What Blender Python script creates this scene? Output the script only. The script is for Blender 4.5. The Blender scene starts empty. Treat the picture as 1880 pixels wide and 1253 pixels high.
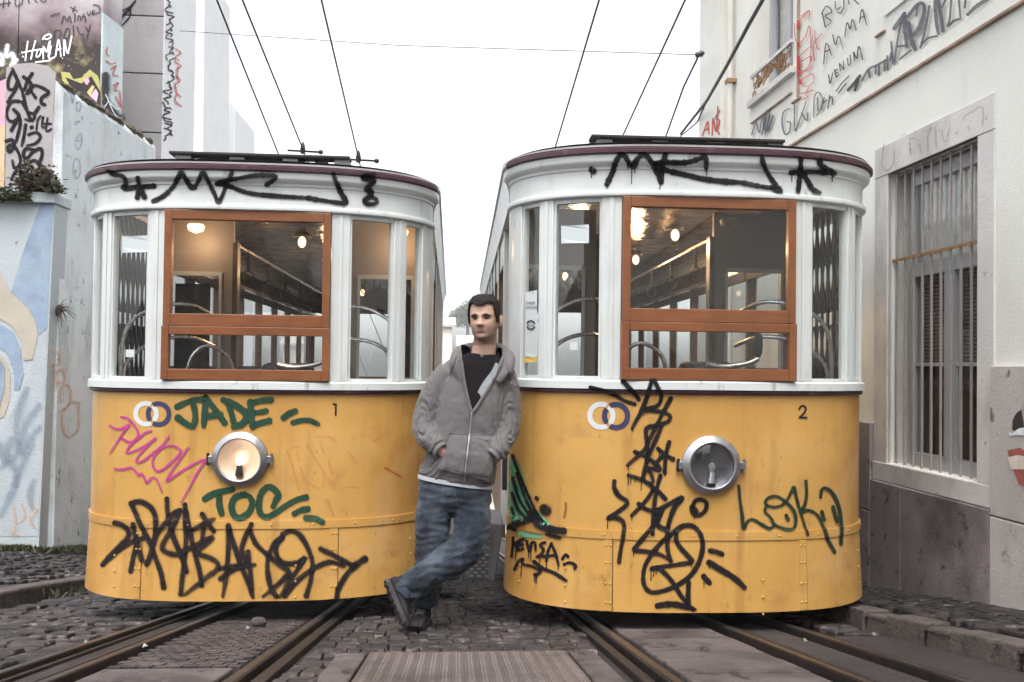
import bpy, math, random
import numpy as np
from mathutils import Vector, noise
from mathutils.bvhtree import BVHTree

random.seed(7)
rng = np.random.default_rng(7)
SC = bpy.context.scene
COL = SC.collection
rad = math.radians

# ------------------------------------------------------------------ camera
FPX = 1560.0                     # focal length in pixels of the 1880 px wide photograph
YAW, PITCH, ROLL = rad(3.67), rad(1.0), rad(0.7)
CAM = np.array([0.0, 0.0, 1.40])
CY = 675 - FPX * math.tan(PITCH)
FW = np.array([math.sin(YAW) * math.cos(PITCH), math.cos(YAW) * math.cos(PITCH), math.sin(PITCH)])
R0 = np.array([math.cos(YAW), -math.sin(YAW), 0.0])
U0 = np.cross(R0, FW)
RT = R0 * math.cos(ROLL) + U0 * math.sin(ROLL)
UP = U0 * math.cos(ROLL) - R0 * math.sin(ROLL)
cam_data = bpy.data.cameras.new('camera')
cam_data.sensor_width = 36.0
cam_data.lens = 36.0 * FPX / 1880.0
cam_data.shift_y = (CY - 626.5) / 1880.0
cam_data.clip_start = 0.05
cam_data.clip_end = 2000.0
cam = bpy.data.objects.new('camera', cam_data)
COL.objects.link(cam)
from mathutils import Matrix
cam.matrix_world = Matrix(((RT[0], UP[0], -FW[0], CAM[0]), (RT[1], UP[1], -FW[1], CAM[1]),
                           (RT[2], UP[2], -FW[2], CAM[2]), (0, 0, 0, 1)))
SC.camera = cam

# ------------------------------------------------------------------ sky, sun, exposure
SUN_EL, SUN_AZ = rad(66), rad(186)     # veiled sun high behind the viewer
world = bpy.data.worlds.new('World')
SC.world = world
world.use_nodes = True
wn, wl = world.node_tree.nodes, world.node_tree.links
wn.clear()
sky = wn.new('ShaderNodeTexSky')
sky.sky_type = 'NISHITA'
sky.sun_disc = False
sky.sun_elevation = SUN_EL
sky.sun_rotation = SUN_AZ
sky.air_density = 1.0
sky.dust_density = 4.0
sky.ozone_density = 1.0
hs = wn.new('ShaderNodeHueSaturation')
hs.inputs['Saturation'].default_value = 0.16      # thin white overcast
bg = wn.new('ShaderNodeBackground')
bg.inputs['Strength'].default_value = 0.15
wo = wn.new('ShaderNodeOutputWorld')
wl.new(sky.outputs[0], hs.inputs['Color'])
wl.new(hs.outputs[0], bg.inputs['Color'])
wl.new(bg.outputs[0], wo.inputs['Surface'])
sun_data = bpy.data.lights.new('sun', 'SUN')
sun_data.energy = 0.5
sun_data.angle = rad(25)
sun_data.color = (1.0, 0.96, 0.90)
sun = bpy.data.objects.new('sun', sun_data)
COL.objects.link(sun)
sd = Vector((math.sin(SUN_AZ) * math.cos(SUN_EL), math.cos(SUN_AZ) * math.cos(SUN_EL), math.sin(SUN_EL)))
sun.rotation_euler = sd.to_track_quat('Z', 'Y').to_euler()
vs = SC.view_settings
vs.view_transform = 'Standard'
vs.look = 'None'
vs.gamma = 1.0
vs.use_curve_mapping = False
vs.exposure = 1.6
SC.cycles.transparent_max_bounces = 32
SC.cycles.max_bounces = 6
SC.cycles.volume_bounces = 0
SC.cycles.use_adaptive_sampling = True
SC.cycles.adaptive_threshold = 0.03
SC.cycles.use_denoising = True

# ------------------------------------------------------------------ pixel helpers
def ray(px, py):
    """direction (unit forward depth) of the sight line through a photograph pixel"""
    px = np.asarray(px, float)[..., None]
    py = np.asarray(py, float)[..., None]
    return FW + RT * (px - 940) / FPX + UP * (CY - py) / FPX

def PX(px, py, d):
    return CAM + ray(px, py) * d

def proj(P):
    q = np.asarray(P, float) - CAM
    d = q @ FW
    return 940 + FPX * (q @ RT) / d, CY - FPX * (q @ UP) / d

# ------------------------------------------------------------------ object helpers
def put(o, parent=None, label=None, cat=None, group=None, kind=None):
    COL.objects.link(o)
    if parent is not None:
        o.parent = parent
    if label:
        o['label'] = label
    if cat:
        o['category'] = cat
    if group:
        o['group'] = group
    if kind:
        o['kind'] = kind
    return o

def empty(name, loc=(0, 0, 0), rz=0.0, **k):
    o = bpy.data.objects.new(name, None)
    o.location = loc
    o.rotation_euler = (0, 0, rz)
    o.empty_display_size = 0.2
    return put(o, **k)

class B:
    """collects faces for one mesh object"""
    def __init__(self):
        self.v, self.f = [], []
    def add(self, vs, fs):
        k = len(self.v)
        self.v.extend([tuple(map(float, p)) for p in vs])
        self.f.extend([tuple(i + k for i in q) for q in fs])
        return self
    def hexa(self, p):          # 8 points: bottom ring 0-3, top ring 4-7
        return self.add(p, [(0, 3, 2, 1), (4, 5, 6, 7), (0, 1, 5, 4), (1, 2, 6, 5), (2, 3, 7, 6), (3, 0, 4, 7)])
    def box(self, x0, x1, y0, y1, z0, z1):
        return self.hexa([(x0, y0, z0), (x1, y0, z0), (x1, y1, z0), (x0, y1, z0),
                          (x0, y0, z1), (x1, y0, z1), (x1, y1, z1), (x0, y1, z1)])
    def loft(self, rings, closed=True, caps=True):
        n = len(rings[0])
        vs = [p for r in rings for p in r]
        fs = []
        m = n if closed else n - 1
        for i in range(len(rings) - 1):
            for j in range(m):
                a, b = i * n + j, i * n + (j + 1) % n
                fs.append((a, b, b + n, a + n))
        if caps and closed:
            fs.append(tuple(range(n - 1, -1, -1)))
            fs.append(tuple(range((len(rings) - 1) * n, len(rings) * n)))
        return self.add(vs, fs)
    def tube(self, pts, r, n=8, caps=True, sub=0):
        P = [Vector(p) for p in pts]
        Rr = list(r) if hasattr(r, '__len__') else [r] * len(P)
        if sub:
            P, Rr = crv(P, Rr, sub)
        rings = []
        T0 = (P[1] - P[0]).normalized()
        a = T0.orthogonal().normalized()
        for i, p in enumerate(P):
            t = (P[min(i + 1, len(P) - 1)] - P[max(i - 1, 0)])
            t = t.normalized() if t.length > 1e-9 else T0
            a = (a - t * a.dot(t))
            a = a.normalized() if a.length > 1e-6 else t.orthogonal().normalized()
            b = t.cross(a)
            rings.append([p + (a * math.cos(2 * math.pi * j / n) + b * math.sin(2 * math.pi * j / n)) * Rr[i] for j in range(n)])
        return self.loft(rings, True, caps)
    def lathe(self, prof, o=(0, 0, 0), ax=(0, 0, 1), n=24, caps=False):
        ax = Vector(ax).normalized()
        a = ax.orthogonal().normalized()
        b = ax.cross(a)
        o = Vector(o)
        rings = [[o + ax * h + (a * math.cos(2 * math.pi * j / n) + b * math.sin(2 * math.pi * j / n)) * max(r, 1e-5)
                  for j in range(n)] for r, h in prof]
        return self.loft(rings, True, caps)
    def ball(self, c, rx, ry=None, rz=None, n=14, m=9):
        ry, rz = ry or rx, rz or rx
        rings = []
        for i in range(m + 1):
            t = math.pi * i / m
            rings.append([(c[0] + rx * math.sin(t) * math.cos(2 * math.pi * j / n) + 1e-6 * math.cos(j),
                           c[1] + ry * math.sin(t) * math.sin(2 * math.pi * j / n) + 1e-6 * math.sin(j),
                           c[2] - rz * math.cos(t)) for j in range(n)])
        return self.loft(rings, True, True)
    def prism(self, poly, off):  # polygon of 3-D points extruded by vector off
        n = len(poly)
        off = Vector(off)
        top = [Vector(p) + off for p in poly]
        fs = [tuple(range(n - 1, -1, -1)), tuple(range(n, 2 * n))]
        fs += [(i, (i + 1) % n, n + (i + 1) % n, n + i) for i in range(n)]
        return self.add(list(poly) + top, fs)
    def mesh(self, name):
        me = bpy.data.meshes.new(name)
        me.from_pydata(self.v, [], self.f)
        me.update()
        return me
    def obj(self, name, m, parent=None, smooth=False, bevel=0, **k):
        me = self.mesh(name)
        if m is not None:
            me.materials.append(m)
        o = bpy.data.objects.new(name, me)
        if smooth:
            shade(me)
        if bevel:
            bm = o.modifiers.new('bevel', 'BEVEL')
            bm.width = bevel
            bm.segments = 2
            bm.limit_method = 'ANGLE'
        return put(o, parent, **k)

def shade(me, ang=40):
    me.polygons.foreach_set('use_smooth', [True] * len(me.polygons))
    try:
        me.set_sharp_from_angle(angle=rad(ang))
    except Exception:
        pass

def crv(P, Rr, sub):
    """Catmull-Rom through points (and radii)"""
    Q, S = [], []
    n = len(P)
    for i in range(n - 1):
        p0, p1, p2, p3 = P[max(i - 1, 0)], P[i], P[i + 1], P[min(i + 2, n - 1)]
        r0, r1, r2, r3 = Rr[max(i - 1, 0)], Rr[i], Rr[i + 1], Rr[min(i + 2, n - 1)]
        for k in range(sub):
            t = k / sub
            c = lambda a, b, c_, d: 0.5 * ((2 * b) + (c_ - a) * t + (2 * a - 5 * b + 4 * c_ - d) * t * t + (3 * b - a - 3 * c_ + d) * t ** 3)
            Q.append(c(p0, p1, p2, p3))
            S.append(c(r0, r1, r2, r3))
    Q.append(P[-1])
    S.append(Rr[-1])
    return Q, S

# ------------------------------------------------------------------ materials
def nmat(name):
    m = bpy.data.materials.new(name)
    m.use_nodes = True
    nt = m.node_tree
    for n in list(nt.nodes):
        nt.nodes.remove(n)
    out = nt.nodes.new('ShaderNodeOutputMaterial')
    return m, nt, out

def mixrgb(nt, fac, a, b, mode='MIX'):
    n = nt.nodes.new('ShaderNodeMix')
    n.data_type = 'RGBA'
    n.blend_type = mode
    for sock, val in ((n.inputs[0], fac), (n.inputs[6], a), (n.inputs[7], b)):
        if isinstance(val, (int, float)):
            sock.default_value = val
        elif isinstance(val, tuple):
            sock.default_value = (*val, 1.0)[:4]
        else:
            nt.links.new(val, sock)
    return n.outputs[2]

def noise_fac(nt, co, scale, lo, hi, detail=4.0, rough=0.6, stretch=None):
    if stretch:
        mp = nt.nodes.new('ShaderNodeMapping')
        mp.inputs['Scale'].default_value = stretch
        nt.links.new(co, mp.inputs['Vector'])
        co = mp.outputs[0]
    n = nt.nodes.new('ShaderNodeTexNoise')
    n.inputs['Scale'].default_value = scale
    n.inputs['Detail'].default_value = detail
    n.inputs['Roughness'].default_value = rough
    nt.links.new(co, n.inputs['Vector'])
    mr = nt.nodes.new('ShaderNodeMapRange')
    mr.inputs[1].default_value = lo
    mr.inputs[2].default_value = hi
    nt.links.new(n.outputs['Fac'], mr.inputs[0])
    return mr.outputs[0]

def mat(name, col, rough=0.6, metal=0.0, var=0.12, scale=3.0, bump=0.0, bscale=60.0, stains=(), spec=0.5,
        coat=0.0, world_co=False, sheen=0.0, bstretch=None, island=0.0):
    """stains: list of (colour, scale, lo, hi, strength, stretch)"""
    m, nt, out = nmat(name)
    N, L = nt.nodes, nt.links
    if world_co:
        g = N.new('ShaderNodeNewGeometry')
        co = g.outputs['Position']
    else:
        tc = N.new('ShaderNodeTexCoord')
        co = tc.outputs['Object']
    f = noise_fac(nt, co, scale, 0.3, 0.7)
    dark = tuple(c * (1 - var) for c in col)
    lite = tuple(min(1, c * (1 + var)) for c in col)
    c = mixrgb(nt, f, dark, lite)
    if island:
        gi = N.new('ShaderNodeNewGeometry')
        oi = N.new('ShaderNodeObjectInfo')
        ad = N.new('ShaderNodeMath'); ad.operation = 'ADD'
        L.new(gi.outputs['Random Per Island'], ad.inputs[0])
        L.new(oi.outputs['Random'], ad.inputs[1])
        fr = N.new('ShaderNodeMath'); fr.operation = 'FRACT'
        L.new(ad.outputs[0], fr.inputs[0])
        mr = N.new('ShaderNodeMapRange')
        mr.inputs[3].default_value = 1 - island
        mr.inputs[4].default_value = 1 + island
        L.new(fr.outputs[0], mr.inputs[0])
        vm = N.new('ShaderNodeVectorMath'); vm.operation = 'SCALE'
        L.new(c, vm.inputs[0]); L.new(mr.outputs[0], vm.inputs['Scale'])
        c = vm.outputs[0]
    for sc_, s_scale, lo, hi, st, stretch in stains:
        ff = noise_fac(nt, co, s_scale, lo, hi, 6.0, 0.65, stretch)
        ml = N.new('ShaderNodeMath')
        ml.operation = 'MULTIPLY'
        ml.use_clamp = True
        L.new(ff, ml.inputs[0])
        ml.inputs[1].default_value = st
        c = mixrgb(nt, ml.outputs[0], c, sc_)
    p = N.new('ShaderNodeBsdfPrincipled')
    L.new(c, p.inputs['Base Color'])
    p.inputs['Metallic'].default_value = metal
    p.inputs['Specular IOR Level'].default_value = spec
    p.inputs['Coat Weight'].default_value = coat
    p.inputs['Coat Roughness'].default_value = 0.15
    if sheen:
        p.inputs['Sheen Weight'].default_value = sheen
    rf = noise_fac(nt, co, scale * 4, 0.2, 0.8)
    mr = N.new('ShaderNodeMapRange')
    mr.inputs[3].default_value = max(0.02, rough - 0.1)
    mr.inputs[4].default_value = min(1, rough + 0.1)
    L.new(rf, mr.inputs[0])
    L.new(mr.outputs[0], p.inputs['Roughness'])
    if bump:
        bf = noise_fac(nt, co, bscale, 0.0, 1.0, 5.0, 0.6, bstretch)
        b = N.new('ShaderNodeBump')
        b.inputs['Strength'].default_value = 1.0
        b.inputs['Distance'].default_value = bump
        L.new(bf, b.inputs['Height'])
        L.new(b.outputs[0], p.inputs['Normal'])
    L.new(p.outputs[0], out.inputs['Surface'])
    return m

def emat(name, col, strength):
    m, nt, out = nmat(name)
    e = nt.nodes.new('ShaderNodeEmission')
    e.inputs[0].default_value = (*col, 1)
    e.inputs[1].default_value = strength
    nt.links.new(e.outputs[0], out.inputs['Surface'])
    return m

def glass_mat(name, tint=(0.97, 0.985, 0.98), ior=1.6, dirt=0.04):
    m, nt, out = nmat(name)
    N, L = nt.nodes, nt.links
    tr = N.new('ShaderNodeBsdfTransparent')
    tr.inputs[0].default_value = (*tint, 1)
    gl = N.new('ShaderNodeBsdfGlossy')
    gl.inputs['Roughness'].default_value = 0.015
    lw = N.new('ShaderNodeLayerWeight')          # two-sided Schlick reflectance of a thin pane
    lw.inputs['Blend'].default_value = 0.5
    pw = N.new('ShaderNodeMath'); pw.operation = 'POWER'
    L.new(lw.outputs['Facing'], pw.inputs[0]); pw.inputs[1].default_value = 5.0
    f0 = ((ior - 1) / (ior + 1)) ** 2
    fr = N.new('ShaderNodeMath'); fr.operation = 'MULTIPLY_ADD'
    L.new(pw.outputs[0], fr.inputs[0]); fr.inputs[1].default_value = 1 - f0; fr.inputs[2].default_value = f0
    mx = N.new('ShaderNodeMixShader')
    L.new(fr.outputs[0], mx.inputs[0])
    L.new(tr.outputs[0], mx.inputs[1])
    L.new(gl.outputs[0], mx.inputs[2])
    df = N.new('ShaderNodeBsdfDiffuse')
    df.inputs[0].default_value = (0.6, 0.58, 0.56, 1)
    tc = N.new('ShaderNodeTexCoord')
    f = noise_fac(nt, tc.outputs['Object'], 5.0, 0.35, 0.8)
    ml = N.new('ShaderNodeMath'); ml.operation = 'MULTIPLY'
    ml.inputs[1].default_value = dirt
    L.new(f, ml.inputs[0])
    m2 = N.new('ShaderNodeMixShader')
    L.new(ml.outputs[0], m2.inputs[0])
    L.new(mx.outputs[0], m2.inputs[1])
    L.new(df.outputs[0], m2.inputs[2])
    L.new(m2.outputs[0], out.inputs['Surface'])
    return m

def spray_mat(name, col, alpha=1.0, speck=0.35, sscale=260.0):
    """paint whose cover comes from the per-vertex 'cover' attribute, broken up into spray specks"""
    m, nt, out = nmat(name)
    N, L = nt.nodes, nt.links
    at = N.new('ShaderNodeAttribute'); at.attribute_name = 'cover'
    g = N.new('ShaderNodeNewGeometry')
    f = noise_fac(nt, g.outputs['Position'], sscale, 0.25, 0.75, 2.0)
    f2 = noise_fac(nt, g.outputs['Position'], 14.0, 0.2, 0.7, 3.0)
    a = N.new('ShaderNodeMath'); a.operation = 'MULTIPLY_ADD'      # cover + (noise-.5)*speck
    sb = N.new('ShaderNodeMath'); sb.operation = 'SUBTRACT'
    L.new(f, sb.inputs[0]); sb.inputs[1].default_value = 0.5
    L.new(sb.outputs[0], a.inputs[0]); a.inputs[1].default_value = speck
    L.new(at.outputs['Fac'], a.inputs[2])
    mr = N.new('ShaderNodeMapRange')
    mr.inputs[1].default_value = 0.08
    mr.inputs[2].default_value = 0.95
    mr.inputs[4].default_value = alpha
    L.new(a.outputs[0], mr.inputs[0])
    d = N.new('ShaderNodeBsdfPrincipled')
    c = mixrgb(nt, f2, tuple(x * 0.85 for x in col), tuple(min(1, x * 1.2) for x in col))
    L.new(c, d.inputs['Base Color'])
    d.inputs['Roughness'].default_value = 0.7
    d.inputs['Specular IOR Level'].default_value = 0.18
    t = N.new('ShaderNodeBsdfTransparent')
    mx = N.new('ShaderNodeMixShader')
    L.new(mr.outputs[0], mx.inputs[0])
    L.new(t.outputs[0], mx.inputs[1])
    L.new(d.outputs[0], mx.inputs[2])
    L.new(mx.outputs[0], out.inputs['Surface'])
    return m

# ------------------------------------------------------------------ sprayed strokes on real surfaces
def catmull2(pts, step):
    P = np.asarray(pts, float)
    if len(P) == 1:
        P = np.vstack([P, P + [0.3, 0.0]])
    out = []
    n = len(P)
    for i in range(n - 1):
        p0, p1, p2, p3 = P[max(i - 1, 0)], P[i], P[i + 1], P[min(i + 2, n - 1)]
        k = max(2, int(np.linalg.norm(p2 - p1) / step))
        t = (np.arange(k) / k)[:, None]
        out.append(0.5 * (2 * p1 + (p2 - p0) * t + (2 * p0 - 5 * p1 + 4 * p2 - p3) * t ** 2 + (3 * p1 - p0 - 3 * p2 + p3) * t ** 3))
    out.append(P[-1:])
    return np.vstack(out)

def spray(name, strokes, mapper, m, parent, soft=0.35, lift=0.003, step=2.5, label=None, jag=0.06):
    """strokes: list of (width_px, [(px,py),...]); mapper(px,py,lift)->(n,3) in parent space"""
    V, A, Fc = [], [], []
    base = 0
    prof = np.array([-1 - soft * 2.0, -1 - soft * 0.55, -1 + soft * 0.6, 0.0, 1 - soft * 0.6, 1 + soft * 0.55, 1 + soft * 2.0])
    cov = np.array([0.0, 0.30, 1.0, 1.0, 1.0, 0.30, 0.0])
    NP = len(prof)
    for si, (w, pts) in enumerate(strokes):
        hw = w / 2.0
        P = catmull2(pts, step)
        T = np.gradient(P, axis=0)
        T /= np.maximum(np.linalg.norm(T, axis=1), 1e-6)[:, None]
        lowf = np.interp(np.arange(len(P)), np.arange(0, len(P) + 8, 8), rng.uniform(-1, 1, len(np.arange(0, len(P) + 8, 8))))
        wid = hw * (1 + jag * rng.standard_normal(len(P)) + (0.0 if jag == 0 else 0.14) * lowf)
        sec, half, cv = [], [], []
        dens = np.ones(len(P)) if jag == 0 else np.clip(0.97 + 0.14 * np.interp(np.arange(len(P)), np.arange(0, len(P) + 11, 11), rng.uniform(-1, .5, len(np.arange(0, len(P) + 11, 11)))), .82, 1)
        if jag > 0 and rng.random() < .5 and len(P) > 14:      # the can is pulled away: the stroke thins out
            kk = np.linspace(0, 1, len(P)); e_ = np.clip((kk - .72) / .28, 0, 1)
            wid = wid * (1 - .22 * e_); dens = dens * (1 - .15 * e_)
        for a in (-90, -65, -40, -20):                      # round start
            sec.append(P[0] + T[0] * hw * (1 + soft) * math.sin(rad(a)))
            half.append(hw * math.cos(rad(a)) + 0.01)
            cv.append(0.0 if a == -90 else (0.7 if a == -65 else 1.0))
        for k in range(len(P)):
            sec.append(P[k]); half.append(wid[k]); cv.append(dens[k])
        for a in (20, 40, 65, 90):
            sec.append(P[-1] + T[-1] * hw * (1 + soft) * math.sin(rad(a)))
            half.append(wid[-1] * math.cos(rad(a)) + 0.01)
            cv.append(dens[-1] * (0.0 if a == 90 else (0.7 if a == 65 else 1.0)))
        sec, half, cv = np.array(sec), np.array(half), np.array(cv)
        TT = np.vstack([np.repeat(T[:1], 4, 0), T, np.repeat(T[-1:], 4, 0)])
        NN = np.stack([-TT[:, 1], TT[:, 0]], 1)
        pp = sec[:, None, :] + NN[:, None, :] * (half[:, None] * prof[None, :])[:, :, None]
        n = len(sec)
        lf = (lift + 0.00022 * (si % 9) + 0.0012 * np.arange(n) / n)[:, None].repeat(NP, 1)
        V.append(mapper(pp[..., 0].ravel(), pp[..., 1].ravel(), lf.ravel()))
        A.append((cv[:, None] * cov[None, :]).ravel())
        for i in range(n - 1):
            for j in range(NP - 1):
                q = base + i * NP + j
                Fc.append((q, q + 1, q + NP + 1, q + NP))
        base += n * NP
    V = np.vstack(V)
    A = np.concatenate(A)
    me = bpy.data.meshes.new(name)
    me.from_pydata(V.tolist(), [], Fc)
    at = me.attributes.new('cover', 'FLOAT', 'POINT')
    at.data.foreach_set('value', A.astype(np.float32))
    me.materials.append(m)
    shade(me, 180)
    o = bpy.data.objects.new(name, me)
    return put(o, parent, label=label)

def Z(ox, oy, sc, w, *strokes):
    """strokes traced in an enlargement: origin, scale, width"""
    return [(w / sc, [(ox + x / sc, oy + y / sc) for x, y in s]) for s in strokes]

def patch(name, poly, mapper, m, parent, lift, label=None, step=6.0):
    """a filled painted shape on a surface, from a pixel polygon (triangulated fan on a fine grid)"""
    from mathutils.geometry import tessellate_polygon
    pts = np.asarray(poly, float)
    dens = []
    for i in range(len(pts)):
        a, b = pts[i], pts[(i + 1) % len(pts)]
        k = max(1, int(np.linalg.norm(b - a) / step))
        for j in range(k):
            dens.append(a + (b - a) * j / k)
    dens = np.array(dens)
    tris = tessellate_polygon([[Vector((p[0], p[1], 0)) for p in dens]])
    V = mapper(dens[:, 0], dens[:, 1], np.full(len(dens), lift))
    me = bpy.data.meshes.new(name)
    me.from_pydata(V.tolist(), [], [tuple(t) for t in tris])
    me.materials.append(m)
    return put(bpy.data.objects.new(name, me), parent, label=label)

def text_mesh(body, size=1.0):
    c = bpy.data.curves.new('lettering', 'FONT')
    c.body = body
    c.size = size
    c.align_x = 'CENTER'
    c.align_y = 'CENTER'
    o = bpy.data.objects.new('lettering', c)
    COL.objects.link(o)
    dg = bpy.context.evaluated_depsgraph_get()
    me = bpy.data.meshes.new_from_object(o.evaluated_get(dg))
    bpy.data.objects.remove(o)
    bpy.data.curves.remove(c)
    return me

def lettering(name, body, px, py, hpx, mapper, m, parent, lift, sx=1.0):
    me = text_mesh(body)
    n = len(me.vertices)
    co = np.empty(n * 3)
    me.vertices.foreach_get('co', co)
    co = co.reshape(-1, 3)
    k = hpx / 0.70
    V = mapper(px + co[:, 0] * k * sx, py - co[:, 1] * k, np.full(n, lift))
    me.vertices.foreach_set('co', V.ravel())
    me.update()
    me.materials.clear()
    me.materials.append(m)
    return put(bpy.data.objects.new(name, me), parent)

class Plane:
    """a vertical surface: origin O, horizontal direction t, outward normal n (towards the street)"""
    def __init__(self, O, t, n):
        self.O, self.t, self.n = np.array(O, float), np.array(t, float), np.array(n, float)
    def map(self, px, py, lift):
        d = ray(px, py)
        k = ((self.O - CAM) @ self.n) / (d @ self.n)
        return CAM + d * k[..., None] + self.n * np.asarray(lift)[..., None]
    def az(self, px, py):
        q = self.map(np.array([px]), np.array([py]), np.array([0.0]))[0]
        return float((q - self.O) @ self.t), float(q[2])
    def P(self, a, z, out=0.0):
        q = self.O + self.t * a + self.n * out
        return (q[0], q[1], z)
    def box(self, b, a0, a1, z0, z1, o0, o1):
        p = self.P
        return b.hexa([p(a0, z0, o0), p(a1, z0, o0), p(a1, z0, o1), p(a0, z0, o1),
                       p(a0, z1, o0), p(a1, z1, o0), p(a1, z1, o1), p(a0, z1, o1)])
    def sheet(self, a0, a1, z0, z1, holes, depth, back=None):
        """front of a wall with rectangular openings and their reveals"""
        b = B()
        A = sorted({a0, a1} | {h[0] for h in holes} | {h[1] for h in holes})
        Zs = sorted({z0, z1} | {h[2] for h in holes} | {h[3] for h in holes})
        for i in range(len(A) - 1):
            for j in range(len(Zs) - 1):
                ac, zc = (A[i] + A[i + 1]) / 2, (Zs[j] + Zs[j + 1]) / 2
                if any(h[0] < ac < h[1] and h[2] < zc < h[3] for h in holes):
                    continue
                b.add([self.P(A[i], Zs[j]), self.P(A[i + 1], Zs[j]), self.P(A[i + 1], Zs[j + 1]), self.P(A[i], Zs[j + 1])], [(0, 1, 2, 3)])
        for h in holes:
            c = [(h[0], h[2]), (h[1], h[2]), (h[1], h[3]), (h[0], h[3])]
            for i in range(4):
                (x0, y0), (x1, y1) = c[i], c[(i + 1) % 4]
                b.add([self.P(x0, y0), self.P(x1, y1), self.P(x1, y1, -depth), self.P(x0, y0, -depth)], [(0, 1, 2, 3)])
        if back:
            for (x0, x1) in ((a0, a0), (a1, a1)):
                b.add([self.P(x0, z0), self.P(x0, z1), self.P(x0, z1, -back), self.P(x0, z0, -back)], [(0, 1, 2, 3)])
            b.add([self.P(a0, z1), self.P(a1, z1), self.P(a1, z1, -back), self.P(a0, z1, -back)], [(0, 1, 2, 3)])
            b.add([self.P(a0, z0, -back), self.P(a1, z0, -back), self.P(a1, z1, -back), self.P(a0, z1, -back)], [(0, 1, 2, 3)])
        return b
# ------------------------------------------------------------------ palette
m_bed = mat('road_dirt', (0.022, 0.0155, 0.0155), 0.9, var=0.35, scale=2.5, bump=0.012, bscale=25, world_co=True,
            stains=[((0.075, 0.062, 0.058), 1.3, 0.5, 0.75, 0.6, None), ((0.012, 0.01, 0.01), 5.0, 0.55, 0.7, 0.7, None)])
m_sett = mat('sett_stone', (0.0235, 0.0172, 0.0175), 0.72, var=0.30, scale=9, bump=0.006, bscale=45, world_co=True, island=0.6,
             stains=[((0.19, 0.165, 0.16), 10.0, 0.55, 0.66, 0.75, None), ((0.075, 0.058, 0.052), 2.0, 0.5, 0.7, 0.5, None), ((0.012, 0.010, 0.010), 1.2, 0.5, 0.75, 0.6, None)])
m_calc = mat('pavement_stone', (0.018, 0.0132, 0.0136), 0.7, var=0.3, scale=9, bump=0.004, bscale=50, world_co=True, island=0.75,
             stains=[((0.17, 0.152, 0.15), 9.0, 0.57, 0.66, 0.75, None), ((0.016, 0.0135, 0.013), 0.9, 0.48, 0.7, 0.6, None)])
m_joint = mat('joint_earth', (0.010, 0.0085, 0.008), 0.95, var=0.4, scale=6, bump=0.006, bscale=60, world_co=True)
m_kerb = mat('kerb_stone', (0.095, 0.076, 0.068), 0.8, var=0.3, scale=5, bump=0.014, bscale=40, world_co=True, island=0.15,
             stains=[((0.03, 0.024, 0.022), 5.0, 0.48, 0.66, 0.85, None), ((0.018, 0.015, 0.015), 16.0, 0.55, 0.66, 0.8, None)])
m_conc = mat('worn_concrete', (0.092, 0.073, 0.070), 0.85, var=0.25, scale=2.5, bump=0.004, bscale=70, world_co=True,
             stains=[((0.034, 0.026, 0.025), 3.0, 0.46, 0.62, 0.85, None), ((0.012, 0.009, 0.009), 10.0, 0.57, 0.64, 0.9, (1, .5, 1)), ((.16, .14, .135), 14., .6, .7, .6, None)])
m_brick = mat('track_brick', (0.048, 0.037, 0.036), 0.8, var=0.3, scale=9, bump=0.003, bscale=90, world_co=True, island=0.4,
              stains=[((0.12, 0.105, 0.10), 3.5, 0.55, 0.75, 0.6, None)])
m_rail = mat('rail_steel', (0.016, 0.0115, 0.0108), 0.6, 0.2, var=0.35, scale=6, bump=0.002, bscale=80, world_co=True,
             stains=[((0.036, 0.023, 0.019), 2.0, 0.45, 0.7, 0.7, None)])
m_railtop = mat('worn_rail_top', (0.075, 0.060, 0.055), 0.4, 0.6, var=0.3, scale=5, world_co=True)
m_plate = mat('tread_plate', (0.135, 0.112, 0.107), 0.55, 0.45, var=0.2, scale=3, bump=0.001, bscale=200, world_co=True,
              stains=[((0.05, 0.042, 0.04), 2.0, 0.5, 0.72, 0.7, None)])
m_leaf = mat('weed_leaf', (0.040, 0.042, 0.017), 0.7, var=0.5, scale=12, world_co=True, island=0.5)
m_dry = mat('dry_weed', (0.075, 0.058, 0.036), 0.85, var=0.4, scale=12, world_co=True, island=0.4)
m_twig = mat('dead_twig', (0.05, 0.035, 0.032), 0.9, var=0.3, scale=20)
m_litter = mat('paper_litter', (0.26, 0.25, 0.24), 0.8, var=0.1, scale=5, world_co=True, island=0.4)

SLOPE = 0.18
def gz(y):                     # the street falls away downhill, 18 in 100, and levels out at the bottom
    return -SLOPE * (min(y, 90.0) - 4.6)

# ------------------------------------------------------------------ road bed
b = B()
ys = [-60, -20, -6, 0, 2, 4, 6, 8, 12, 20, 40, 90, 92, 240]
b.loft([[(-40, y, gz(y) - 0.03), (-3.05, y, gz(y) - 0.03), (2.25, y, gz(y) - 0.03), (40, y, gz(y) - 0.03)] for y in ys], closed=False)
road = b.obj('road', m_bed, kind='structure', label='steep cobbled street with tram tracks falling away downhill', cat='road')

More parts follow.
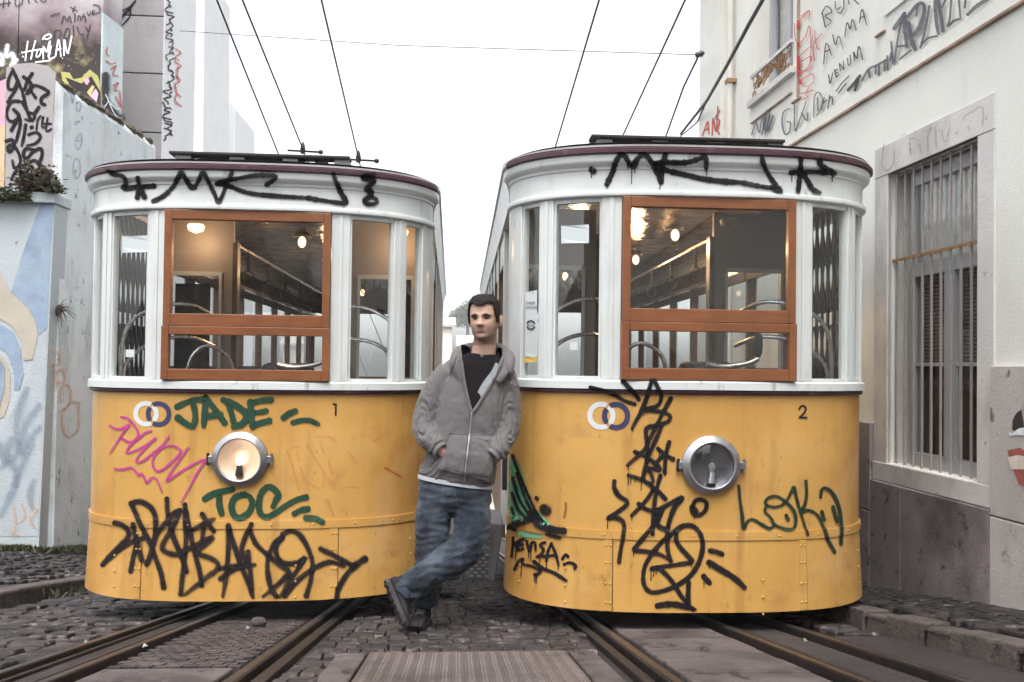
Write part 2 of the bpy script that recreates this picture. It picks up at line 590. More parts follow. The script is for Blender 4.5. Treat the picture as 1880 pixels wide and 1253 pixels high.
def sett_mesh(seed, flat=0.35):
    """one dressed stone, unit footprint, rounded top; local z up"""
    r = random.Random(seed)
    j = lambda k: (r.random() - 0.5) * k
    c = [(-.5, -.5), (.5, -.5), (.5, .5), (-.5, .5)]
    lo = [(x + j(.12), y + j(.12)) for x, y in c]
    v = [(x, y, -1.0) for x, y in lo]
    v += [(x * 0.99, y * 0.99, -.30 + j(.1)) for x, y in lo]
    v += [(x * 0.90 + j(.05), y * 0.90 + j(.05), -0.06 + j(.16)) for x, y in lo]
    v += [(j(.2), j(.2), 0.03)]
    f = []
    for k in (0, 4):
        f += [(k + i, k + (i + 1) % 4, k + 4 + (i + 1) % 4, k + 4 + i) for i in range(4)]
    f += [(8 + i, 8 + (i + 1) % 4, 12) for i in range(4)]
    me = bpy.data.meshes.new('sett')
    me.from_pydata(v, [], f)
    return me

SETTS = [sett_mesh(i) for i in range(12)]
def lay(parent, name, stones, m, zfun, keep, hgt=0.035, slope=SLOPE):
    """stones: (x, y, sx, sy, rot, dz). The nearest `keep` become parts of their own, the rest one mass."""
    stones = sorted(stones, key=lambda s: (s[0]) ** 2 + (s[1]) ** 2)
    meshes = []
    for me in SETTS:
        c = me.copy()
        c.materials.append(m)
        meshes.append(c)
    tilt = -math.atan(slope)
    for k, (x, y, sx, sy, rz, dz) in enumerate(stones[:keep]):
        o = bpy.data.objects.new(name, meshes[k % 12])
        o.location = (x, y, zfun(x, y) + dz)
        o.rotation_euler = (tilt, 0, rz)
        o.scale = (sx, sy, hgt)
        put(o, parent)
    if len(stones) > keep:
        b = B()
        ct, st = math.cos(tilt), math.sin(tilt)
        for k, (x, y, sx, sy, rz, dz) in enumerate(stones[keep:]):
            me = SETTS[k % 12]
            cr, sr = math.cos(rz), math.sin(rz)
            vs = []
            for q in me.vertices:
                a, c, h = q.co.x * sx, q.co.y * sy, q.co.z * hgt
                a, c = a * cr - c * sr, a * sr + c * cr
                c, h = c * ct - h * st, c * st + h * ct
                vs.append((x + a, y + c, zfun(x, y) + dz + h))
            b.add(vs, [tuple(p.vertices) for p in me.polygons])
        b.obj(name + '_field', m, parent, kind='stuff')

def grid(x0, x1, y0, y1, sx, sy, jit=0.12, dz=0.008, skip=None, skew=0.0):
    out = []
    y = y0
    r = 0
    while y < y1:
        rowh = sy * (1 + jit * (random.random() - .5) * 2)
        x = x0 + (random.random() * sx)
        while x < x1:
            w = sx * (1 + 0.35 * (random.random() - .5) * 2)
            cx, cy = x + w / 2, y + rowh / 2 + skew * (x - x0) + 0.012 * (random.random() - .5)
            if not (skip and skip(cx, cy)) and x + w < x1 + sx * 0.4:
                out.append((cx, cy, w * 0.93, rowh * 0.92, (random.random() - .5) * 0.14, (random.random() - .5) * dz * 2))
            x += w
        y += rowh
        r += 1
    return out

RX1, RX2, RX3 = -1.67, -1.42, -0.78      # rails of the first track
RA, RBs, RC = 0.78, 1.44, 1.79           # rails of the second track
zroad = lambda x, y: gz(y)
in_plate = lambda x, y: -0.52 < x < 0.66 and y < 3.80
stones = grid(RX3 + 0.13, RA - 0.13, 2.55, 9.5, 0.085, 0.105, skip=in_plate)
stones += grid(-3.0, RX1 - 0.08, 3.4, 9.0, 0.15, 0.13, jit=.3, dz=0.012)
stones += grid(RC + 0.09, 2.19, 4.2, 8.0, 0.13, 0.12, jit=.3, dz=0.01)
lay(road, 'cobble', stones, m_sett, zroad, 300)

def slab(b, x0, x1, y0, y1, top, thick=0.06):
    b.hexa([(x0, y0, gz(y0) + top - thick), (x1, y0, gz(y0) + top - thick), (x1, y1, gz(y1) + top - thick), (x0, y1, gz(y1) + top - thick),
            (x0, y0, gz(y0) + top), (x1, y0, gz(y0) + top), (x1, y1, gz(y1) + top), (x0, y1, gz(y1) + top)])
    return b

# worn concrete slabs and small bricks between the first track's rails
for y0, y1 in ((1.5, 2.62), (2.64, 3.42)):
    slab(B(), RX2 + 0.06, RX3 - 0.08, y0, y1, -0.004).obj('concrete_slab', m_conc, road, bevel=0.008)
bb = B()
y = 3.45
r = 0
while y < 7.5:
    x = RX2 + 0.06 + (r % 2) * 0.03
    while x < RX3 - 0.11:
        w = 0.058
        slab(bb, x, x + w - 0.006, y, y + 0.048, -0.004 + 0.004 * (random.random() - .5), 0.03)
        x += w
    y += 0.055
    r += 1
bb.obj('brick_field', m_brick, road, kind='stuff')
# the strip beside it and the planked strip in the second track
slab(B(), RX1 + 0.06, RX2 - 0.07, 1.5, 9.0, -0.012).obj('concrete_slab', m_bed, road)
yy = 1.4
for k, d in enumerate((0.75, 0.62, 0.42, 0.31, 0.28, 0.36, 0.3, 0.5, 0.45, 0.5, 0.5, 0.5)):
    slab(B(), RA + 0.08, RBs - 0.07, yy, yy + d - 0.012, -0.004 + 0.003 * (k % 2)).obj('concrete_slab', m_conc, road, bevel=0.01)
    yy += d
slab(B(), RBs + 0.07, RC - 0.06, 1.5, 9.0, -0.012).obj('concrete_slab', m_bed, road)
slab(B(), RC + 0.06, 2.19, 1.5, 4.2, -0.010).obj('concrete_slab', m_bed, road)

# steel tread plate with its stone border
b = slab(B(), -0.36, 0.49, 1.6, 3.73, 0.004)
plate = b.obj('tread_plate', m_plate, road, bevel=0.003)
bb = B()
for i in range(34):
    for j in range(56):
        x = -0.345 + i * 0.0247 + (j % 2) * 0.0123
        y = 2.62 + j * 0.0196
        if x > 0.475:
            continue
        s = 0.0072
        c = (i + j) % 2
        dx, dy = (0.0085, 0.0035) if c else (0.0035, 0.0085)
        z = gz(y) + 0.0035
        bb.add([(x - dx, y - dy * .2, z), (x, y - dy, z), (x + dx, y, z), (x, y + dy, z), (x, y, z + 0.0035)],
               [(0, 1, 4), (1, 2, 4), (2, 3, 4), (3, 0, 4)])
bb.obj('tread_stud', m_plate, plate, kind='stuff')
for x0, x1 in ((-0.50, -0.375), (0.505, 0.62)):
    yy = 1.7
    while yy < 3.7:
        d = 0.45 + random.random() * 0.25
        slab(B(), x0, x1, yy, min(yy + d, 3.76) - 0.01, 0.0).obj('border_stone', m_conc, road, bevel=0.008)
        yy += d

# rails: head, groove and keeper lip
def rail(x, y0, y1, w=0.055, lip=0.035, flip=1, parent=None):
    b = B()
    P = [(-w / 2, -0.08), (-w / 2, 0.012), (w / 2, 0.012), (w / 2, -0.028), (w / 2 + 0.035, -0.028), (w / 2 + 0.035, 0.004),
         (w / 2 + 0.035 + lip, 0.002), (w / 2 + 0.035 + lip, -0.08)]
    P = [(flip * a, h) for a, h in P]
    if flip < 0:
        P = P[::-1]
    rings = [[(x + a, y, gz(y) + h) for a, h in P] for y in (y0, y0 / 2 + y1 / 2, y1)]
    o = b.loft(rings).obj('rail', m_rail, parent, bevel=0.004)
    t = B()
    t.loft([[(x - flip * 0.016, y, gz(y) + 0.0145), (x + flip * 0.018, y, gz(y) + 0.0145)] for y in (y0, y1)], closed=False)
    t.obj('worn_strip', m_railtop, o)
    return o

for nm, xs, lb in (('tram_track', ((RX1, 0.042, .018, 1), (RX2, 0.042, .03, -1), (RX3, 0.055, .05, 1)), 'rusty grooved tram track under the tram numbered 1'),
                   ('tram_track', ((RA, 0.055, .04, -1), (RBs, 0.04, .025, 1), (RC, 0.042, .022, 1)), 'rusty grooved tram track under the tram numbered 2')):
    tk = empty(nm, (0, 0, 0), label=lb, cat='track', group='tram tracks', kind='structure')
    for x, w, lp, fl in xs:
        rail(x, 0.8, 30, w, lp, fl, tk)

# ------------------------------------------------------------------ pavements and kerbs
def prof_pave(name, m, rows, **k):
    return B().loft(rows, closed=False).obj(name, m, **k)

LKX = -3.02
lz = lambda x, y: gz(y) + 0.10 + 0.16 * min(1, max(0, (LKX - 0.18 - x) / 1.1))
pav_l = prof_pave('pavement', m_joint, [[(LKX, y, gz(y) + 0.07), (LKX - 0.18, y, gz(y) + 0.075), (LKX - 1.35, y, lz(-9, y) - 0.02), (-9.0, y, lz(-9, y) - 0.02)]
                                          for y in (-20, 0, 4, 6, 8, 10, 14, 30)], kind='structure',
                  label='raised stone pavement beside the mural wall', cat='pavement')
lay(pav_l, 'paving_stone', [s for s in grid(-6.2, LKX - 0.2, 5.6, 9.6, 0.12, 0.10, jit=.3, dz=0.008, skew=-0.15)],
    m_calc, lz, 300, hgt=0.03)
RKX = 2.20
rz_ = lambda x, y: gz(y) + 0.094 + 0.02 * (x - RKX)
pav_r = prof_pave('pavement', m_joint, [[(RKX, y, gz(y) + 0.06), (RKX + 0.14, y, gz(y) + 0.068), (3.6, y, gz(y) + 0.098)] for y in (-20, 0, 4, 8, 14, 30)],
                  kind='structure', label='mosaic stone pavement below the barred window', cat='pavement')
lay(pav_r, 'paving_stone', grid(RKX + 0.15, 3.35, 3.3, 9.0, 0.085, 0.075, jit=.3, dz=0.006, skew=0.25), m_calc, rz_, 300, hgt=0.03)

kerb = empty('kerb', (0, 0, 0), label='low worn stone kerb of the pavement beside the mural wall', cat='kerb', kind='structure')
y = 2.0
while y < 14:
    d = 0.85 + 0.5 * random.random()
    b = B()
    x0, x1, t = LKX, LKX - 0.19, 0.100 + 0.012 * (random.random() - .5)
    jx = 0.012 * (random.random() - .5)
    b.hexa([(x1, y, gz(y) - .1), (x0 + jx, y, gz(y) - .1), (x0 + jx, y + d - .015, gz(y + d) - .1), (x1, y + d - .015, gz(y + d) - .1),
            (x1, y, gz(y) + t), (x0 + jx - .01, y, gz(y) + t), (x0 + jx - .01, y + d - .015, gz(y + d) + t), (x1, y + d - .015, gz(y + d) + t)])
    b.obj('kerb_stone', m_kerb, kerb, bevel=0.015)
    y += d
kerb = empty('kerb', (0, 0, 0), label='chipped stone kerb running under the corner of the tram numbered 2', cat='kerb', kind='structure')
y = 1.0
while y < 12:
    d = 0.2 + 0.28 * random.random()
    b = B()
    x0, x1, t = RKX, RKX + 0.14, 0.090 + 0.022 * (random.random() - .5)
    jx = 0.035 * (random.random() - .5)
    b.hexa([(x0 + jx, y, gz(y) - .1), (x1, y, gz(y) - .1), (x1, y + d - .01, gz(y + d) - .1), (x0 + jx, y + d - .01, gz(y + d) - .1),
            (x0 + jx + .01, y, gz(y) + t), (x1, y, gz(y) + t), (x1, y + d - .01, gz(y + d) + t), (x0 + jx + .012, y + d - .01, gz(y + d) + t)])
    b.obj('kerb_stone', m_kerb, kerb, bevel=0.012)
    y += d

# ------------------------------------------------------------------ weeds and litter
def weed(name, c, n, size, m, label, parent=None, spread=None, up=1.0, **k):
    b = B()
    c = Vector(c)
    spread = spread or (size, size, size * 0.3)
    for i in range(n):
        p = c + Vector(((random.random() - .5) * 2 * spread[0], (random.random() - .5) * 2 * spread[1], abs(random.gauss(0, .5)) * spread[2]))
        d = Vector((random.gauss(0, 1), random.gauss(0, 1), abs(random.gauss(0, .8)) * up + .2)).normalized()
        s = d.orthogonal().normalized()
        s.rotate(Matrix.Rotation(random.random() * 6.28, 3, d))
        L = size * (0.4 + random.random() * .8)
        w = L * (0.10 + 0.12 * random.random())
        q = p + d * L * .5
        e = p + d * L + Vector((0, 0, -L * .25))
        b.add([p, q + s * w, e, q - s * w], [(0, 1, 2, 3)])
    return b.obj(name, m, parent, label=label, **k)

m_rock = mat('loose_stone', (0.05, 0.042, 0.04), 0.85, var=0.3, scale=15, bump=0.006, bscale=50, world_co=True)
for px_, py_, d_, r_, lb in ((475, 1124, 4.62, .03, 'small loose stone beside the middle rail in front of tram 1'),
                             (1224, 1132, 4.75, .022, 'small pale stone in the shade under tram 2')):
    q = PX(px_, py_, d_)
    bb = B()
    rings = []
    for i in range(7):
        t = math.pi * i / 6
        rings.append([(q[0] + r_ * 1.5 * math.sin(t) * math.cos(a) * (1 + .25 * noise.noise((i, a, r_))), q[1] + r_ * math.sin(t) * math.sin(a),
                       gz(q[1]) + r_ * .7 - r_ * math.cos(t) * (1 + .2 * noise.noise((a, i, 3)))) for a in np.linspace(0, 2 * math.pi, 9)[:-1]])
    bb.loft(rings).obj('loose_stone', m_rock, None, smooth=True, label=lb, cat='stone')
LIT = ((266, 1193, 3.55, 'white crumpled paper scrap beside the concrete slab by the first track'),
       (1479, 1182, 3.95, 'white paper scrap between the rails in front of tram 2'),
       (1606, 1171, 4.2, 'pale paper scrap near the kerb in front of tram 2'),
       (455, 1159, 4.1, 'flat white scrap lying on the brick strip of the first track'),
       (158, 1186, 3.6, 'yellowish leaf scrap lying against the outer rail of the first track'))
for px_, py_, d_, lb in LIT:
    q = ray(px_, py_)
    k = (CAM[2] - gz(0)) / (-(q[2]) - SLOPE * q[1])       # where the sight line meets the street
    x, y = q[0] * k, q[1] * k
    bb = B()
    s = .007
    bb.add([(x - 1.4 * s, y - s, gz(y) + .012), (x + s, y - 1.2 * s, gz(y) + .02), (x + 1.6 * s, y + s, gz(y) + .014), (x - s, y + 1.3 * s, gz(y) + .026)],
           [(0, 1, 2), (0, 2, 3)])
    o = bb.obj('paper_scrap', m_litter, None, label=lb, cat='litter', group='litter on the street')
    o.modifiers.new('thick', 'SOLIDIFY').thickness = 0.002
# ------------------------------------------------------------------ right-hand building
m_render = mat('cream_render', (0.74, 0.735, 0.68), 0.85, var=0.05, scale=1.2, bump=0.003, bscale=90, world_co=True,
               stains=[((0.58, 0.53, 0.47), 0.9, 0.50, 0.78, 0.55, None), ((0.28, 0.24, 0.215), 3.0, 0.6, 0.8, 0.3, (1, 1, 0.25))])
m_plinth = mat('plinth_stone', (0.25, 0.213, 0.213), 0.8, var=0.16, scale=2.5, bump=0.004, bscale=60, world_co=True,
               stains=[((0.062, 0.050, 0.05), 1.6, 0.46, 0.68, 0.85, (1, 1, 0.6)), ((0.022, 0.017, 0.016), 9.0, 0.58, 0.67, 0.9, None)])
m_surround = mat('painted_stone', (0.62, 0.60, 0.575), 0.75, var=0.08, scale=2.0, bump=0.003, bscale=70, world_co=True,
                 stains=[((0.20, 0.165, 0.155), 1.4, 0.46, 0.7, 0.7, (1, 1, 0.5)), ((0.10, 0.075, 0.07), 11.0, 0.63, 0.72, 0.8, None)])
m_plinth2 = mat('pale_plinth_stone', (0.48, 0.45, 0.43), 0.8, var=0.10, scale=2.0, bump=0.004, bscale=60, world_co=True,
                stains=[((0.20, 0.165, 0.16), 1.2, 0.50, 0.75, 0.7, (1, 1, .6)), ((0.05, 0.035, 0.033), 8.0, 0.62, 0.70, 0.9, None), ((0.14, 0.11, 0.105), 4.0, 0.58, 0.72, 0.6, None)])
m_bar = mat('window_bar_paint', (0.36, 0.31, 0.285), 0.6, var=0.12, scale=8, bump=0.001, bscale=120,
            stains=[((0.26, 0.16, 0.12), 16.0, 0.56, 0.7, 0.7, None)])
m_joinery = mat('white_joinery', (0.40, 0.41, 0.43), 0.55, var=0.06, scale=3, world_co=True,
                stains=[((0.35, 0.32, 0.31), 3.0, 0.5, 0.8, 0.4, None)])
m_room = mat('dark_room', (0.018, 0.016, 0.018), 0.9, var=0.2, scale=3)
m_curtain = mat('net_curtain', (0.55, 0.54, 0.52), 0.9, var=0.25, scale=12, world_co=True, bstretch=None)
m_blind = mat('slatted_blind', (0.12, 0.11, 0.11), 0.6, var=0.1)
m_glass = glass_mat('window_glass', ior=1.5)
m_rust = mat('rust', (0.30, 0.17, 0.085), 0.85, var=0.35, scale=30, bump=0.003, bscale=90, world_co=True,
             stains=[((0.10, 0.05, 0.03), 25.0, 0.5, 0.7, 0.8, None)])
m_dripline = mat('stained_ledge', (0.34, 0.245, 0.18), 0.85, var=0.3, scale=6, world_co=True,
                 stains=[((0.12, 0.08, 0.06), 7.0, 0.5, 0.7, 0.8, None)])
m_wire = mat('black_cable', (0.02, 0.02, 0.022), 0.5, var=0.1)
m_thin = mat('overhead_wire', (0.02, 0.024, 0.023), 0.45, 0.4, var=0.1)
m_pipe = mat('painted_pipe', (0.62, 0.58, 0.53), 0.7, var=0.1, scale=4, world_co=True)

ang = math.atan(-140 / FPX) + YAW
tR = np.array([math.sin(ang), math.cos(ang), 0.0])
nR = np.array([-math.cos(ang), math.sin(ang), 0.0])
RW = Plane(PX(1880, 1130, 4.52) * [1, 1, 0], tR, nR)
house = empty('house', RW.P(0, gz(4.5)), label='cream rendered house with graffiti and barred window on the right', cat='building')
house_inv = Matrix.Translation(-Vector(RW.P(0, gz(4.5))))
def HP(o):
    """parent a world-space mesh to the house without moving it"""
    o.parent = house
    o.matrix_parent_inverse = house_inv
    return o

wa0, wz1 = RW.az(1632, 318)
wa1, _ = RW.az(1797, 250)
wz0 = RW.az(1632, 852)[1]
wz1 = (RW.az(1632, 320)[1] + RW.az(1797, 250)[1]) / 2
wz0 = (RW.az(1632, 851)[1] + RW.az(1797, 886)[1]) / 2
wa0, wa1 = min(wa0, wa1), max(wa0, wa1)
# upper window
ua = sorted((RW.az(1384, 90)[0], RW.az(1456, 90)[0]))
uz0 = RW.az(1384, 185)[1]
far_a = RW.az(1292, 120)[0]
near_a = -14.0
holes = [(wa0, wa1, wz0, wz1), (ua[0], ua[1], uz0, uz0 + 2.3)]
HP(RW.sheet(near_a, far_a, -3.2, 9.0, holes, 0.22, back=9.0).obj('wall', m_render))

# string course: a ledge with a stained drip edge
za, zb = RW.az(1461, 265)[1], RW.az(1870, 9)[1]
zc = (za + zb) / 2
HP(RW.box(B(), near_a, RW.az(1400, 300)[0], zc - 0.012, zc + 0.004, 0.001, 0.028).obj('string_course', m_dripline))
HP(RW.box(B(), near_a, RW.az(1400, 300)[0], zc + 0.006, zc + 0.10, 0.001, 0.016).obj('string_course', m_render))
# raised plaster panels between the windows
pa1 = RW.az(1626, 60)[0]; pz0 = RW.az(1608, 72)[1]
HP(RW.box(B(), near_a, RW.az(1627, 40)[0], RW.az(1629, 29)[1], RW.az(1629, 29)[1] + 3, 0.001, 0.018).obj('plaster_panel', m_render))
HP(RW.box(B(), RW.az(1627, 40)[0] - .0, RW.az(1610, 70)[0], pz0, pz0 + .012, 0.001, 0.02).obj('plaster_edge', m_dripline))
HP(RW.box(B(), RW.az(1468, 60)[0] - .01, RW.az(1468, 60)[0] + .012, RW.az(1472, 178)[1], 6.5, 0.001, 0.02).obj('plaster_edge', m_dripline))
HP(RW.box(B(), RW.az(1472, 178)[0], RW.az(1456, 187)[0], RW.az(1472, 178)[1] - .01, RW.az(1472, 178)[1] + .006, 0.001, 0.02).obj('plaster_edge', m_dripline))
HP(RW.box(B(), RW.az(1455, 168)[0], RW.az(1381, 224)[0], RW.az(1410, 204)[1] - .012, RW.az(1410, 204)[1], 0.001, 0.02).obj('plaster_edge', m_dripline))
# pilaster strip, downpipe
HP(RW.box(B(), RW.az(1331, 100)[0], far_a, -3.2, 9.0, 0.001, 0.05).obj('pilaster', m_render))
pa = RW.az(1350, 120)[0]
b = B().tube([RW.P(pa, -3.2, 0.06), RW.P(pa, 9, 0.06)], 0.035, 10)
HP(b.obj('downpipe', m_pipe, smooth=True))
for zz in (RW.az(1350, 150)[1], RW.az(1350, 320)[1]):
    HP(RW.box(B(), pa - .05, pa + .05, zz - .02, zz + .02, 0.0, 0.098).obj('pipe_clip', m_rust))

# window surround of painted stone: lintel, jambs, sill
sl, sr, st = RW.az(1828, 300)[0], RW.az(1608, 400)[0], RW.az(1826, 184)[1]
st = wz1 + 0.21
for nm, a0, a1, z0, z1, o in (('lintel', sl, sr, wz1, st, 0.011), ('jamb', sl, wa0, wz0, wz1 - .003, 0.009), ('jamb', wa1, sr, wz0, wz1 - .003, 0.009),
                              ('window_sill', sl, sr, wz0 - 0.13, wz0 - .003, 0.018)):
    HP(RW.box(B(), a0, a1, z0, z1, -0.03, o).obj(nm, m_surround, bevel=0.004))
# recess jamb lining and the joinery
win = HP(RW.box(B(), wa0 - .0, wa1, wz0, wz1, -0.26, -0.25).obj('window', m_room))
def WP(b, nm, m, **k):
    o = b.obj(nm, m, **k)
    o.parent = win
    return o
ww = wa1 - wa0
zt = wz0 + (wz1 - wz0) * 0.655
fr = 0.045
f = B()
RW.box(f, wa0 + .01, wa0 + fr, wz0, wz1 - .01, -0.16, -0.105)
RW.box(f, wa1 - fr - .1, wa1 - .1, wz0, wz1 - .01, -0.16, -0.105)
RW.box(f, wa0 + fr, wa1 - fr - .1, wz1 - .11, wz1 - .02, -0.16, -0.107)
RW.box(f, wa0 + fr, wa1 - fr - .1, wz0, wz0 + .09, -0.16, -0.107)
RW.box(f, wa0 + fr, wa1 - fr - .1, zt - .04, zt + .05, -0.16, -0.10)
mid = (wa0 + wa1 - .1) / 2
RW.box(f, mid - .055, mid + .055, wz0 + .09, zt - .04, -0.16, -0.103)
WP(f, 'window_frame', m_joinery)
zm = wz0 + (zt - wz0) * .52
for a0, a1 in ((wa0 + fr, mid - .055), (mid + .055, wa1 - fr - .1)):
    WP(RW.box(B(), a0, a1, zm - .012, zm + .012, -0.15, -0.115), 'glazing_bar', m_joinery)
    WP(RW.box(B(), a0, a1, wz0 + .09, zt - .04, -0.132, -0.128), 'pane', m_glass)
    bb = B()
    for k in range(22):
        zz = zm + .02 + k * .026
        if zz < zt - .06:
            RW.box(bb, a0, a1, zz, zz + .018, -0.165, -0.158)
    WP(bb, 'blind', m_blind)
WP(RW.box(B(), wa0 + fr, wa1 - fr - .1, zt + .05, wz1 - .11, -0.132, -0.128), 'pane', m_glass)
bb = B()
n = 40
a0, a1 = wa0 + fr, wa0 + (wa1 - wa0) * .86
rings = []
for z in (zt + .05, wz1 - .1):
    rings.append([RW.P(a0 + (a1 - a0) * i / n, z, -0.165 + 0.006 * math.sin(i * 1.9)) for i in range(n + 1)])
bb.loft(rings, closed=False)
WP(bb, 'net_curtain', m_curtain)
# iron bars
nb = 10
for k in range(nb):
    a = wa0 + .03 + (ww - .06) * k / (nb - 1)
    HP(RW.box(B(), a - .006, a + .006, wz0 + .0, wz1 - .005, -0.052, -0.040).obj('window_bar', m_bar))
for zz, t in ((RW.az(1720, 459)[1], .010),):
    HP(RW.box(B(), wa0, wa1, zz - t, zz + t, -0.039, -0.029).obj('bar_rail', m_rust))
HP(RW.box(B(), wa0, wa1, wz1 - .022, wz1 - .004, -0.085, -0.063).obj('bar_rail', m_bar))

# plinth of big stone slabs with open joints
pz = RW.az(1836, 672)[1]
pzl = RW.az(1592, 775)[1]
za_ = wz0 - 0.135
aL = RW.az(1878, 700)[0]
for a0, a1, z0, z1 in ((sl - .62, sl - .006, wz0 - .16, pz), (sl - .62, sl - .006, -3, wz0 - .168), (sl - 1.6, sl - .628, -3, pz),
                       (sl - 3, sl - 1.608, -3, pz), (sl - 5, sl - 3.008, -3, pz),
                       (sl, (sl + sr) / 2 + .25, -3, za_), ((sl + sr) / 2 + .258, sr, -3, za_),
                       (sr + .006, sr + .7, -3, RW.az(1592, 935)[1]), (sr + .006, sr + .7, RW.az(1592, 935)[1] + .008, pzl), (sr + .708, sr + 2.2, -3, pzl)):
    HP(RW.box(B(), a0, a1, z0, z1, -0.05, 0.034 + 0.003 * random.random()).obj('plinth_stone', m_plinth2 if a1 < sl else m_plinth, bevel=0.006))

# upper window with rusty balcony rail
uw = HP(RW.box(B(), ua[0], ua[1], uz0, uz0 + 2.3, -0.3, -0.29).obj('window', m_room))
f = B()
uwid = ua[1] - ua[0]
for a0, a1 in ((ua[0], ua[0] + .07), (ua[0] + uwid * .46, ua[0] + uwid * .55), (ua[1] - .07, ua[1])):
    RW.box(f, a0, a1, uz0 + .02, uz0 + 2.28, -0.22, -0.16)
RW.box(f, ua[0] + .07, ua[1] - .07, uz0 + 1.05, uz0 + 1.11, -0.22, -0.165)
f2 = f.obj('window_frame', m_joinery); f2.parent = uw
g2 = RW.box(B(), ua[0] + .05, ua[1] - .05, uz0 + .02, uz0 + 2.28, -0.20, -0.197).obj('pane', m_glass); g2.parent = uw
c2 = RW.box(B(), ua[0] + .05, ua[1] - .05, uz0 + .02, uz0 + 2.28, -0.26, -0.25).obj('net_curtain', m_curtain); c2.parent = uw
HP(RW.box(B(), ua[0] - .06, ua[1] + .06, uz0 - .06, uz0 - .003, -0.1, 0.05).obj('window_sill', m_surround))
b = B()
zr = RW.az(1390, 137)[1]
RW.box(b, ua[0] - .02, ua[1] + .02, zr - .012, zr + .02, 0.0, 0.03)
rl = HP(b.obj('balcony_rail', m_surround))
b = B()
r2 = random.Random(3)
for k in range(60):                       # cast-iron scrollwork, mostly rust now
    a = ua[0] + .03 + (uwid - .06) * r2.random()
    e = min(a - ua[0], ua[1] - a) / (uwid / 2)
    z = zr - .02 - r2.random() * (.08 + (.33 * (1 - e) ** 2)) 
    rr = .02 + .02 * r2.random()
    b.tube([RW.P(a + rr * math.cos(t), max(uz0 + .01, z + rr * math.sin(t)), 0.012) for t in np.linspace(0, 5, 8)], 0.007, 4)
o = b.obj('iron_scrollwork', m_rust); o.parent = house; o.matrix_parent_inverse = house_inv

# ------------------------------------------------------------------ paint colours for the tags
s_black = spray_mat('black_spray', (0.012, 0.010, 0.012))
s_bsoft = spray_mat('black_spray_worn', (0.016, 0.012, 0.014), alpha=0.97)
s_green = spray_mat('green_marker', (0.018, 0.055, 0.033), speck=0.15)
s_dgreen = spray_mat('dark_green_spray', (0.018, 0.034, 0.022))
s_mag = spray_mat('magenta_marker', (0.42, 0.045, 0.22), alpha=0.92, speck=0.2)
s_orange = spray_mat('faded_orange', (0.62, 0.20, 0.06), alpha=0.26)
s_lgreen = spray_mat('jade_spray', (0.13, 0.42, 0.27), alpha=0.95)
s_grey = spray_mat('grey_spray', (0.095, 0.10, 0.115), alpha=0.95)
s_gdark = spray_mat('charcoal_spray', (0.045, 0.042, 0.05), alpha=0.95)
s_fade = spray_mat('scrubbed_tag', (0.30, 0.29, 0.30), alpha=0.4)
s_red = spray_mat('red_spray', (0.50, 0.085, 0.065), alpha=0.88)
s_redd = spray_mat('deep_red_spray', (0.50, 0.035, 0.03), alpha=0.95)
s_white = spray_mat('white_spray', (0.82, 0.84, 0.86))
s_blue = spray_mat('mural_blue', (0.16, 0.27, 0.48), alpha=0.72, sscale=40)
s_slate = spray_mat('mural_slate', (0.20, 0.26, 0.34), alpha=0.38, sscale=40)
s_tan = spray_mat('mural_tan', (0.68, 0.50, 0.32), alpha=0.7, sscale=40)
s_otag = spray_mat('faint_ochre_tag', (0.60, 0.36, 0.22), alpha=0.5)

RWm = lambda px, py, l: (RW.map(px, py, np.asarray(l)) - np.array([*RW.P(0, gz(4.5))]))
def htag(strokes, m, label, soft=.16, lift=0.021):
    return spray('graffiti', strokes, RWm, m, house, soft=soft, label=label, lift=lift)
O1 = (1260, 0, 5)
htag(Z(*O1, 11, [(1270, 120), (1300, 250)], [(1265, 130), (1310, 60), (1360, 110), (1300, 150), (1355, 200), (1300, 250)],
       [(1390, 20), (1400, 90), (1440, 70)], [(1470, -10), (1470, 70), (1440, 125), (1410, 110)], [(1520, 40), (1510, -10)], [(1555, -10), (1605, 40)],
       [(1285, 590), (1310, 400), (1360, 510)], [(1300, 480), (1340, 460)], [(1370, 325), (1395, 415), (1425, 335), (1465, 450)],
       [(1480, 340), (1500, 210), (1530, 270), (1550, 180), (1585, 280)], [(1615, 210), (1640, 90), (1680, 230)], [(1625, 170), (1660, 150)],
       [(1330, 690), (1345, 770), (1370, 670)], [(1385, 645), (1402, 712)], [(1385, 660), (1412, 638)], [(1393, 682), (1415, 665)], [(1402, 712), (1425, 690)],
       [(1440, 650), (1433, 585), (1470, 640), (1468, 560)], [(1505, 540), (1512, 600), (1532, 590), (1530, 510)],
       [(1570, 560), (1560, 480), (1590, 540), (1610, 430), (1645, 550)]), s_gdark, 'grey painted letters spelling two short words')
htag(Z(*O1, 9, [(1150, 100), (1050, 210), (1040, 260)], [(1075, 155), (1150, 100), (1150, 190)], [(1015, 220), (1020, 350), (1060, 400), (1120, 330), (1150, 240), (1165, 330), (1165, 430)],
       [(1050, 540), (1100, 480), (1170, 430)], [(1060, 570), (1060, 680), (1140, 620), (1170, 520), (1080, 570)], [(1060, 650), (1130, 650), (1180, 600)],
       [(1080, 740), (1180, 680), (1190, 760), (1100, 800), (1080, 740)], [(1070, 865), (1190, 830)], [(1120, 880), (1150, 800)], [(1090, 920), (1140, 890)],
       [(1200, 280), (1220, 430), (1250, 460)], [(1200, 560), (1190, 420), (1270, 310)], [(1040, 430), (1040, 700)], [(1180, 330), (1160, 560)]), s_red, 'thin red vertical scrawl')
htag(Z(*O1, 22, [(1050, 205), (1050, 255)], [(1052, 405), (1055, 415)], [(1050, 530), (1055, 610)], [(1058, 650), (1060, 690)], [(1064, 740), (1066, 765)]), s_redd, 'deep red paint blots', soft=.6)
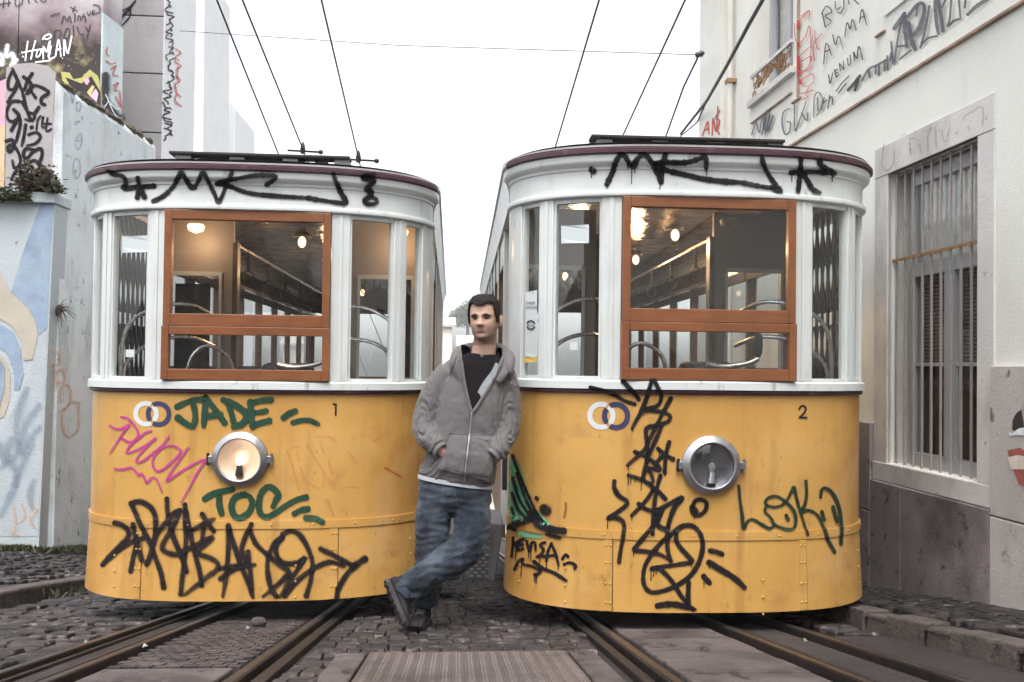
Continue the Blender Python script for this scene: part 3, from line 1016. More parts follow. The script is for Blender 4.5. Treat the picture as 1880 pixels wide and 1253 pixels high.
htag(Z(*O1, 12, [(1400, 840), (1450, 770), (1520, 700)], [(1420, 860), (1490, 770)],
       [(970, 1000), (915, 1030), (900, 1130), (925, 1230), (965, 1220), (980, 1130), (945, 1120)], [(1015, 970), (1020, 1200), (1060, 1130)], [(1030, 1190), (1080, 1060), (1125, 930)], [(1080, 1040), (1130, 1110), (1140, 1040)],
       [(1195, 1080), (1200, 900), (1240, 850), (1275, 920), (1250, 1020), (1225, 1060)], [(1230, 900), (1235, 1020)], [(1290, 900), (1270, 1010)], [(1280, 950), (1310, 920)], [(1340, 880), (1325, 1000)], [(1330, 930), (1360, 890), (1370, 960)],
       [(620, 1240), (660, 1130), (690, 1220), (720, 1060), (735, 1200), (765, 1010), (720, 1240)], [(740, 1230), (790, 1050), (760, 1210), (820, 1060), (780, 1190)]), s_grey, 'grey scribbled tags above the ledge')
htag(Z(*O1, 26, [(1510, 830), (1560, 775), (1620, 700)], [(1600, 730), (1575, 830)]), s_gdark, 'dark brown stroke above the ledge')
htag(Z(*O1, 13, [(190, 1245), (215, 1180), (240, 1120), (250, 1230)], [(220, 1200), (245, 1180)], [(280, 1245), (290, 1090), (318, 1210), (335, 980)], [(350, 1020), (312, 1090), (352, 1110), (330, 1200), (355, 1240)]), s_red, 'red tag low on the far corner', lift=0.055)
O2 = (1504, 0, 5)
htag(Z(*O2, 34, [(715, 265), (760, 200), (810, 130)], [(812, 130), (818, 290), (832, 430)], [(845, 150), (930, 50), (985, 40), (990, 130), (950, 250), (905, 320)], [(850, 220), (880, 380), (910, 455)],
       [(1095, 20), (1105, 200), (1125, 310)], [(1120, 0), (1150, 150), (1168, 285)], [(1400, 135), (1480, 60), (1580, -5)]) +
     Z(*O2, 20, [(790, 170), (745, 400), (720, 590)], [(690, 390), (710, 590)], [(750, 430), (840, 420)], [(770, 545), (870, 465)], [(930, 60), (920, 150)],
       [(1042, 60), (1010, 250), (960, 440)], [(960, 430), (1020, 360), (1110, 335)], [(1195, -5), (1160, 70)], [(1245, 0), (1230, 180), (1212, 245), (1270, 195), (1325, 178)], [(1315, -5), (1330, 170)], [(1380, -5), (1370, 70)],
       [(420, 740), (480, 640), (560, 600), (640, 555)], [(480, 640), (490, 710)], [(545, 610), (545, 680)], [(575, 600), (575, 690)], [(630, 560), (628, 650)], [(655, 520), (655, 640)], [(690, 490), (680, 560)]), s_grey, 'big grey sprayed letters running up the slope')
O3 = (1580, 160, 6.267)
htag(Z(*O3, 16, [(290, 660), (270, 790)], [(275, 800), (265, 900), (330, 960), (400, 870), (410, 720)], [(500, 560), (540, 545)], [(590, 600), (640, 590)], [(590, 640), (600, 780)], [(700, 660), (720, 760)],
       [(790, 520), (840, 465), (800, 560), (800, 740)], [(880, 460), (900, 700)], [(960, 500), (1000, 640), (1060, 430)], [(1200, 370), (1230, 330), (1300, 290)], [(1310, 290), (1410, 225), (1440, 320), (1430, 440)], [(1270, 450), (1280, 500)]),
     s_fade, 'scrubbed pale lettering on the lintel', lift=0.014)
# painted figure fragment at the picture edge
m_pred = mat('painted_red', (0.33, 0.09, 0.075), 0.8, var=0.25, scale=20, world_co=True)
m_pcream = mat('painted_cream', (0.62, 0.55, 0.47), 0.8, var=0.15, scale=20, world_co=True)
m_pdark = mat('painted_dark', (0.03, 0.022, 0.024), 0.8, var=0.2, scale=20, world_co=True)
m_pwhite = mat('painted_white', (0.72, 0.76, 0.77), 0.8, var=0.1, scale=20, world_co=True)
for poly, mm, l in (([(1862, 828), (1872, 825), (1886, 822), (1896, 830), (1896, 895), (1884, 890), (1873, 862)], m_pred, .040),
                    ([(1863.5, 840), (1882, 836), (1896, 838), (1896, 862), (1870, 862)], m_pcream, .0425),
                    ([(1872, 772), (1878, 760), (1888, 752), (1896, 800), (1885, 795), (1871, 790)], m_pdark, .040),
                    ([(1865, 793), (1872, 796), (1884, 787), (1896, 785), (1896, 800), (1880, 799), (1868, 801)], m_pwhite, .0425)):
    patch('painted_figure', poly, RWm, mm, house, l)

# ------------------------------------------------------------------ left-hand walls
m_greyw = mat('grey_blue_render', (0.62, 0.67, 0.69), 0.88, var=0.08, scale=1.2, bump=0.006, bscale=35, world_co=True,
              stains=[((0.37, 0.365, 0.38), 0.5, 0.45, 0.75, 0.8, None), ((0.68, 0.74, 0.76), 0.45, 0.5, 0.7, 0.7, None), ((0.05, 0.045, 0.042), 8.0, 0.62, 0.70, 0.85, None), ((0.20, 0.19, 0.19), 3.0, 0.52, 0.72, 0.5, (1, 1, .3))])
m_muralw = mat('mural_render', (0.43, 0.475, 0.50), 0.88, var=0.06, scale=1.5, bump=0.006, bscale=40, world_co=True,
               stains=[((0.08, 0.075, 0.075), 12.0, 0.62, 0.72, 0.8, None), ((0.33, 0.35, 0.37), 1.2, 0.5, 0.8, 0.4, None)])
m_lilac = mat('lilac_render', (0.36, 0.335, 0.34), 0.88, var=0.07, scale=2, bump=0.004, bscale=40, world_co=True,
              stains=[((0.40, 0.37, 0.37), 4.0, 0.55, 0.75, 0.5, None)])
m_block = mat('concrete_block', (0.40, 0.385, 0.39), 0.9, var=0.08, scale=3, bump=0.006, bscale=50, world_co=True, island=.08,
              stains=[((0.22, 0.19, 0.19), 1.5, 0.55, 0.75, 0.6, (1, 1, 0.4))])
m_white = mat('white_render', (0.74, 0.755, 0.76), 0.88, var=0.04, scale=1.5, bump=0.003, bscale=40, world_co=True,
              stains=[((0.62, 0.62, 0.63), 0.6, 0.5, 0.8, 0.4, None)])
m_wside = mat('painted_side', (0.58, 0.66, 0.67), 0.85, var=0.12, scale=2.0, world_co=True, bump=0.003, bscale=50)
def gradient_mural(name):
    """sprayed mural ground: pale mauve above, near-black cosmos with ochre cloud below"""
    m, nt, out = nmat(name)
    N, L = nt.nodes, nt.links
    g = N.new('ShaderNodeNewGeometry')
    sp = N.new('ShaderNodeSeparateXYZ'); L.new(g.outputs['Position'], sp.inputs[0])
    nz = noise_fac(nt, g.outputs['Position'], 1.6, 0.2, 0.8)
    mr = N.new('ShaderNodeMapRange'); mr.inputs[1].default_value = 4.9; mr.inputs[2].default_value = 6.4
    L.new(sp.outputs['Z'], mr.inputs[0])
    ad = N.new('ShaderNodeMath'); ad.operation = 'MULTIPLY_ADD'; L.new(nz, ad.inputs[0]); ad.inputs[1].default_value = 0.5
    sb = N.new('ShaderNodeMath'); sb.operation = 'SUBTRACT'; L.new(mr.outputs[0], sb.inputs[0]); sb.inputs[1].default_value = 0.25
    L.new(sb.outputs[0], ad.inputs[2])
    cr = N.new('ShaderNodeValToRGB')
    e = cr.color_ramp.elements
    e[0].position = 0.25; e[0].color = (0.030, 0.018, 0.016, 1)
    e[1].position = 0.85; e[1].color = (0.55, 0.52, 0.54, 1)
    x = cr.color_ramp.elements.new(0.5); x.color = (0.22, 0.16, 0.18, 1)
    L.new(ad.outputs[0], cr.inputs[0])
    f = noise_fac(nt, g.outputs['Position'], 2.6, 0.56, 0.72)
    mr2 = N.new('ShaderNodeMapRange'); mr2.inputs[1].default_value = 5.7; mr2.inputs[2].default_value = 5.2
    L.new(sp.outputs['Z'], mr2.inputs[0])
    ml = N.new('ShaderNodeMath'); ml.operation = 'MULTIPLY'; L.new(f, ml.inputs[0]); L.new(mr2.outputs[0], ml.inputs[1])
    c = mixrgb(nt, ml.outputs[0], cr.outputs[0], (0.36, 0.31, 0.14))
    f3 = noise_fac(nt, g.outputs['Position'], 42, 0.72, 0.76, 1.0)
    ml3 = N.new('ShaderNodeMath'); ml3.operation = 'MULTIPLY'; L.new(f3, ml3.inputs[0]); L.new(mr2.outputs[0], ml3.inputs[1])
    c = mixrgb(nt, ml3.outputs[0], c, (0.7, 0.66, 0.5))
    p = N.new('ShaderNodeBsdfPrincipled'); L.new(c, p.inputs['Base Color']); p.inputs['Roughness'].default_value = 0.7
    L.new(p.outputs[0], out.inputs['Surface'])
    return m
m_cosmos = gradient_mural('cosmos_mural')

# grey retaining wall running downhill, its end face rounded on top
angL = math.atan((827 - 940) / FPX) + YAW
tL = np.array([math.sin(angL), math.cos(angL), 0.0])
nL = np.array([math.cos(angL), -math.sin(angL), 0.0])
O = PX(105, 700, 8.9); O[2] = 0
LW = Plane(O, tL, nL)
tE = nL                                    # end face runs across
EW = Plane(O - nL * 0.56, tE, -tL)         # end face, looking back up the street
gw = empty('retaining_wall', tuple(O + [0, 0, gz(O[1])]), label='grey rendered retaining wall with rounded end covered in black tags', cat='wall')
gw_inv = Matrix.Translation(-gw.location)
def GP(o, p=gw, inv=gw_inv):
    o.parent = p
    o.matrix_parent_inverse = inv
    return o
top = LW.az(106, 152)[1]
a_end = LW.az(286, 268)[0]
ztop_e = LW.az(286, 268)[1]
b = B()
prof = [(0.0, -3.5), (0.0, top - .05), (-0.02, top), (-0.09, top + .07), (-0.2, top + .12), (-0.33, top + .13), (-0.46, top + .10), (-0.54, top + .03), (-0.56, top - .06), (-0.56, -3.5)]
slant = lambda a: (ztop_e - top) * min(1, a / a_end)
rings = [[LW.P(a, z + (slant(a) if z > 0 else 0), o) for o, z in prof] for a in (0.0, a_end * .33, a_end * .66, a_end)]
b.loft(rings)
GP(b.obj('wall', m_greyw, smooth=False))
# mossy crest
b = B()
for k in range(60):
    a = a_end * random.random()
    o0 = -0.02 - .05 * random.random()
    w_, h_ = .03 + .1 * random.random(), .02 + .05 * random.random()
    b.ball(LW.P(a, top + slant(a) + .03, o0), w_ * .5, w_, h_, 6, 4)
GP(b.obj('moss', m_dry, kind='stuff'))
EWm = lambda px, py, l: EW.map(px, py, np.asarray(l)) - np.array(gw.location)
LWm = lambda px, py, l: LW.map(px, py, np.asarray(l)) - np.array(gw.location)
# pinkish paint ground on the end face
patch('painted_ground', [(12, 125), (30, 118), (60, 116), (90, 122), (103, 135), (98, 200), (95, 345), (10, 345)], EWm, m_lilac, gw, 0.006)
ON = (0, 110, 5)
spray('graffiti', Z(*ON, 30, [(120, 90), (160, 180), (210, 300), (240, 420), (270, 520), (300, 560)], [(110, 120), (80, 200), (85, 270), (130, 270), (170, 190), (150, 270), (100, 350), (75, 390)],
      [(300, 130), (255, 200), (230, 280)], [(220, 160), (290, 230), (250, 320), (300, 260), (340, 240), (450, 300), (390, 350), (385, 400), (415, 415)], [(290, 290), (330, 350)],
      [(180, 385), (110, 390), (70, 470), (80, 550), (130, 570), (180, 520), (130, 460)], [(210, 390), (260, 480), (310, 500), (320, 540), (280, 560), (240, 550)], [(360, 440), (320, 500)],
      [(170, 540), (110, 650)], [(180, 520), (190, 600), (150, 760)], [(240, 600), (225, 700), (205, 790)], [(290, 625), (300, 620)],
      [(270, 690), (340, 670), (375, 715), (330, 770), (255, 790)], [(60, 750), (120, 740), (130, 800), (90, 850), (80, 800), (130, 790), (180, 870), (190, 950), (140, 1000), (120, 930)],
      [(310, 830), (240, 820), (220, 880), (250, 910), (310, 845), (380, 820), (390, 880), (360, 960)], [(110, 1100), (150, 1030), (260, 950), (330, 930), (400, 990), (460, 1040)]) +
      Z(*ON, 20, [(340, 640), (350, 560), (375, 520)], [(400, 530), (392, 620), (420, 620)], [(440, 540), (430, 655), (472, 640)], [(415, 590), (470, 590)]),
      EWm, s_black, gw, soft=.16, lift=.010, label='tangle of black painted tags down the rounded wall end')
spray('graffiti', Z(*ON, 13, [(630, 290), (680, 280), (660, 400), (650, 300)], [(700, 400), (725, 380), (740, 420), (715, 480), (695, 440), (705, 395)], [(680, 580), (730, 560), (690, 600)],
      [(690, 740), (735, 670), (745, 760), (710, 825), (685, 770)], [(690, 910), (725, 930), (730, 1040), (700, 1090), (668, 1040), (672, 940), (690, 910)], [(700, 750), (730, 740)]),
      LWm, s_slate, gw, soft=.5, lift=.006, label='faded blue ring marks')
O4 = (0, 640, 3.385)
spray('graffiti', Z(*O4, 14, [(320, 10), (370, 40), (360, 100), (310, 90)], [(340, 110), (350, 230)], [(345, 150), (390, 130), (395, 210), (350, 210)], [(370, 330), (380, 240), (430, 240), (430, 340), (370, 390)],
      [(490, 340), (430, 340), (385, 420), (395, 520), (430, 550), (480, 500), (485, 350)]), LWm, s_otag, gw, soft=.5, lift=.006, label='faint ochre scribble')
# mural wall, square to the street, lower than the retaining wall
O = PX(98, 700, 8.72); O[2] = 0
MW = Plane(O - nL * 6.0, tE, -tL)
mw = empty('mural_wall', tuple(O + [0, 0, gz(O[1])]), label='white wall painted with a blue mural, plants on its ledge', cat='wall')
mw_inv = Matrix.Translation(-mw.location)
zl = MW.az(50, 374)[1]
zl2 = MW.az(50, 354)[1]
ztb = -3.0
ar = MW.az(98, 500)[0]
bb = B()
lean = (MW.az(99, 400)[0] - MW.az(72, 985)[0]) / (MW.az(99, 400)[1] - MW.az(72, 985)[1])
xr = lambda z: MW.az(99, 400)[0] + lean * (z - MW.az(99, 400)[1])
bb.hexa([MW.P(-3, ztb, 0), MW.P(xr(ztb), ztb, 0), MW.P(xr(ztb), ztb, -.3), MW.P(-3, ztb, -.3),
         MW.P(-3, zl, 0), MW.P(xr(zl), zl, 0), MW.P(xr(zl), zl, -.3), MW.P(-3, zl, -.3)])
GP(bb.obj('wall', m_muralw), mw, mw_inv)
GP(MW.box(B(), -3, xr(zl) + .02, zl + .004, zl2, -.35, .05).obj('ledge', m_muralw, bevel=.01), mw, mw_inv)
MWm = lambda px, py, l: MW.map(px, py, np.asarray(l)) - np.array(mw.location)
m_mblue = mat('mural_blue_field', (0.25, 0.325, 0.44), 0.88, var=0.25, scale=4, world_co=True, bump=.004, bscale=40,
              stains=[((0.30, 0.385, 0.46), 2.5, 0.42, 0.72, 0.85, None), ((0.36, 0.41, 0.44), 9.0, 0.55, 0.7, 0.6, (1, 1, .4))])
m_mtan = mat('mural_tan_field', (0.45, 0.405, 0.34), 0.88, var=0.08, scale=4, world_co=True, bump=.004, bscale=40)
m_mpale = mat('mural_pale_field', (0.40, 0.445, 0.475), 0.88, var=0.08, scale=5, world_co=True, bump=.006, bscale=40,
              stains=[((0.25, 0.24, 0.25), 14.0, 0.62, 0.74, 0.6, None)])
patch('painted_field', [(74, 376), (99, 376), (95, 430), (91, 500), (87, 604), (71, 615), (66, 593), (53, 567), (21, 538), (40, 470)], MWm, m_mblue, mw, .004, 'blue kite shape of the mural')
patch('painted_field', [(-60, 480), (0, 500), (21, 538), (53, 567), (66, 593), (70, 617), (60, 660), (44, 662), (40, 625), (22, 598), (0, 585), (-60, 560)], MWm, m_mtan, mw, .007, 'tan ribbon of the mural')
patch('painted_field', [(-60, 575), (0, 596), (24, 610), (38, 640), (43, 690), (36, 716), (26, 716), (27, 690), (22, 665), (10, 645), (0, 640), (-60, 620)], MWm, m_mblue, mw, .006, 'blue arc of the mural')
patch('painted_field', [(-60, 640), (0, 650), (12, 665), (20, 690), (18, 735), (8, 765), (-60, 800)], MWm, m_mtan, mw, .005, 'tan eye shape of the mural')
patch('painted_field', [(-60, 655), (0, 660), (9, 675), (9, 715), (0, 748), (-60, 760)], MWm, m_mblue, mw, .010, 'blue pupil of the mural')
patch('painted_field', [(70, 618), (87, 606), (84, 700), (76, 830), (70, 985), (0, 985), (-60, 985), (-60, 800), (5, 790), (30, 740), (55, 690)], MWm, m_mpale, mw, .0035, 'pale cloud of the mural')
spray('graffiti', Z(*O4, 34, [(165, 260), (120, 380), (105, 500), (115, 610)], [(240, 360), (170, 460), (135, 570), (118, 625)], [(240, 500), (190, 560), (150, 640)], [(70, 570), (45, 640), (60, 690), (110, 660)],
      [(5, 1030), (60, 930), (105, 820), (150, 700), (200, 610)], [(0, 600), (20, 680), (40, 700)], [(100, 840), (100, 760), (60, 710), (20, 730)], [(210, 830), (190, 900), (200, 980)]),
      MWm, s_slate, mw, soft=.8, lift=.012, label='soft slate-blue shading of the mural')
spray('graffiti', Z(*O4, 14, [(85, 1150), (100, 1080), (90, 980)], [(140, 970), (160, 1040), (120, 1080)], [(200, 970), (230, 1010), (190, 1060), (220, 1110)], [(80, 1140), (110, 1160)]), MWm, s_otag, mw, soft=.5, lift=.012, label='faint ochre scribble')

# mural building behind, its cosmos panel and pale flank
MB_ = Plane(PX(188, 200, 10.6) * [1, 1, 0], tE, -tL)
zb0 = 1.2
ab = MB_.az(188, 100)[0]
mb = empty('mural_building', MB_.P(ab, gz(10)), label='block with a dark cosmos mural and white lettering behind the rounded wall', cat='building')
mb_inv = Matrix.Translation(-mb.location)
GP(MB_.box(B(), -8, ab - 1.02, zb0 - 5, 9, -.6, 0).obj('mural_panel', m_cosmos), mb, mb_inv)
GP(MB_.box(B(), ab - 1.008, ab, zb0 - 5, 9, -.6, 0).obj('mural_panel', m_cosmos), mb, mb_inv)
SB = Plane(MB_.P(ab + .001, 0), -MB_.n, MB_.t)      # flank facing the street
fl = GP(B().add([SB.P(0, zb0 - 4), SB.P(.66, zb0 - 4), SB.P(.66, SB.az(227, 55)[1]), SB.P(.5, SB.az(217, 44)[1]), SB.P(0, SB.az(190, 24)[1])], [(0, 1, 2, 3, 4)]).obj('flank', m_wside), mb, mb_inv)
fl.modifiers.new('thick', 'SOLIDIFY').thickness = 0.02
MBm = lambda px, py, l: MB_.map(px, py, np.asarray(l)) - np.array(mb.location)
SBm = lambda px, py, l: SB.map(px, py, np.asarray(l)) - np.array(mb.location)
OA = (0, 0, 5)
spray('graffiti', Z(*OA, 15, [(205, 488), (290, 470), (385, 455)], [(257, 385), (245, 470), (235, 555)], [(327, 380), (303, 470), (287, 545)], [(347, 465), (335, 525), (365, 515), (385, 460)],
      [(400, 540), (402, 430), (430, 480), (462, 380), (445, 520)], [(472, 430), (452, 540), (500, 530)], [(395, 365), (420, 330), (465, 320), (470, 345), (430, 365), (400, 350)],
      [(512, 520), (540, 370), (562, 520)], [(520, 465), (560, 450)], [(590, 510), (592, 370), (622, 490), (660, 340)], [(330, 575), (460, 560)], [(628, 490), (630, 492)], [(213, 523), (215, 525)]),
      MBm, s_white, mb, soft=.12, lift=.006, label='white sprayed lettering')
spray('graffiti', Z(*OA, 30, [(0, 500), (25, 520), (20, 590)], [(70, 430), (60, 520), (120, 500), (130, 590)], [(110, 600), (150, 560)]), MBm, s_white, mb, soft=.9, lift=.006, label='blurred white letters')
spray('graffiti', Z(*OA, 11, [(570, 215), (590, 150), (620, 200), (640, 150), (655, 215)], [(690, 130), (690, 200)], [(715, 190), (720, 150), (742, 160), (742, 190)], [(772, 130), (755, 170), (785, 150), (785, 205)], [(800, 120), (820, 150), (835, 110)],
      [(850, 125), (870, 110), (855, 100), (850, 140), (875, 130)], [(860, 50), (910, 60), (918, 110), (880, 130)], [(500, 360), (510, 290), (560, 290), (550, 350)], [(610, 270), (590, 350), (630, 350), (640, 270), (610, 270)],
      [(675, 240), (680, 335)], [(710, 250), (735, 315), (770, 320)], [(790, 250), (810, 295)], [(832, 230), (800, 350)], [(470, 150), (550, 125)], [(0, 45), (100, 30)], [(40, 10), (30, 75)], [(85, 0), (80, 60)], [(140, -5), (150, 60), (200, 40), (210, 0)],
      [(260, 0), (270, 30)], [(320, -5), (340, 25)], [(370, 0), (410, 25), (425, -5)], [(650, 70), (710, 105)], [(690, 65), (670, 110)]), MBm, s_gdark, mb, soft=.12, lift=.007, label='dark felt-pen tags')
for poly, c in (([(112, 132), (128, 134), (135, 146), (150, 143), (165, 128), (180, 140), (187, 165), (187, 200), (175, 190), (150, 175), (115, 150)], (0.42, 0.40, 0.13)),
                ([(120, 142), (150, 154), (168, 140), (185, 170), (186, 205), (160, 185), (130, 160)], (0.025, 0.018, 0.02)),
                ([(155, 146), (162, 143), (165, 150), (160, 157), (156, 153)], (0.62, 0.35, 0.46)), ([(160, 170), (170, 157), (174, 160), (166, 178)], (0.66, 0.40, 0.18)), ([(166, 178), (176, 163), (181, 172), (178, 188)], (0.62, 0.40, 0.50)),
                ([(-40, 165), (0, 150), (12, 145), (10, 230), (-40, 240)], (0.62, 0.33, 0.42)), ([(-40, 215), (4, 200), (10, 230), (8, 345), (-40, 345)], (0.62, 0.42, 0.26)), ([(-40, 245), (5, 232), (8, 262), (-40, 268)], (0.03, 0.02, 0.025))):
    patch('painted_field', poly, MBm, mat('mural_paint', c, 0.8, var=0.15, scale=8, world_co=True), mb, .003 + .001 * random.random() + (.003 if c[0] > .6 else 0) + (.0015 if c[0] < .1 else 0))
spray('graffiti', Z(*OA, 12, [(980, 440), (972, 490), (990, 515)], [(970, 560), (1010, 590), (1050, 580)], [(1010, 640), (1060, 605), (1030, 680), (1072, 700)], [(1035, 790), (1080, 760), (1042, 835), (1072, 830)], [(1055, 890), (1110, 1000)], [(1092, 840), (1106, 990)]),
      SBm, s_red, mb, soft=.15, lift=.012, label='red tag on the pale flank')
spray('graffiti', Z(*OA, 9, [(960, 870), (985, 930), (950, 980)], [(985, 930), (1060, 1000), (1110, 990)], [(1000, 960), (1050, 1060), (1110, 1090)]), SBm, s_white, mb, soft=.4, lift=.012, label='white web lines')
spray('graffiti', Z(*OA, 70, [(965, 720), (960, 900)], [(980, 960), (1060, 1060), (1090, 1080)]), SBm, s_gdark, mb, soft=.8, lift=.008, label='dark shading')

# concrete-block gable and the white houses downhill
CB = Plane(PX(300, 200, 12.6) * [1, 1, 0], tE, -tL)
ac = CB.az(300, 100)[0]
cb = empty('block_building', CB.P(ac, gz(12.6)), label='grey concrete block gable with white flank behind the mural building', cat='building')
cb_inv = Matrix.Translation(-cb.location)
zs = [CB.az(260, y)[1] for y in (300, 243.5, 135, 29.5)]
GP(CB.box(B(), ac - 1.6, ac - .005, -3, zs[0] - .0, -.5, -.02).obj('core', m_block), cb, cb_inv)
for z0, z1 in zip(zs, zs[1:] + [zs[-1] + .9]):
    lean_ = 0.0
    GP(CB.box(B(), ac - 1.6, ac, z0 + .012, z1 - .006, -.45, 0).obj('concrete_block', m_block, bevel=.008), cb, cb_inv)
for z1 in (zs[-1] + .906, zs[-1] + 1.8):
    GP(CB.box(B(), ac - 1.6, ac, z1, z1 + .89, -.45, 0).obj('concrete_block', m_block, bevel=.008), cb, cb_inv)
GP(CB.box(B(), ac - 1.598, ac - .01, zs[0], zs[-1] + 2.7, -.44, -.03).obj('mortar_core', m_room), cb, cb_inv)
FB = Plane(CB.P(ac, 0), -CB.n, CB.t)
GP(FB.box(B(), .452, 1.55, -3, 9, -3, 0).obj('flank', m_white), cb, cb_inv)
GP(FB.box(B(), .0, .45, -3, 9, -.004, .012).obj('corner_pier', m_white), cb, cb_inv)
FBm = lambda px, py, l: FB.map(px, py, np.asarray(l)) - np.array(cb.location)
def scrib(x0, x1, y0, y1, n, seed):
    r = random.Random(seed)
    S = []
    for i in range(n):
        y = y0 + (y1 - y0) * i / n
        x = lambda: x0 + (x1 - x0) * r.random()
        S.append([(x(), y), (x(), y + (y1 - y0) / n * .5), (x(), y + (y1 - y0) / n * .9), (x(), y + (y1 - y0) / n * 1.3)])
    return S
CBm = lambda px, py, l: CB.map(px, py, np.asarray(l)) - np.array(cb.location)
spray('graffiti', [(2.4, s) for s in scrib(301, 318, 0, 150, 14, 3)] + [(2.8, s) for s in scrib(296, 314, 150, 255, 11, 5)], FBm, s_gdark, cb, soft=.15, lift=.018, label='column of small dark tags')
spray('graffiti', [(2.2, s) for s in scrib(318, 331, 90, 190, 6, 8)], FBm, s_red, cb, soft=.15, lift=.018, label='small red tag')
spray('graffiti', Z(*OA, 14, [(1245, 10), (1140, 130), (1060, 240)], [(1220, 40), (1130, 160), (1080, 240)], [(1200, 90), (1190, 160), (1110, 250)], [(1240, 20), (1180, 110)], [(1210, 60), (1050, 140)]), CBm, s_black, cb, soft=.15, lift=.006, label='black scribble on the blocks')

WB = Plane(PX(372, 200, 24) * [1, 1, 0], tE, -tL)
for (pxa, pxb, d, pts, lb) in ((300, 376, 26.0, [(300, -60), (376, -60), (376, 400), (300, 400)], 'tall white house rising behind the concrete blocks'),
                               (340, 434, 30.0, [(340, 60), (376, 122), (432, 200), (434, 420), (340, 420)], 'white house with a sloping roof line behind tram 1')):
    Pp = Plane(PX(pxa, 200, d) * [1, 1, 0], tE, -tL)
    hb = empty('white_house', Pp.P(0, gz(d)), label=lb, cat='building', group='white houses downhill')
    poly = [Pp.P(*Pp.az(x, y)) for x, y in pts]
    poly = [p if p[2] > 0.5 * 9 or True else p for p in poly]
    low = gz(d) - 1
    poly = [(p[0], p[1], p[2] if i < len(pts) - 2 else low) for i, p in enumerate(poly)]
    o = B().prism(poly, Pp.n * -3.0).obj('wall', m_white)
    o.parent = hb
    o.matrix_parent_inverse = Matrix.Translation(-hb.location)

# ledge plants and the twigs growing out of the wall
q = MW.P(*MW.az(62, 345), .03)
weed('ledge_plant', MW.P(*MW.az(68, 352), .0), 1500, .10, m_dry, 'dry tufted plant growing on the mural wall ledge', spread=(.15, .08, .18), cat='plant')
weed('ledge_plant', MW.P(*MW.az(104, 358), .05), 260, .07, m_leaf, 'small leafy sprig at the end of the mural wall ledge', spread=(.07, .07, .12), cat='plant')
weed('ledge_plant', MW.P(*MW.az(14, 372), .05), 1300, .07, m_leaf, 'green and brown weeds hanging over the mural wall ledge', spread=(.24, .06, .12), up=.2, cat='plant')
tw = B()
c0 = Vector(LW.P(*LW.az(106, 570), .01))
for k in range(34):
    d = Vector((nL[0] * (.35 + random.random()), nL[1] + random.gauss(0, .9), random.gauss(-.1, .8))).normalized()
    L_ = .05 + .17 * random.random()
    tw.tube([c0, c0 + d * L_ * .5 + Vector((0, 0, .02)), c0 + d * L_ + Vector((0, 0, -.03))], [.005, .0035, .0015], 4)
tw.ball(tuple(c0), .03, .05, .06, 7, 5)
tw.obj('dead_plant', m_twig, None, label='dead spiky plant sprouting from the grey wall', cat='plant')
for (pa, pb, lb) in (((0, 992), (80, 1000), 'low weeds along the foot of the mural wall'), ((85, 1000), (168, 1010), 'low weeds along the foot of the grey retaining wall')):
    A_ = np.array(LW.P(*LW.az(max(pa[0], 75), pa[1]), .05)) if pa[0] > 50 else np.array(MW.P(*MW.az(*pa), .06))
    B_ = np.array(LW.P(*LW.az(*pb), .05)) if pa[0] > 50 else np.array(MW.P(*MW.az(*pb), .06))
    b = B()
    for k in range(700):
        t = random.random()
        p = Vector(A_ + (B_ - A_) * t)
        p.x += random.gauss(0, .04); p.y -= abs(random.gauss(0, .06))
        p.z = lz(p.x, p.y) + .0
        d = Vector((random.gauss(0, .6), random.gauss(0, .6), 1)).normalized()
        s = d.orthogonal().normalized()
        L_ = .03 + .06 * random.random()
        b.add([p - s * .006, p + s * .006, p + d * L_ * .6 + s * .012, p + d * L_], [(0, 1, 2, 3)])
    b.obj('weeds', m_leaf, None, label=lb, cat='weeds', kind='stuff')
b = B()
for k in range(120):
    y = 6.4 + 1.4 * random.random()
    p = Vector((LKX + .02 + abs(random.gauss(0, .06)), y, gz(y)))
    d = Vector((random.gauss(0, .7), random.gauss(0, .7), 1)).normalized()
    s = d.orthogonal().normalized()
    L_ = .03 + .06 * random.random()
    b.add([p - s * .005, p + s * .005, p + d * L_ * .6 + s * .012, p + d * L_], [(0, 1, 2, 3)])
b.obj('weeds', m_leaf, None, label='small weeds in the gutter against the kerb beside tram 1', cat='weeds', kind='stuff')

# ------------------------------------------------------------------ overhead wires
def wire(pts, r, lb, m=None, cat='wire'):
    return B().tube([tuple(p) for p in pts], r, 6).obj('overhead_wire', m or m_thin, None, smooth=True, label=lb, cat=cat, group='overhead wires')
def slope_wire(p0, p1, h, lb, r=.0085):
    d0 = h * FPX / (955 - p0[1]); d1 = h * FPX / (955 - p1[1])
    A_, B_ = PX(*p0, d0), PX(*p1, d1)
    D_ = (B_ - A_) / np.linalg.norm(B_ - A_)
    wire([A_ - D_ * 8, A_, B_, B_ + D_ * 25.0], r, lb)
    return B_
slope_wire((398, 0), (510, 280), 4.2, 'outer of the three thin wires above tram 1')
e1 = slope_wire((445, 0), (556, 274), 4.2, 'middle of the three thin wires above tram 1')
e2 = slope_wire((590, 0), (658, 290), 4.0, 'thin wire ending above the roof corner of tram 1')
slope_wire((1100, 0), (1022, 262), 4.2, 'thin wire running down to the near roof corner of tram 2')
slope_wire((1258, 0), (1145, 246), 4.2, 'thin wire above the middle of tram 2')
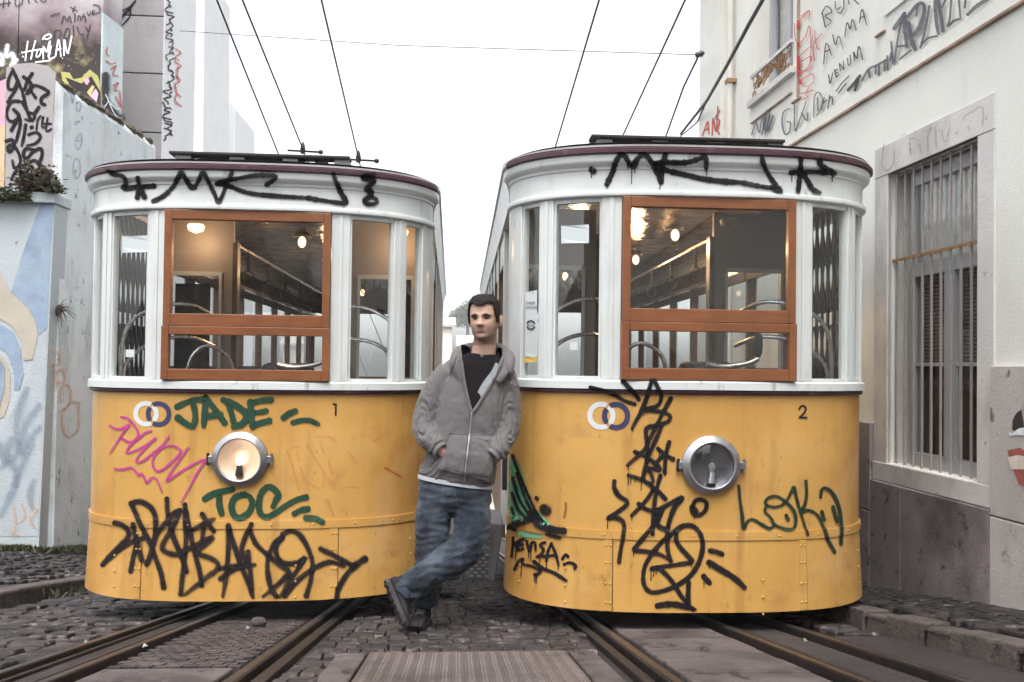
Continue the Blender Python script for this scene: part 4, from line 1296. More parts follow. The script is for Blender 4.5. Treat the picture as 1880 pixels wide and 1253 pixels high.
for e, lb in ((e1, 'insulator arm on the middle wire above tram 1'), (e2, 'insulator arm on the wire at the roof corner of tram 1')):
    t = empty('wire_insulator', tuple(e), label=lb, cat='insulator', group='wire insulators')
    B().tube([(-.17, 0, -.02), (.2, 0, -.03)], .012, 6).obj('arm', m_thin, t)
    B().lathe([(0, -.06), (.026, -.05), (.03, 0), (.02, .05), (.008, .08)], (0, 0, 0), (0, 0, 1), 10).obj('clamp', m_thin, t)
    B().ball((.2, 0, -.03), .03, .03, .028, 8, 6).obj('knob', m_wire, t, smooth=True)
A_, B_ = PX(330, 57, 13.0), PX(1282, 101, 9.6)
wire([A_, A_ * .5 + B_ * .5 + np.array([0, 0, -.06]), B_], .0045, 'hairline span wire crossing the sky between the houses')
k1 = PX(1284, 100, 9.55)
wire([k1, PX(1255, 160, 10.6), PX(1222, 252, 12.5)], .012, 'wire leaving the bracket on the far house corner')
B().lathe([(0, -.05), (.03, -.04), (.035, .03), (.01, .06)], tuple(k1), (1, 0, .3), 8).obj('wall_bracket', m_wire, None, label='dark wire bracket on the far corner of the cream house', cat='bracket')
wire([PX(1412, -20, 6.6), PX(1375, 45, 7.2), PX(1335, 120, 8.0), PX(1298, 185, 9.2), PX(1250, 246, 11.5)], .017, 'thick black cable sagging past the cream house', m_wire, 'cable')
wire([PX(1300, 180, 9.2), PX(1280, 225, 10.2), PX(1250, 250, 11.6)], .010, 'thin cable hanging under the thick black cable', m_wire, 'cable')

# ------------------------------------------------------------------ far end of the street
m_far = mat('far_render', (0.72, 0.66, 0.58), 0.9, var=0.08, scale=.8, world_co=True)
m_farroof = mat('far_roof', (0.45, 0.40, 0.36), 0.9, var=0.1)
m_crown = mat('far_foliage', (0.075, 0.10, 0.06), 0.8, var=0.5, scale=1.2, world_co=True, island=.5)
m_bark = mat('bark', (0.10, 0.075, 0.06), 0.9, var=0.3, scale=5)
d = 225.0
base = PX(858, 700, d)
tr = empty('stone_pine', (base[0], base[1], gz(d) - 0.5), label='round-crowned tree far down the street behind the man', cat='tree')
zc_ = PX(858, 580, d)[2] - tr.location.z
B().tube([(0, 0, 0), (.1, 0, zc_ * .5), (-.1, 0, zc_ * .95)], [.8, .6, .4], 8).obj('trunk', m_bark, tr)
b = B()
for k in range(2600):
    u_, v_, w_ = random.gauss(0, 1), random.gauss(0, 1), random.gauss(0, 1)
    l_ = math.sqrt(u_ * u_ + v_ * v_ + w_ * w_)
    rr = 1.7 + 1.5 * random.random()
    cx, cz = random.choice(((0, 0), (2.0, .8), (-1.6, -.3), (.7, 1.2)))
    p = Vector((u_ / l_ * rr * 1.2 + cx, v_ / l_ * rr * 1.2, zc_ + w_ / l_ * rr * .95 + cz))
    s = Vector((random.gauss(0, 1), random.gauss(0, 1), random.gauss(0, 1))).normalized() * .28
    t = s.orthogonal().normalized() * .24
    b.add([p - s, p + t, p + s, p - t], [(0, 1, 2, 3)])
b.obj('crown', m_crown, tr)
b = B()
for (x0, x1, y0, d, dz, lb) in ((770, 830, 600, 48, 6, 'pale house at the far end of the street left of the man'),
                                (845, 960, 640, 40, 5, 'cream house at the far end of the street behind the man')):
    A_, C_ = PX(x0, y0, d), PX(x1, y0, d)
    t = empty('far_house', (A_[0], A_[1], gz(d)), label=lb, cat='building', group='houses at the far end')
    w_, h_ = C_[0] - A_[0], A_[2] - gz(d)
    wl_ = B().box(0, w_, 0, dz, -1, h_).obj('wall', m_far, t)
    B().prism([(-.2, -.2, h_), (w_ + .2, -.2, h_), (w_ + .2, dz * .5, h_ + .6), (-.2, dz * .5, h_ + .6)], (0, 0, .12)).obj('roof', m_farroof, t)
    for i in range(max(1, int(w_ / 1.2))):
        wx = .3 + i * 1.2
        for zz in (h_ * .3, h_ * .62):
            if wx + .6 < w_:
                f = B().box(wx, wx + .6, -.05, .06, zz, zz + 1.2).obj('window', m_joinery, t)
                B().box(wx + .07, wx + .53, -.065, -.052, zz + .07, zz + 1.13).obj('pane', m_room, f)

# houses at the upper end of the street, behind the camera: unseen, added so the panes mirror them instead of bright sky
m_up = mat('uphill_render', (0.30, 0.27, 0.235), 0.9, var=0.15, scale=.5, world_co=True)
m_roofred = mat('clay_roof', (0.16, 0.07, 0.045), 0.9, var=0.2, scale=2, world_co=True)
for x0, x1, y0, h_, lb in ((-13, -4.2, -16, 9.5, 'unseen tall house added beside the upper street behind the viewer, left side'), (-4.5, 6.5, -34, 12.5, 'unseen house added to close the top of the street behind the viewer')):
    hb = empty('added_uphill_house', ((x0 + x1) / 2, y0, gz(y0)), label=lb, cat='building', group='unseen houses added uphill')
    w_ = (x1 - x0) / 2
    B().box(-w_, w_, -9, 0, -2, h_).obj('wall', m_up, hb)
    B().prism([(-w_ - .3, .3, h_), (w_ + .3, .3, h_), (w_ + .3, -4.5, h_ + 2.2), (-w_ - .3, -4.5, h_ + 2.2)], (0, 0, .15)).obj('roof', m_roofred, hb)
    for i in range(int(w_ * 2 / 2.0)):
        for k in range(3):
            wx, wz = -w_ + .7 + i * 2.0, 1.0 + k * 3.0
            f = B().box(wx, wx + .95, -.05, .04, wz, wz + 1.8).obj('window', m_joinery, hb)
            B().box(wx + .08, wx + .87, .042, .05, wz + .08, wz + 1.72).obj('pane', m_room, f)
# ------------------------------------------------------------------ trams
def yellow(name):
    return mat(name, (0.555, 0.31, 0.082), 0.40, var=0.12, scale=1.4, bump=0.004, bscale=3.5, spec=0.45, coat=0.15,
               stains=[((0.42, 0.175, 0.036), 1.1, 0.46, 0.72, 0.75, (1, 1, 0.45)), ((0.56, 0.365, 0.165), 1.5, 0.48, 0.74, 0.55, None),
                       ((0.24, 0.105, 0.035), 9.0, 0.54, 0.76, 0.5, (1, 1, 0.08)), ((0.13, 0.065, 0.03), 34.0, 0.66, 0.72, 0.6, None), ((0.30, 0.14, 0.05), 4.0, 0.56, 0.72, 0.45, None), ((0.62, 0.43, 0.22), 2.2, 0.58, 0.78, 0.5, (1, 1, .5)), ((0.17, 0.085, 0.035), 14., .62, .72, .5, (1, 1, .5))])
m_yel = yellow('tram_yellow')
m_wht = mat('tram_white', (0.59, 0.622, 0.615), 0.4, var=0.03, scale=2.0, bump=0.0005, bscale=90, coat=0.2,
            stains=[((0.44, 0.42, 0.39), 1.4, 0.52, 0.78, 0.5, None), ((0.22, 0.18, 0.16), 16.0, 0.62, 0.72, 0.65, (1, 1, .3)), ((0.36, 0.335, 0.31), 6.0, 0.54, 0.74, 0.5, (1, 1, .25))])
m_mar = mat('maroon_trim', (0.055, 0.018, 0.028), 0.4, var=0.25, scale=6, bump=0.001, bscale=60,
            stains=[((0.25, 0.21, 0.21), 10.0, 0.6, 0.75, 0.5, None)])
m_wood = mat('varnished_wood', (0.20, 0.070, 0.023), 0.4, var=0.22, scale=5, bump=0.0008, bscale=40, coat=0.25, bstretch=(1, 1, 8),
             stains=[((0.17, 0.045, 0.016), 9.0, 0.48, 0.72, 0.75, (.35, 1, 7)), ((0.09, 0.022, 0.012), 26.0, 0.70, 0.76, 0.8, None)])
m_roof = mat('roof_canvas', (0.18, 0.17, 0.17), 0.8, var=0.15, scale=4, stains=[((0.10, 0.085, 0.085), 3, .5, .75, .7, None)])
m_dark = mat('dark_iron', (0.012, 0.011, 0.012), 0.55, var=0.25, scale=8, bump=.001, bscale=80)
m_board = mat('weathered_board', (0.03, 0.025, 0.025), 0.8, var=0.3, scale=8)
m_blockm = mat('grey_bracket', (0.20, 0.20, 0.205), 0.6, var=0.1)
m_cream = mat('bulkhead_cream', (0.34, 0.30, 0.268), 0.5, var=0.05, scale=3)
m_ceil = mat('varnished_ceiling', (0.50, 0.40, 0.32), 0.10, 0.9, var=0.25, scale=4, bump=0.02, bscale=5)
m_pan = mat('wood_panelling', (0.06, 0.034, 0.022), 0.5, var=0.25, scale=5)
m_post = mat('interior_post', (0.10, 0.065, 0.048), 0.4, var=0.15, scale=5)
m_floor = mat('tram_floor', (0.06, 0.045, 0.038), 0.8, var=0.2)
m_brass = mat('polished_brass', (0.55, 0.47, 0.38), 0.22, 1.0, var=0.08)
m_chrome = mat('worn_chrome', (0.52, 0.52, 0.53), 0.3, 0.95, var=0.15, scale=9, bump=.0006, bscale=60, stains=[((.12, .11, .11), 12, .55, .75, .5, None)])
m_seat = mat('bench_leather', (0.05, 0.03, 0.025), 0.5, var=0.2)
m_paper = mat('paper_notice', (0.52, 0.57, 0.585), 0.8, var=0.03)
m_ink = mat('printed_ink', (0.04, 0.042, 0.05), 0.7, var=0.1)
m_stripe = mat('yellow_stripe', (0.62, 0.45, 0.12), 0.7, var=0.05)
m_sink = spray_mat('number_paint', (0.02, 0.018, 0.022), speck=0)
m_navy = mat('navy_decal', (0.035, 0.035, 0.10), 0.5, var=0.1)
m_wdecal = mat('white_decal', (0.60, 0.62, 0.62), 0.5, var=0.04)
m_pane = glass_mat('tram_glass', ior=1.52, dirt=0.008)
m_lens = glass_mat('lamp_glass', ior=1.5, dirt=0.03)
m_refl_on = mat('lit_reflector', (0.80, 0.56, 0.40), 0.45, 0.5, var=0.1, scale=10)  # warm lamp glow put into the reflector colour
m_refl = mat('unlit_reflector', (0.10, 0.095, 0.11), 0.35, 0.7, var=0.25, scale=12)  # dark copy of the reflector for the lamp that is off
m_bulbg = glass_mat('bulb_glass', ior=1.5, dirt=0.25)
m_bulb_on = emat('lit_filament', (1.0, 0.90, 0.76), 2.0)
m_warm = emat('warm_lamp', (1.0, 0.62, 0.34), 1.1)
m_rim = mat('lamp_rim', (0.40, 0.40, 0.42), 0.36, 0.85, var=0.15, scale=10, stains=[((.13, .11, .11), 9, .52, .72, .6, None)])
m_step = mat('step_steel', (0.20, 0.20, 0.215), 0.5, 0.5, var=0.2, scale=6, stains=[((.06, .055, .06), 3, .5, .7, .7, None)])
m_gpan = mat('green_door_panel', (0.03, 0.045, 0.04), 0.5, var=0.2, scale=5)

HW, DN, LT = 1.03, 0.52, 8.3              # half width, nose depth, length
_t = np.linspace(-math.pi / 2, math.pi / 2, 2001)
_u = HW * np.sign(_t) * np.abs(np.sin(_t)) ** (2 / 3)
_v = DN * (1 - np.cos(_t))
_s = np.concatenate([[0], np.cumsum(np.hypot(np.diff(_u), np.diff(_v)))])
SN = _s[-1] / 2                            # half arc length of the nose
_s -= SN
_u = np.concatenate([[-HW], _u, [HW]]); _v = np.concatenate([[LT], _v, [LT]])
_s = np.concatenate([[-SN - (LT - DN)], _s, [SN + (LT - DN)]])
SE = _s[-1]
def path(s):
    """plan position and outward normal at arc length s from the middle of the nose"""
    s = np.asarray(s, float)
    u, v = np.interp(s, _s, _u), np.interp(s, _s, _v)
    e = 0.012
    du = np.interp(s + e, _s, _u) - np.interp(s - e, _s, _u)
    dv = np.interp(s + e, _s, _v) - np.interp(s - e, _s, _v)
    l = np.hypot(du, dv)
    return u, v, dv / l, -du / l
PROF = [(-.1, .022), (.0, .02), (.375, .004), (.38, .010), (.425, .010), (.426, 0), (1.149, 0), (1.15, .018), (1.176, .018), (1.177, .03), (1.226, .03), (1.24, .012),
        (2.19, .012), (2.205, .03), (2.235, .03), (2.24, .012), (2.345, .012), (2.36, .02), (2.378, .048), (2.405, .055), (2.43, .055), (2.432, .078), (2.50, .078)]
PW, PO = np.array([p[0] for p in PROF]), np.array([p[1] for p in PROF])
def off(w):
    return np.maximum.reduce([np.interp(w + d, PW, PO) for d in (-.007, 0, .007)])

def sweep(b, prof, s0, s1, ds=0.04):
    n = max(2, int(abs(s1 - s0) / ds) + 1)
    ss = np.linspace(s0, s1, n)
    if s1 > SN + .1 or s0 < -SN - .1:       # long straight sides need no samples
        ss = np.unique(np.concatenate([[s0, s1], np.clip(np.linspace(-SN, SN, 70), s0, s1)]))
    u, v, nu, nv = path(ss)
    rings = [[(u[i] + nu[i] * o, v[i] + nv[i] * o, w) for o, w in prof] for i in range(len(ss))]
    return b.loft(rings)
def shell(b, s0, s1, w0, w1, o1, o0, ds=0.04):
    return sweep(b, [(o0, w0), (o1, w0), (o1, w1), (o0, w1)], s0, s1, ds)

class Tram:
    def __init__(self, loc, yaw):
        self.loc, self.yaw = np.array(loc, float), yaw
        c, s = math.cos(yaw), math.sin(yaw)
        self.A = np.array([[c, -s, 0], [s, c, 0], [0, 0, 1]])        # world -> local rows
    def local(self, px, py):
        return self.A @ (CAM - self.loc), ray(px, py) @ self.A.T
    def map(self, px, py, lift):
        o, d = self.local(px, py)
        lo = np.full(len(d), 2.0); hi = np.full(len(d), 7.5)
        def f(k):
            q = o + d * k[:, None]
            a = np.minimum(np.abs(q[:, 0]) / HW, 0.99999)
            return q[:, 1] - (DN * (1 - np.sqrt(1 - a ** 3)) - off(q[:, 2]))
        # first crossing: coarse march, then bisection
        ks = np.linspace(3.6, 6.2, 53)
        vals = np.array([f(np.full(len(d), k)) for k in ks])
        inside = vals > 0
        first = np.argmax(inside, axis=0)
        first = np.where(inside.any(0), first, 40)
        lo, hi = ks[np.maximum(first - 1, 0)], ks[first]
        for _ in range(22):
            m = (lo + hi) / 2
            g = f(m) > 0
            hi = np.where(g, m, hi); lo = np.where(g, lo, m)
        q = o + d * hi[:, None]
        s = np.interp(q[:, 0], _u[1:-1], _s[1:-1])
        u, v, nu, nv = path(s)
        oo = off(q[:, 2]) + lift
        return np.stack([u + nu * oo, v + nv * oo, q[:, 2]], 1)

m_rivet = m_yel
def build_tram(loc, yaw, wbot, label, num, lamp_px, lit, strips, board_u):
    T = Tram(loc, yaw)
    t = empty('tram', loc, -yaw, label=label, cat='tram', group='funicular trams')
    # ---- apron and skirt
    SA = 1.36
    shell(B(), -SA, SA, .424, 1.15, 0.0, -.025).obj('apron_panel', m_yel, t, smooth=True)
    for s0, s1 in zip([-SA] + strips, strips + [SA]):
        sweep(B(), [(-.02, wbot), (.022, wbot), (.004, .376), (-.02, .376)], s0 + .002, s1 - .002).obj('skirt_panel', m_yel, t, smooth=True)
    band = shell(B(), -SA, SA, .378, .4235, .010, -.02).obj('joint_band', m_yel, t, smooth=True)
    rv = []
    for s in np.arange(-1.25, 1.26, .235):
        rv.append((s, .401, .010))
    for s in strips:
        sweep(B(), [(.0, wbot + .004), (.0255, wbot + .004), (.0085, .375), (.0, .375)], s - .045, s - .003).obj('cover_strip', m_yel, t, smooth=True)
        for w in (.345, .255, .145, .045):
            rv += [(s - .035, w, .026 - .048 * w), (s - .012, w, .026 - .048 * w)]
    for w in (.27, .18, .09):
        rv += [(1.0, w, .022 - .048 * w), (-1.05, w, .022 - .048 * w), (.3, w - .1, .022), (-.75 , w - .06, .021)]
    b = B()
    for s, w, o in rv:
        u, v, nu, nv = path(s)
        b.lathe([(.0065, -.001), (.006, .002), (.0035, .0045), (.0001, .0052)], (u + nu * o, v + nv * o, w), (nu, nv, 0), 8)
    b.obj('rivet', m_rivet, t, smooth=True, kind='stuff')
    # ---- belt, sill, posts
    shell(B(), -SA, SA, 1.151, 1.175, .018, -.03).obj('belt_moulding', m_mar, t, smooth=True, bevel=.006)
    sweep(B(), [(-.05, 1.1755), (.03, 1.1755), (.03, 1.215), (.012, 1.226), (-.05, 1.226)], -SA, SA).obj('window_sill', m_wht, t, smooth=True)
    for s0, s1 in ((.470, .575), (.845, .93), (1.08, 1.36)):
        for sg in (-1, 1):
            a, c = sorted((sg * s0, sg * s1))
            shell(B(), a, c, 1.2265, 2.2, .012, -.045).obj('window_post', m_wht, t, smooth=True, bevel=.004)
            if s0 < 1:
                # bead down the middle of the post
                k = (a + c) / 2
                shell(B(), k - .012, k + .012, 1.2268, 2.199, .017, .0125).obj('post_bead', m_wht, t, bevel=.003)
    for s0, s1 in ((.575, .845), (.93, 1.08)):
        for sg in (-1, 1):
            a, c = sorted((sg * s0, sg * s1))
            fr = B()
            for x0, x1, w0, w1 in ((a, a + .013, 1.2275, 2.199), (c - .013, c, 1.2275, 2.199), (a + .013, c - .013, 1.2275, 1.242), (a + .013, c - .013, 2.178, 2.199)):
                shell(fr, x0, x1, w0, w1, .0, -.035)
            o = fr.obj('window_frame', m_wht, t)
            shell(B(), a + .011, c - .011, 1.24, 2.18, -.016, -.02).obj('pane', m_pane, o, smooth=True)
    # ---- fascia, roof edge, roof
    fas = [(-.05, 2.2005), (.014, 2.2005), (.030, 2.207), (.033, 2.22), (.028, 2.233), (.012, 2.238), (.012, 2.345), (.020, 2.348), (.021, 2.362), (.03, 2.368), (.047, 2.378),
           (.052, 2.390), (.052, 2.4205), (-.05, 2.4205)]
    sweep(B(), fas, -SN - .03, SN + .03).obj('fascia', m_wht, t, smooth=True)
    sweep(B(), [(-.05, 2.421), (.058, 2.421), (.068, 2.428), (.068, 2.448), (.058, 2.456), (-.05, 2.458)], -SN + .12, SN - .12).obj('roof_edge', m_mar, t, smooth=True)
    sweep(B(), [(-.05, 2.4585), (.060, 2.4585), (.050, 2.472), (-.05, 2.478)], -SN - .0, SN + .0).obj('roof_gutter', m_roof, t, smooth=True)
    for sg in (-1, 1):
        a, c = sorted((sg * (SN - .12), sg * SE))
        sweep(B(), [(-.05, 2.431), (.05, 2.431), (.062, 2.44), (.062, 2.468), (-.05, 2.470)], a, c).obj('eave_moulding', m_wht, t, smooth=True)
        a, c = sorted((sg * (SN + .031), sg * SE))
        sweep(B(), [(-.04, 2.23), (.02, 2.23), (.02, 2.32), (.045, 2.40), (.05, 2.43), (-.04, 2.43)], a, c).obj('eave_cove', m_wht, t, smooth=True)
    b = B()
    vv = np.concatenate([DN * (1 - np.cos(np.linspace(0, math.pi / 2, 14))) - .04, [2, 4, 6, LT]])
    rings = []
    for v in vv:
        a = HW * (1 - max(0., (1 - (v + .04) / DN)) ** 2) ** (1 / 3) if v + .04 < DN else HW
        a = max(a, .05) + .03
        rings.append([(x, v, 2.472 + .075 * (1 - (x / 1.06) ** 2) * min(1, .25 + v * .6)) for x in np.linspace(-a, a, 15)])
    b.loft(rings, closed=False).obj('roof', m_roof, t, smooth=True)
    # roof board on brackets
    u0, u1 = board_u
    rb = B().box(u0, u1, .28, .40, 2.590, 2.608).obj('roof_board', m_board, t, bevel=.006)
    for k in range(8):
        x = u0 + .05 + (u1 - u0 - .1) * k / 7
        B().box(x - .04, x + .04, .41, 7.4, 2.572, 2.596).obj('slat', m_board, rb)
    for k, x in enumerate((u0 + .08, u0 + .40, u0 + .72, u1 - .05)):
        B().box(x - .045, x + .045, .30, .42, 2.50, 2.588).obj('bracket', m_blockm, rb, bevel=.004)
    for k in range(5):
        B().box(u0 + .12, u1 - .1, .45 + k * .5, .48 + k * .5, 2.50 + .006 * (k % 2), 2.571).obj('bearer', m_board, rb)
    for x, dx in ((-.08, -.03), (.03, .035)):
        B().tube([(x, 1.6, 2.62), (x + dx, 1.6, 2.75)], .012, 6).obj('trolley_stub', m_dark, t)
    # ---- wooden sash in the middle
    def sash(w0, w1, top, bot, stile, hu, v0):
        nonlocal t
        y0, y1 = v0, v0 + .045
        o = B().box(-hu + stile, hu - stile, y0 + .001, y1, w1 - top, w1).obj('sash_window', m_wood, t, bevel=.003)
        B().box(-hu + stile, hu - stile, y0 + .001, y1, w0, w0 + bot).obj('rail', m_wood, o, bevel=.003)
        B().box(-hu, -hu + stile, y0, y1, w0, w1).obj('stile', m_wood, o, bevel=.003)
        B().box(hu - stile, hu, y0, y1, w0, w1).obj('stile', m_wood, o, bevel=.003)
        B().box(-hu + stile - .004, hu - stile + .004, y0 + .026, y0 + .030, w0 + bot - .004, w1 - top + .004).obj('pane', m_pane, o)
    sash(1.535, 2.2, .055, .07, .042, .468, -.018)
    sash(1.227, 1.533, .048, .062, .042, .473, -.024)
    # ---- headlamp
    q = T.map(np.array([lamp_px[0]]), np.array([lamp_px[1]]), np.array([0.0]))[0]
    hl = empty('headlamp', tuple(q), parent=t)
    ax = (0, -1, 0)
    B().lathe([(.150, -.01), (.157, .004), (.157, .022), (.150, .030), (.138, .034), (.132, .042), (.124, .046), (.117, .043), (.1165, .030), (.125, .01)], (0, 0, 0), ax, 48).obj('rim', m_rim, hl, smooth=True)
    B().lathe([(.118, .032), (.095, .016), (.06, .009), (.03, .0065), (.0001, .006)], (0, 0, 0), ax, 40).obj('reflector', m_refl_on if lit else m_refl, hl, smooth=True)
    B().lathe([(.1175, .036), (.09, .052), (.05, .062), (.0001, .066)], (0, 0, 0), ax, 40).obj('lens', m_lens, hl, smooth=True)
    B().lathe([(.0001, .017), (.012, .014), (.020, .0), (.018, -.018), (.010, -.032)], (0, -.030, .0), (0, 0, 1), 16).obj('bulb', m_bulb_on if lit else m_bulbg, hl, smooth=True)
    B().lathe([(.014, 0), (.016, -.02), (.022, -.045), (.024, -.062), (.0001, -.064)], (0, -.030, -.03), (0, 0, 1), 16).obj('bulb_socket', m_dark if lit else m_chrome, hl, smooth=True)
    for sg in (-1, 1):
        B().box(min(sg * .150, sg * .185), max(sg * .150, sg * .185), -.03, .012, -.022, .022).obj('hinge', m_rim, hl, bevel=.006)
        B().tube([(sg * .178, -.022, -.034), (sg * .178, -.022, .034)], .009, 8).obj('hinge_pin', m_dark if sg < 0 else m_rim, hl)
    if lit:
        L_ = bpy.data.lights.new('headlamp_glow', 'POINT'); L_.energy = .035; L_.color = (1, .78, .58); L_.shadow_soft_size = .02
        lo = bpy.data.objects.new('headlamp_glow', L_); lo.location = (0, -.052, .012); put(lo, hl)
    # ---- body sides
    for sg in (-1, 1):
        x0, x1 = sorted((sg * (HW - .03), sg * HW))
        B().box(x0, x1, 1.45, LT, .1, 1.15).obj('body_side', m_yel, t)
        B().box(min(sg * (HW - .05), sg * (HW + .018)), max(sg * (HW - .05), sg * (HW + .018)), 1.45, LT, 1.151, 1.226).obj('belt_moulding', m_wht, t)
        vs_ = [.62, 1.42] + list(np.linspace(1.42, LT - .06, 9))[1:]
        for k, v in enumerate(vs_):
            wd = .10 if k == 1 else .06
            B().box(min(sg * (HW - .06), sg * (HW + .006)), max(sg * (HW - .06), sg * (HW + .006)), v - wd / 2, v + wd / 2, (.2 if k < 2 else 1.2265), 2.23).obj('window_post', m_wht if k < 2 else m_post, t, bevel=.004)
            if k > 1 and k < len(vs_):
                B().box(min(sg * (HW + .0065), sg * (HW + .014)), max(sg * (HW + .0065), sg * (HW + .014)), v - .035, v + .035, 1.2265, 2.229).obj('post_cover', m_wht, t)
        B().box(x0, x1, 1.47, LT, 2.02, 2.23).obj('window_header', m_wht, t)
        for a, c in zip(vs_[1:-1], vs_[2:]):
            x_ = sg * (HW - .03)
            B().add([(x_, a + .05, 1.227), (x_, c - .035, 1.227), (x_, c - .035, 2.019), (x_, a + .05, 2.019)], [(0, 1, 2, 3)]).obj('pane', m_pane, t)
            B().box(min(sg * (HW - .07), sg * (HW - .062)), max(sg * (HW - .07), sg * (HW - .062)), a + .03, c - .02, 2.0, 2.26).obj('ventilator_panel', m_pan, t)
        B().box(min(sg * (HW - .075), sg * (HW - .06)), max(sg * (HW - .075), sg * (HW - .06)), 1.45, LT, .45, 1.3).obj('wall_lining', m_pan, t)
        # bench along the side
        B().box(min(sg * .55, sg * (HW - .08)), max(sg * .55, sg * (HW - .08)), 1.6, LT - .3, .82, .90).obj('bench', m_seat, t, bevel=.02)
        # folding lattice gate in the platform doorway
        gx = sg * (HW - .07)
        expanded = (sg < 0) == (num == '1')
        g = empty('folding_gate', (gx, 0, 0), parent=t)
        if expanded:
            vs2 = np.linspace(.46, 1.30, 11)
            for k, v in enumerate(vs2):
                B().box(-.006, .006, v - .011, v + .011, .35, 2.3).obj('gate_bar', m_dark, g)
            bb = B()
            for k in range(10):
                for w in (.55, .98, 1.40, 1.82, 2.12):
                    bb.tube([(-.012, vs2[k], w - .17), (-.012, vs2[k + 1], w + .17)], .008, 4)
                    bb.tube([(.012, vs2[k], w + .17), (.012, vs2[k + 1], w - .17)], .008, 4)
            bb.obj('lattice', m_dark, g)
        else:
            for k in range(6):
                v = .56 + .035 * k
                B().box(-.012 + .0 * k, .012, v - .010, v + .010, .35, 2.14).obj('gate_bar', m_dark, g)
    # rear end: posts and header, open glass
    for x in (-.97, -.5, .5, .97):
        B().box(x - .05, x + .05, LT - .03, LT, 1.15, 2.25).obj('end_post', m_post, t)
    B().box(-HW, HW, LT - .03, LT - .001, .1, 1.15).obj('end_panel', m_yel, t)
    B().box(-HW, HW, LT - .04, LT - .002, 2.12, 2.45).obj('end_header', m_pan, t)
    # ---- interior
    B().box(-HW + .03, HW - .03, .54, LT - .05, .40, .45).box(-.8, .8, .18, .539, .40, .449).obj('floor', m_floor, t)
    rings = [[(x, v, 2.335 + .08 * (1 - (x / HW) ** 2)) for x in np.linspace(-a, a, 13)] for v, a in ((.08, .45), (.2, .75), (.35, .9), (.55, HW - .05), (1.35, HW - .05), (3, HW - .05), (5, HW - .05), (LT - .05, HW - .05))]
    B().loft(rings, closed=False).obj('ceiling', m_ceil, t, smooth=True)
    sweep(B(), [(-.06, 2.205), (-.052, 2.205), (-.052, 2.42), (-.06, 2.42)], -SN, SN).obj('fascia_lining', m_cream, t)
    # bulkhead between platform and saloon: two panels with windows and a wide doorway
    for sg in (-1, 1):
        lo, hi = .41, HW - .06
        def bx(a, c, w0, w1, nm='bulkhead', m=m_cream, y0=1.30, y1=1.34):
            return B().box(min(sg * a, sg * c), max(sg * a, sg * c), y0, y1, w0, w1).obj(nm, m, t)
        bx(lo, hi, .45, 1.15); bx(lo, hi, 1.98, 2.37)
        bx(lo, lo + .09, 1.1505, 1.979); bx(hi - .09, hi, 1.1505, 1.979)
        for a, c, w0, w1 in ((lo + .075, lo + .095, 1.15, 1.98), (hi - .095, hi - .075, 1.15, 1.98), (lo + .095, hi - .095, 1.955, 1.985), (lo + .095, hi - .095, 1.145, 1.17)):
            bx(a, c, w0, w1, 'bulkhead_trim', m_wht, 1.283, 1.297)
        B().add([(sg * (lo + .09), 1.32, 1.151), (sg * (hi - .09), 1.32, 1.151), (sg * (hi - .09), 1.32, 1.979), (sg * (lo + .09), 1.32, 1.979)], [(0, 1, 2, 3)]).obj('pane', m_pane, t)
        if num == '1' and sg < 0:
            bx(lo + .17, hi - .14, 1.25, 1.90, 'blind', m_dark, 1.342, 1.348)
        bx(lo - .035, lo, .45, 2.2, 'door_post', m_post, 1.28, 1.36)
    # grab rails with straps, ceiling lamps
    for x in (-.42, .42):
        gr = B().tube([(x, 1.36, 2.20), (x, LT - .3, 2.20)], .014, 8).obj('grab_rail', m_brass, t, smooth=True)
        for v in np.arange(1.8, 7.5, .75):
            b = B().box(x - .012, x + .012, v - .003, v + .003, 2.04, 2.19)
            b.tube([(x + .045 * math.cos(a), v, 2.0 + .05 * math.sin(a)) for a in np.linspace(0, 6.28, 10)], .006, 5)
            b.obj('strap', m_dark, gr)
    for x in (-.78, .78):
        B().box(x - .02, x + .02, 1.36, LT - .1, 2.02, 2.05).obj('cornice_rail', m_brass, t)
    for k, v in enumerate((1.75, 3.2, 4.7, 6.3)):
        for x in ((-.0,) if num == '1' else (-.22, .25)):
            lp = empty('ceiling_lamp', (x, v, 2.39), parent=t)
            B().lathe([(.03, 0), (.035, -.03), (.085, -.06), (.075, -.075), (.02, -.06)], (0, 0, 0), (0, 0, 1), 18).obj('lamp_shade', m_brass, lp, smooth=True)
            B().ball((0, 0, -.11), .032, .032, .045, 10, 7).obj('bulb', m_warm, lp, smooth=True)
            if k < 2:
                L_ = bpy.data.lights.new('lamp_glow', 'POINT'); L_.energy = 3.5; L_.color = (1, .62, .32); L_.shadow_soft_size = .05
                lo = bpy.data.objects.new('lamp_glow', L_); lo.location = (0, 0, -.2); put(lo, lp)
    # platform lamp lighting the bulkhead
    for x in ((-.62, .8) if num == '1' else (.45,)):
        lp = empty('platform_lamp', (x, 1.1, 2.295), parent=t)
        B().lathe([(.05, 0), (.06, -.015), (.05, -.045), (.0001, -.065)], (0, 0, 0), (0, 0, 1), 18).obj('bulb', m_warm if num == '1' else m_cream, lp, smooth=True)
        if num == '1':
            L_ = bpy.data.lights.new('lamp_glow', 'POINT'); L_.energy = 1.0; L_.color = (1, .62, .34); L_.shadow_soft_size = .05
            lo = bpy.data.objects.new('lamp_glow', L_); lo.location = (0, 0, -.11); put(lo, lp)
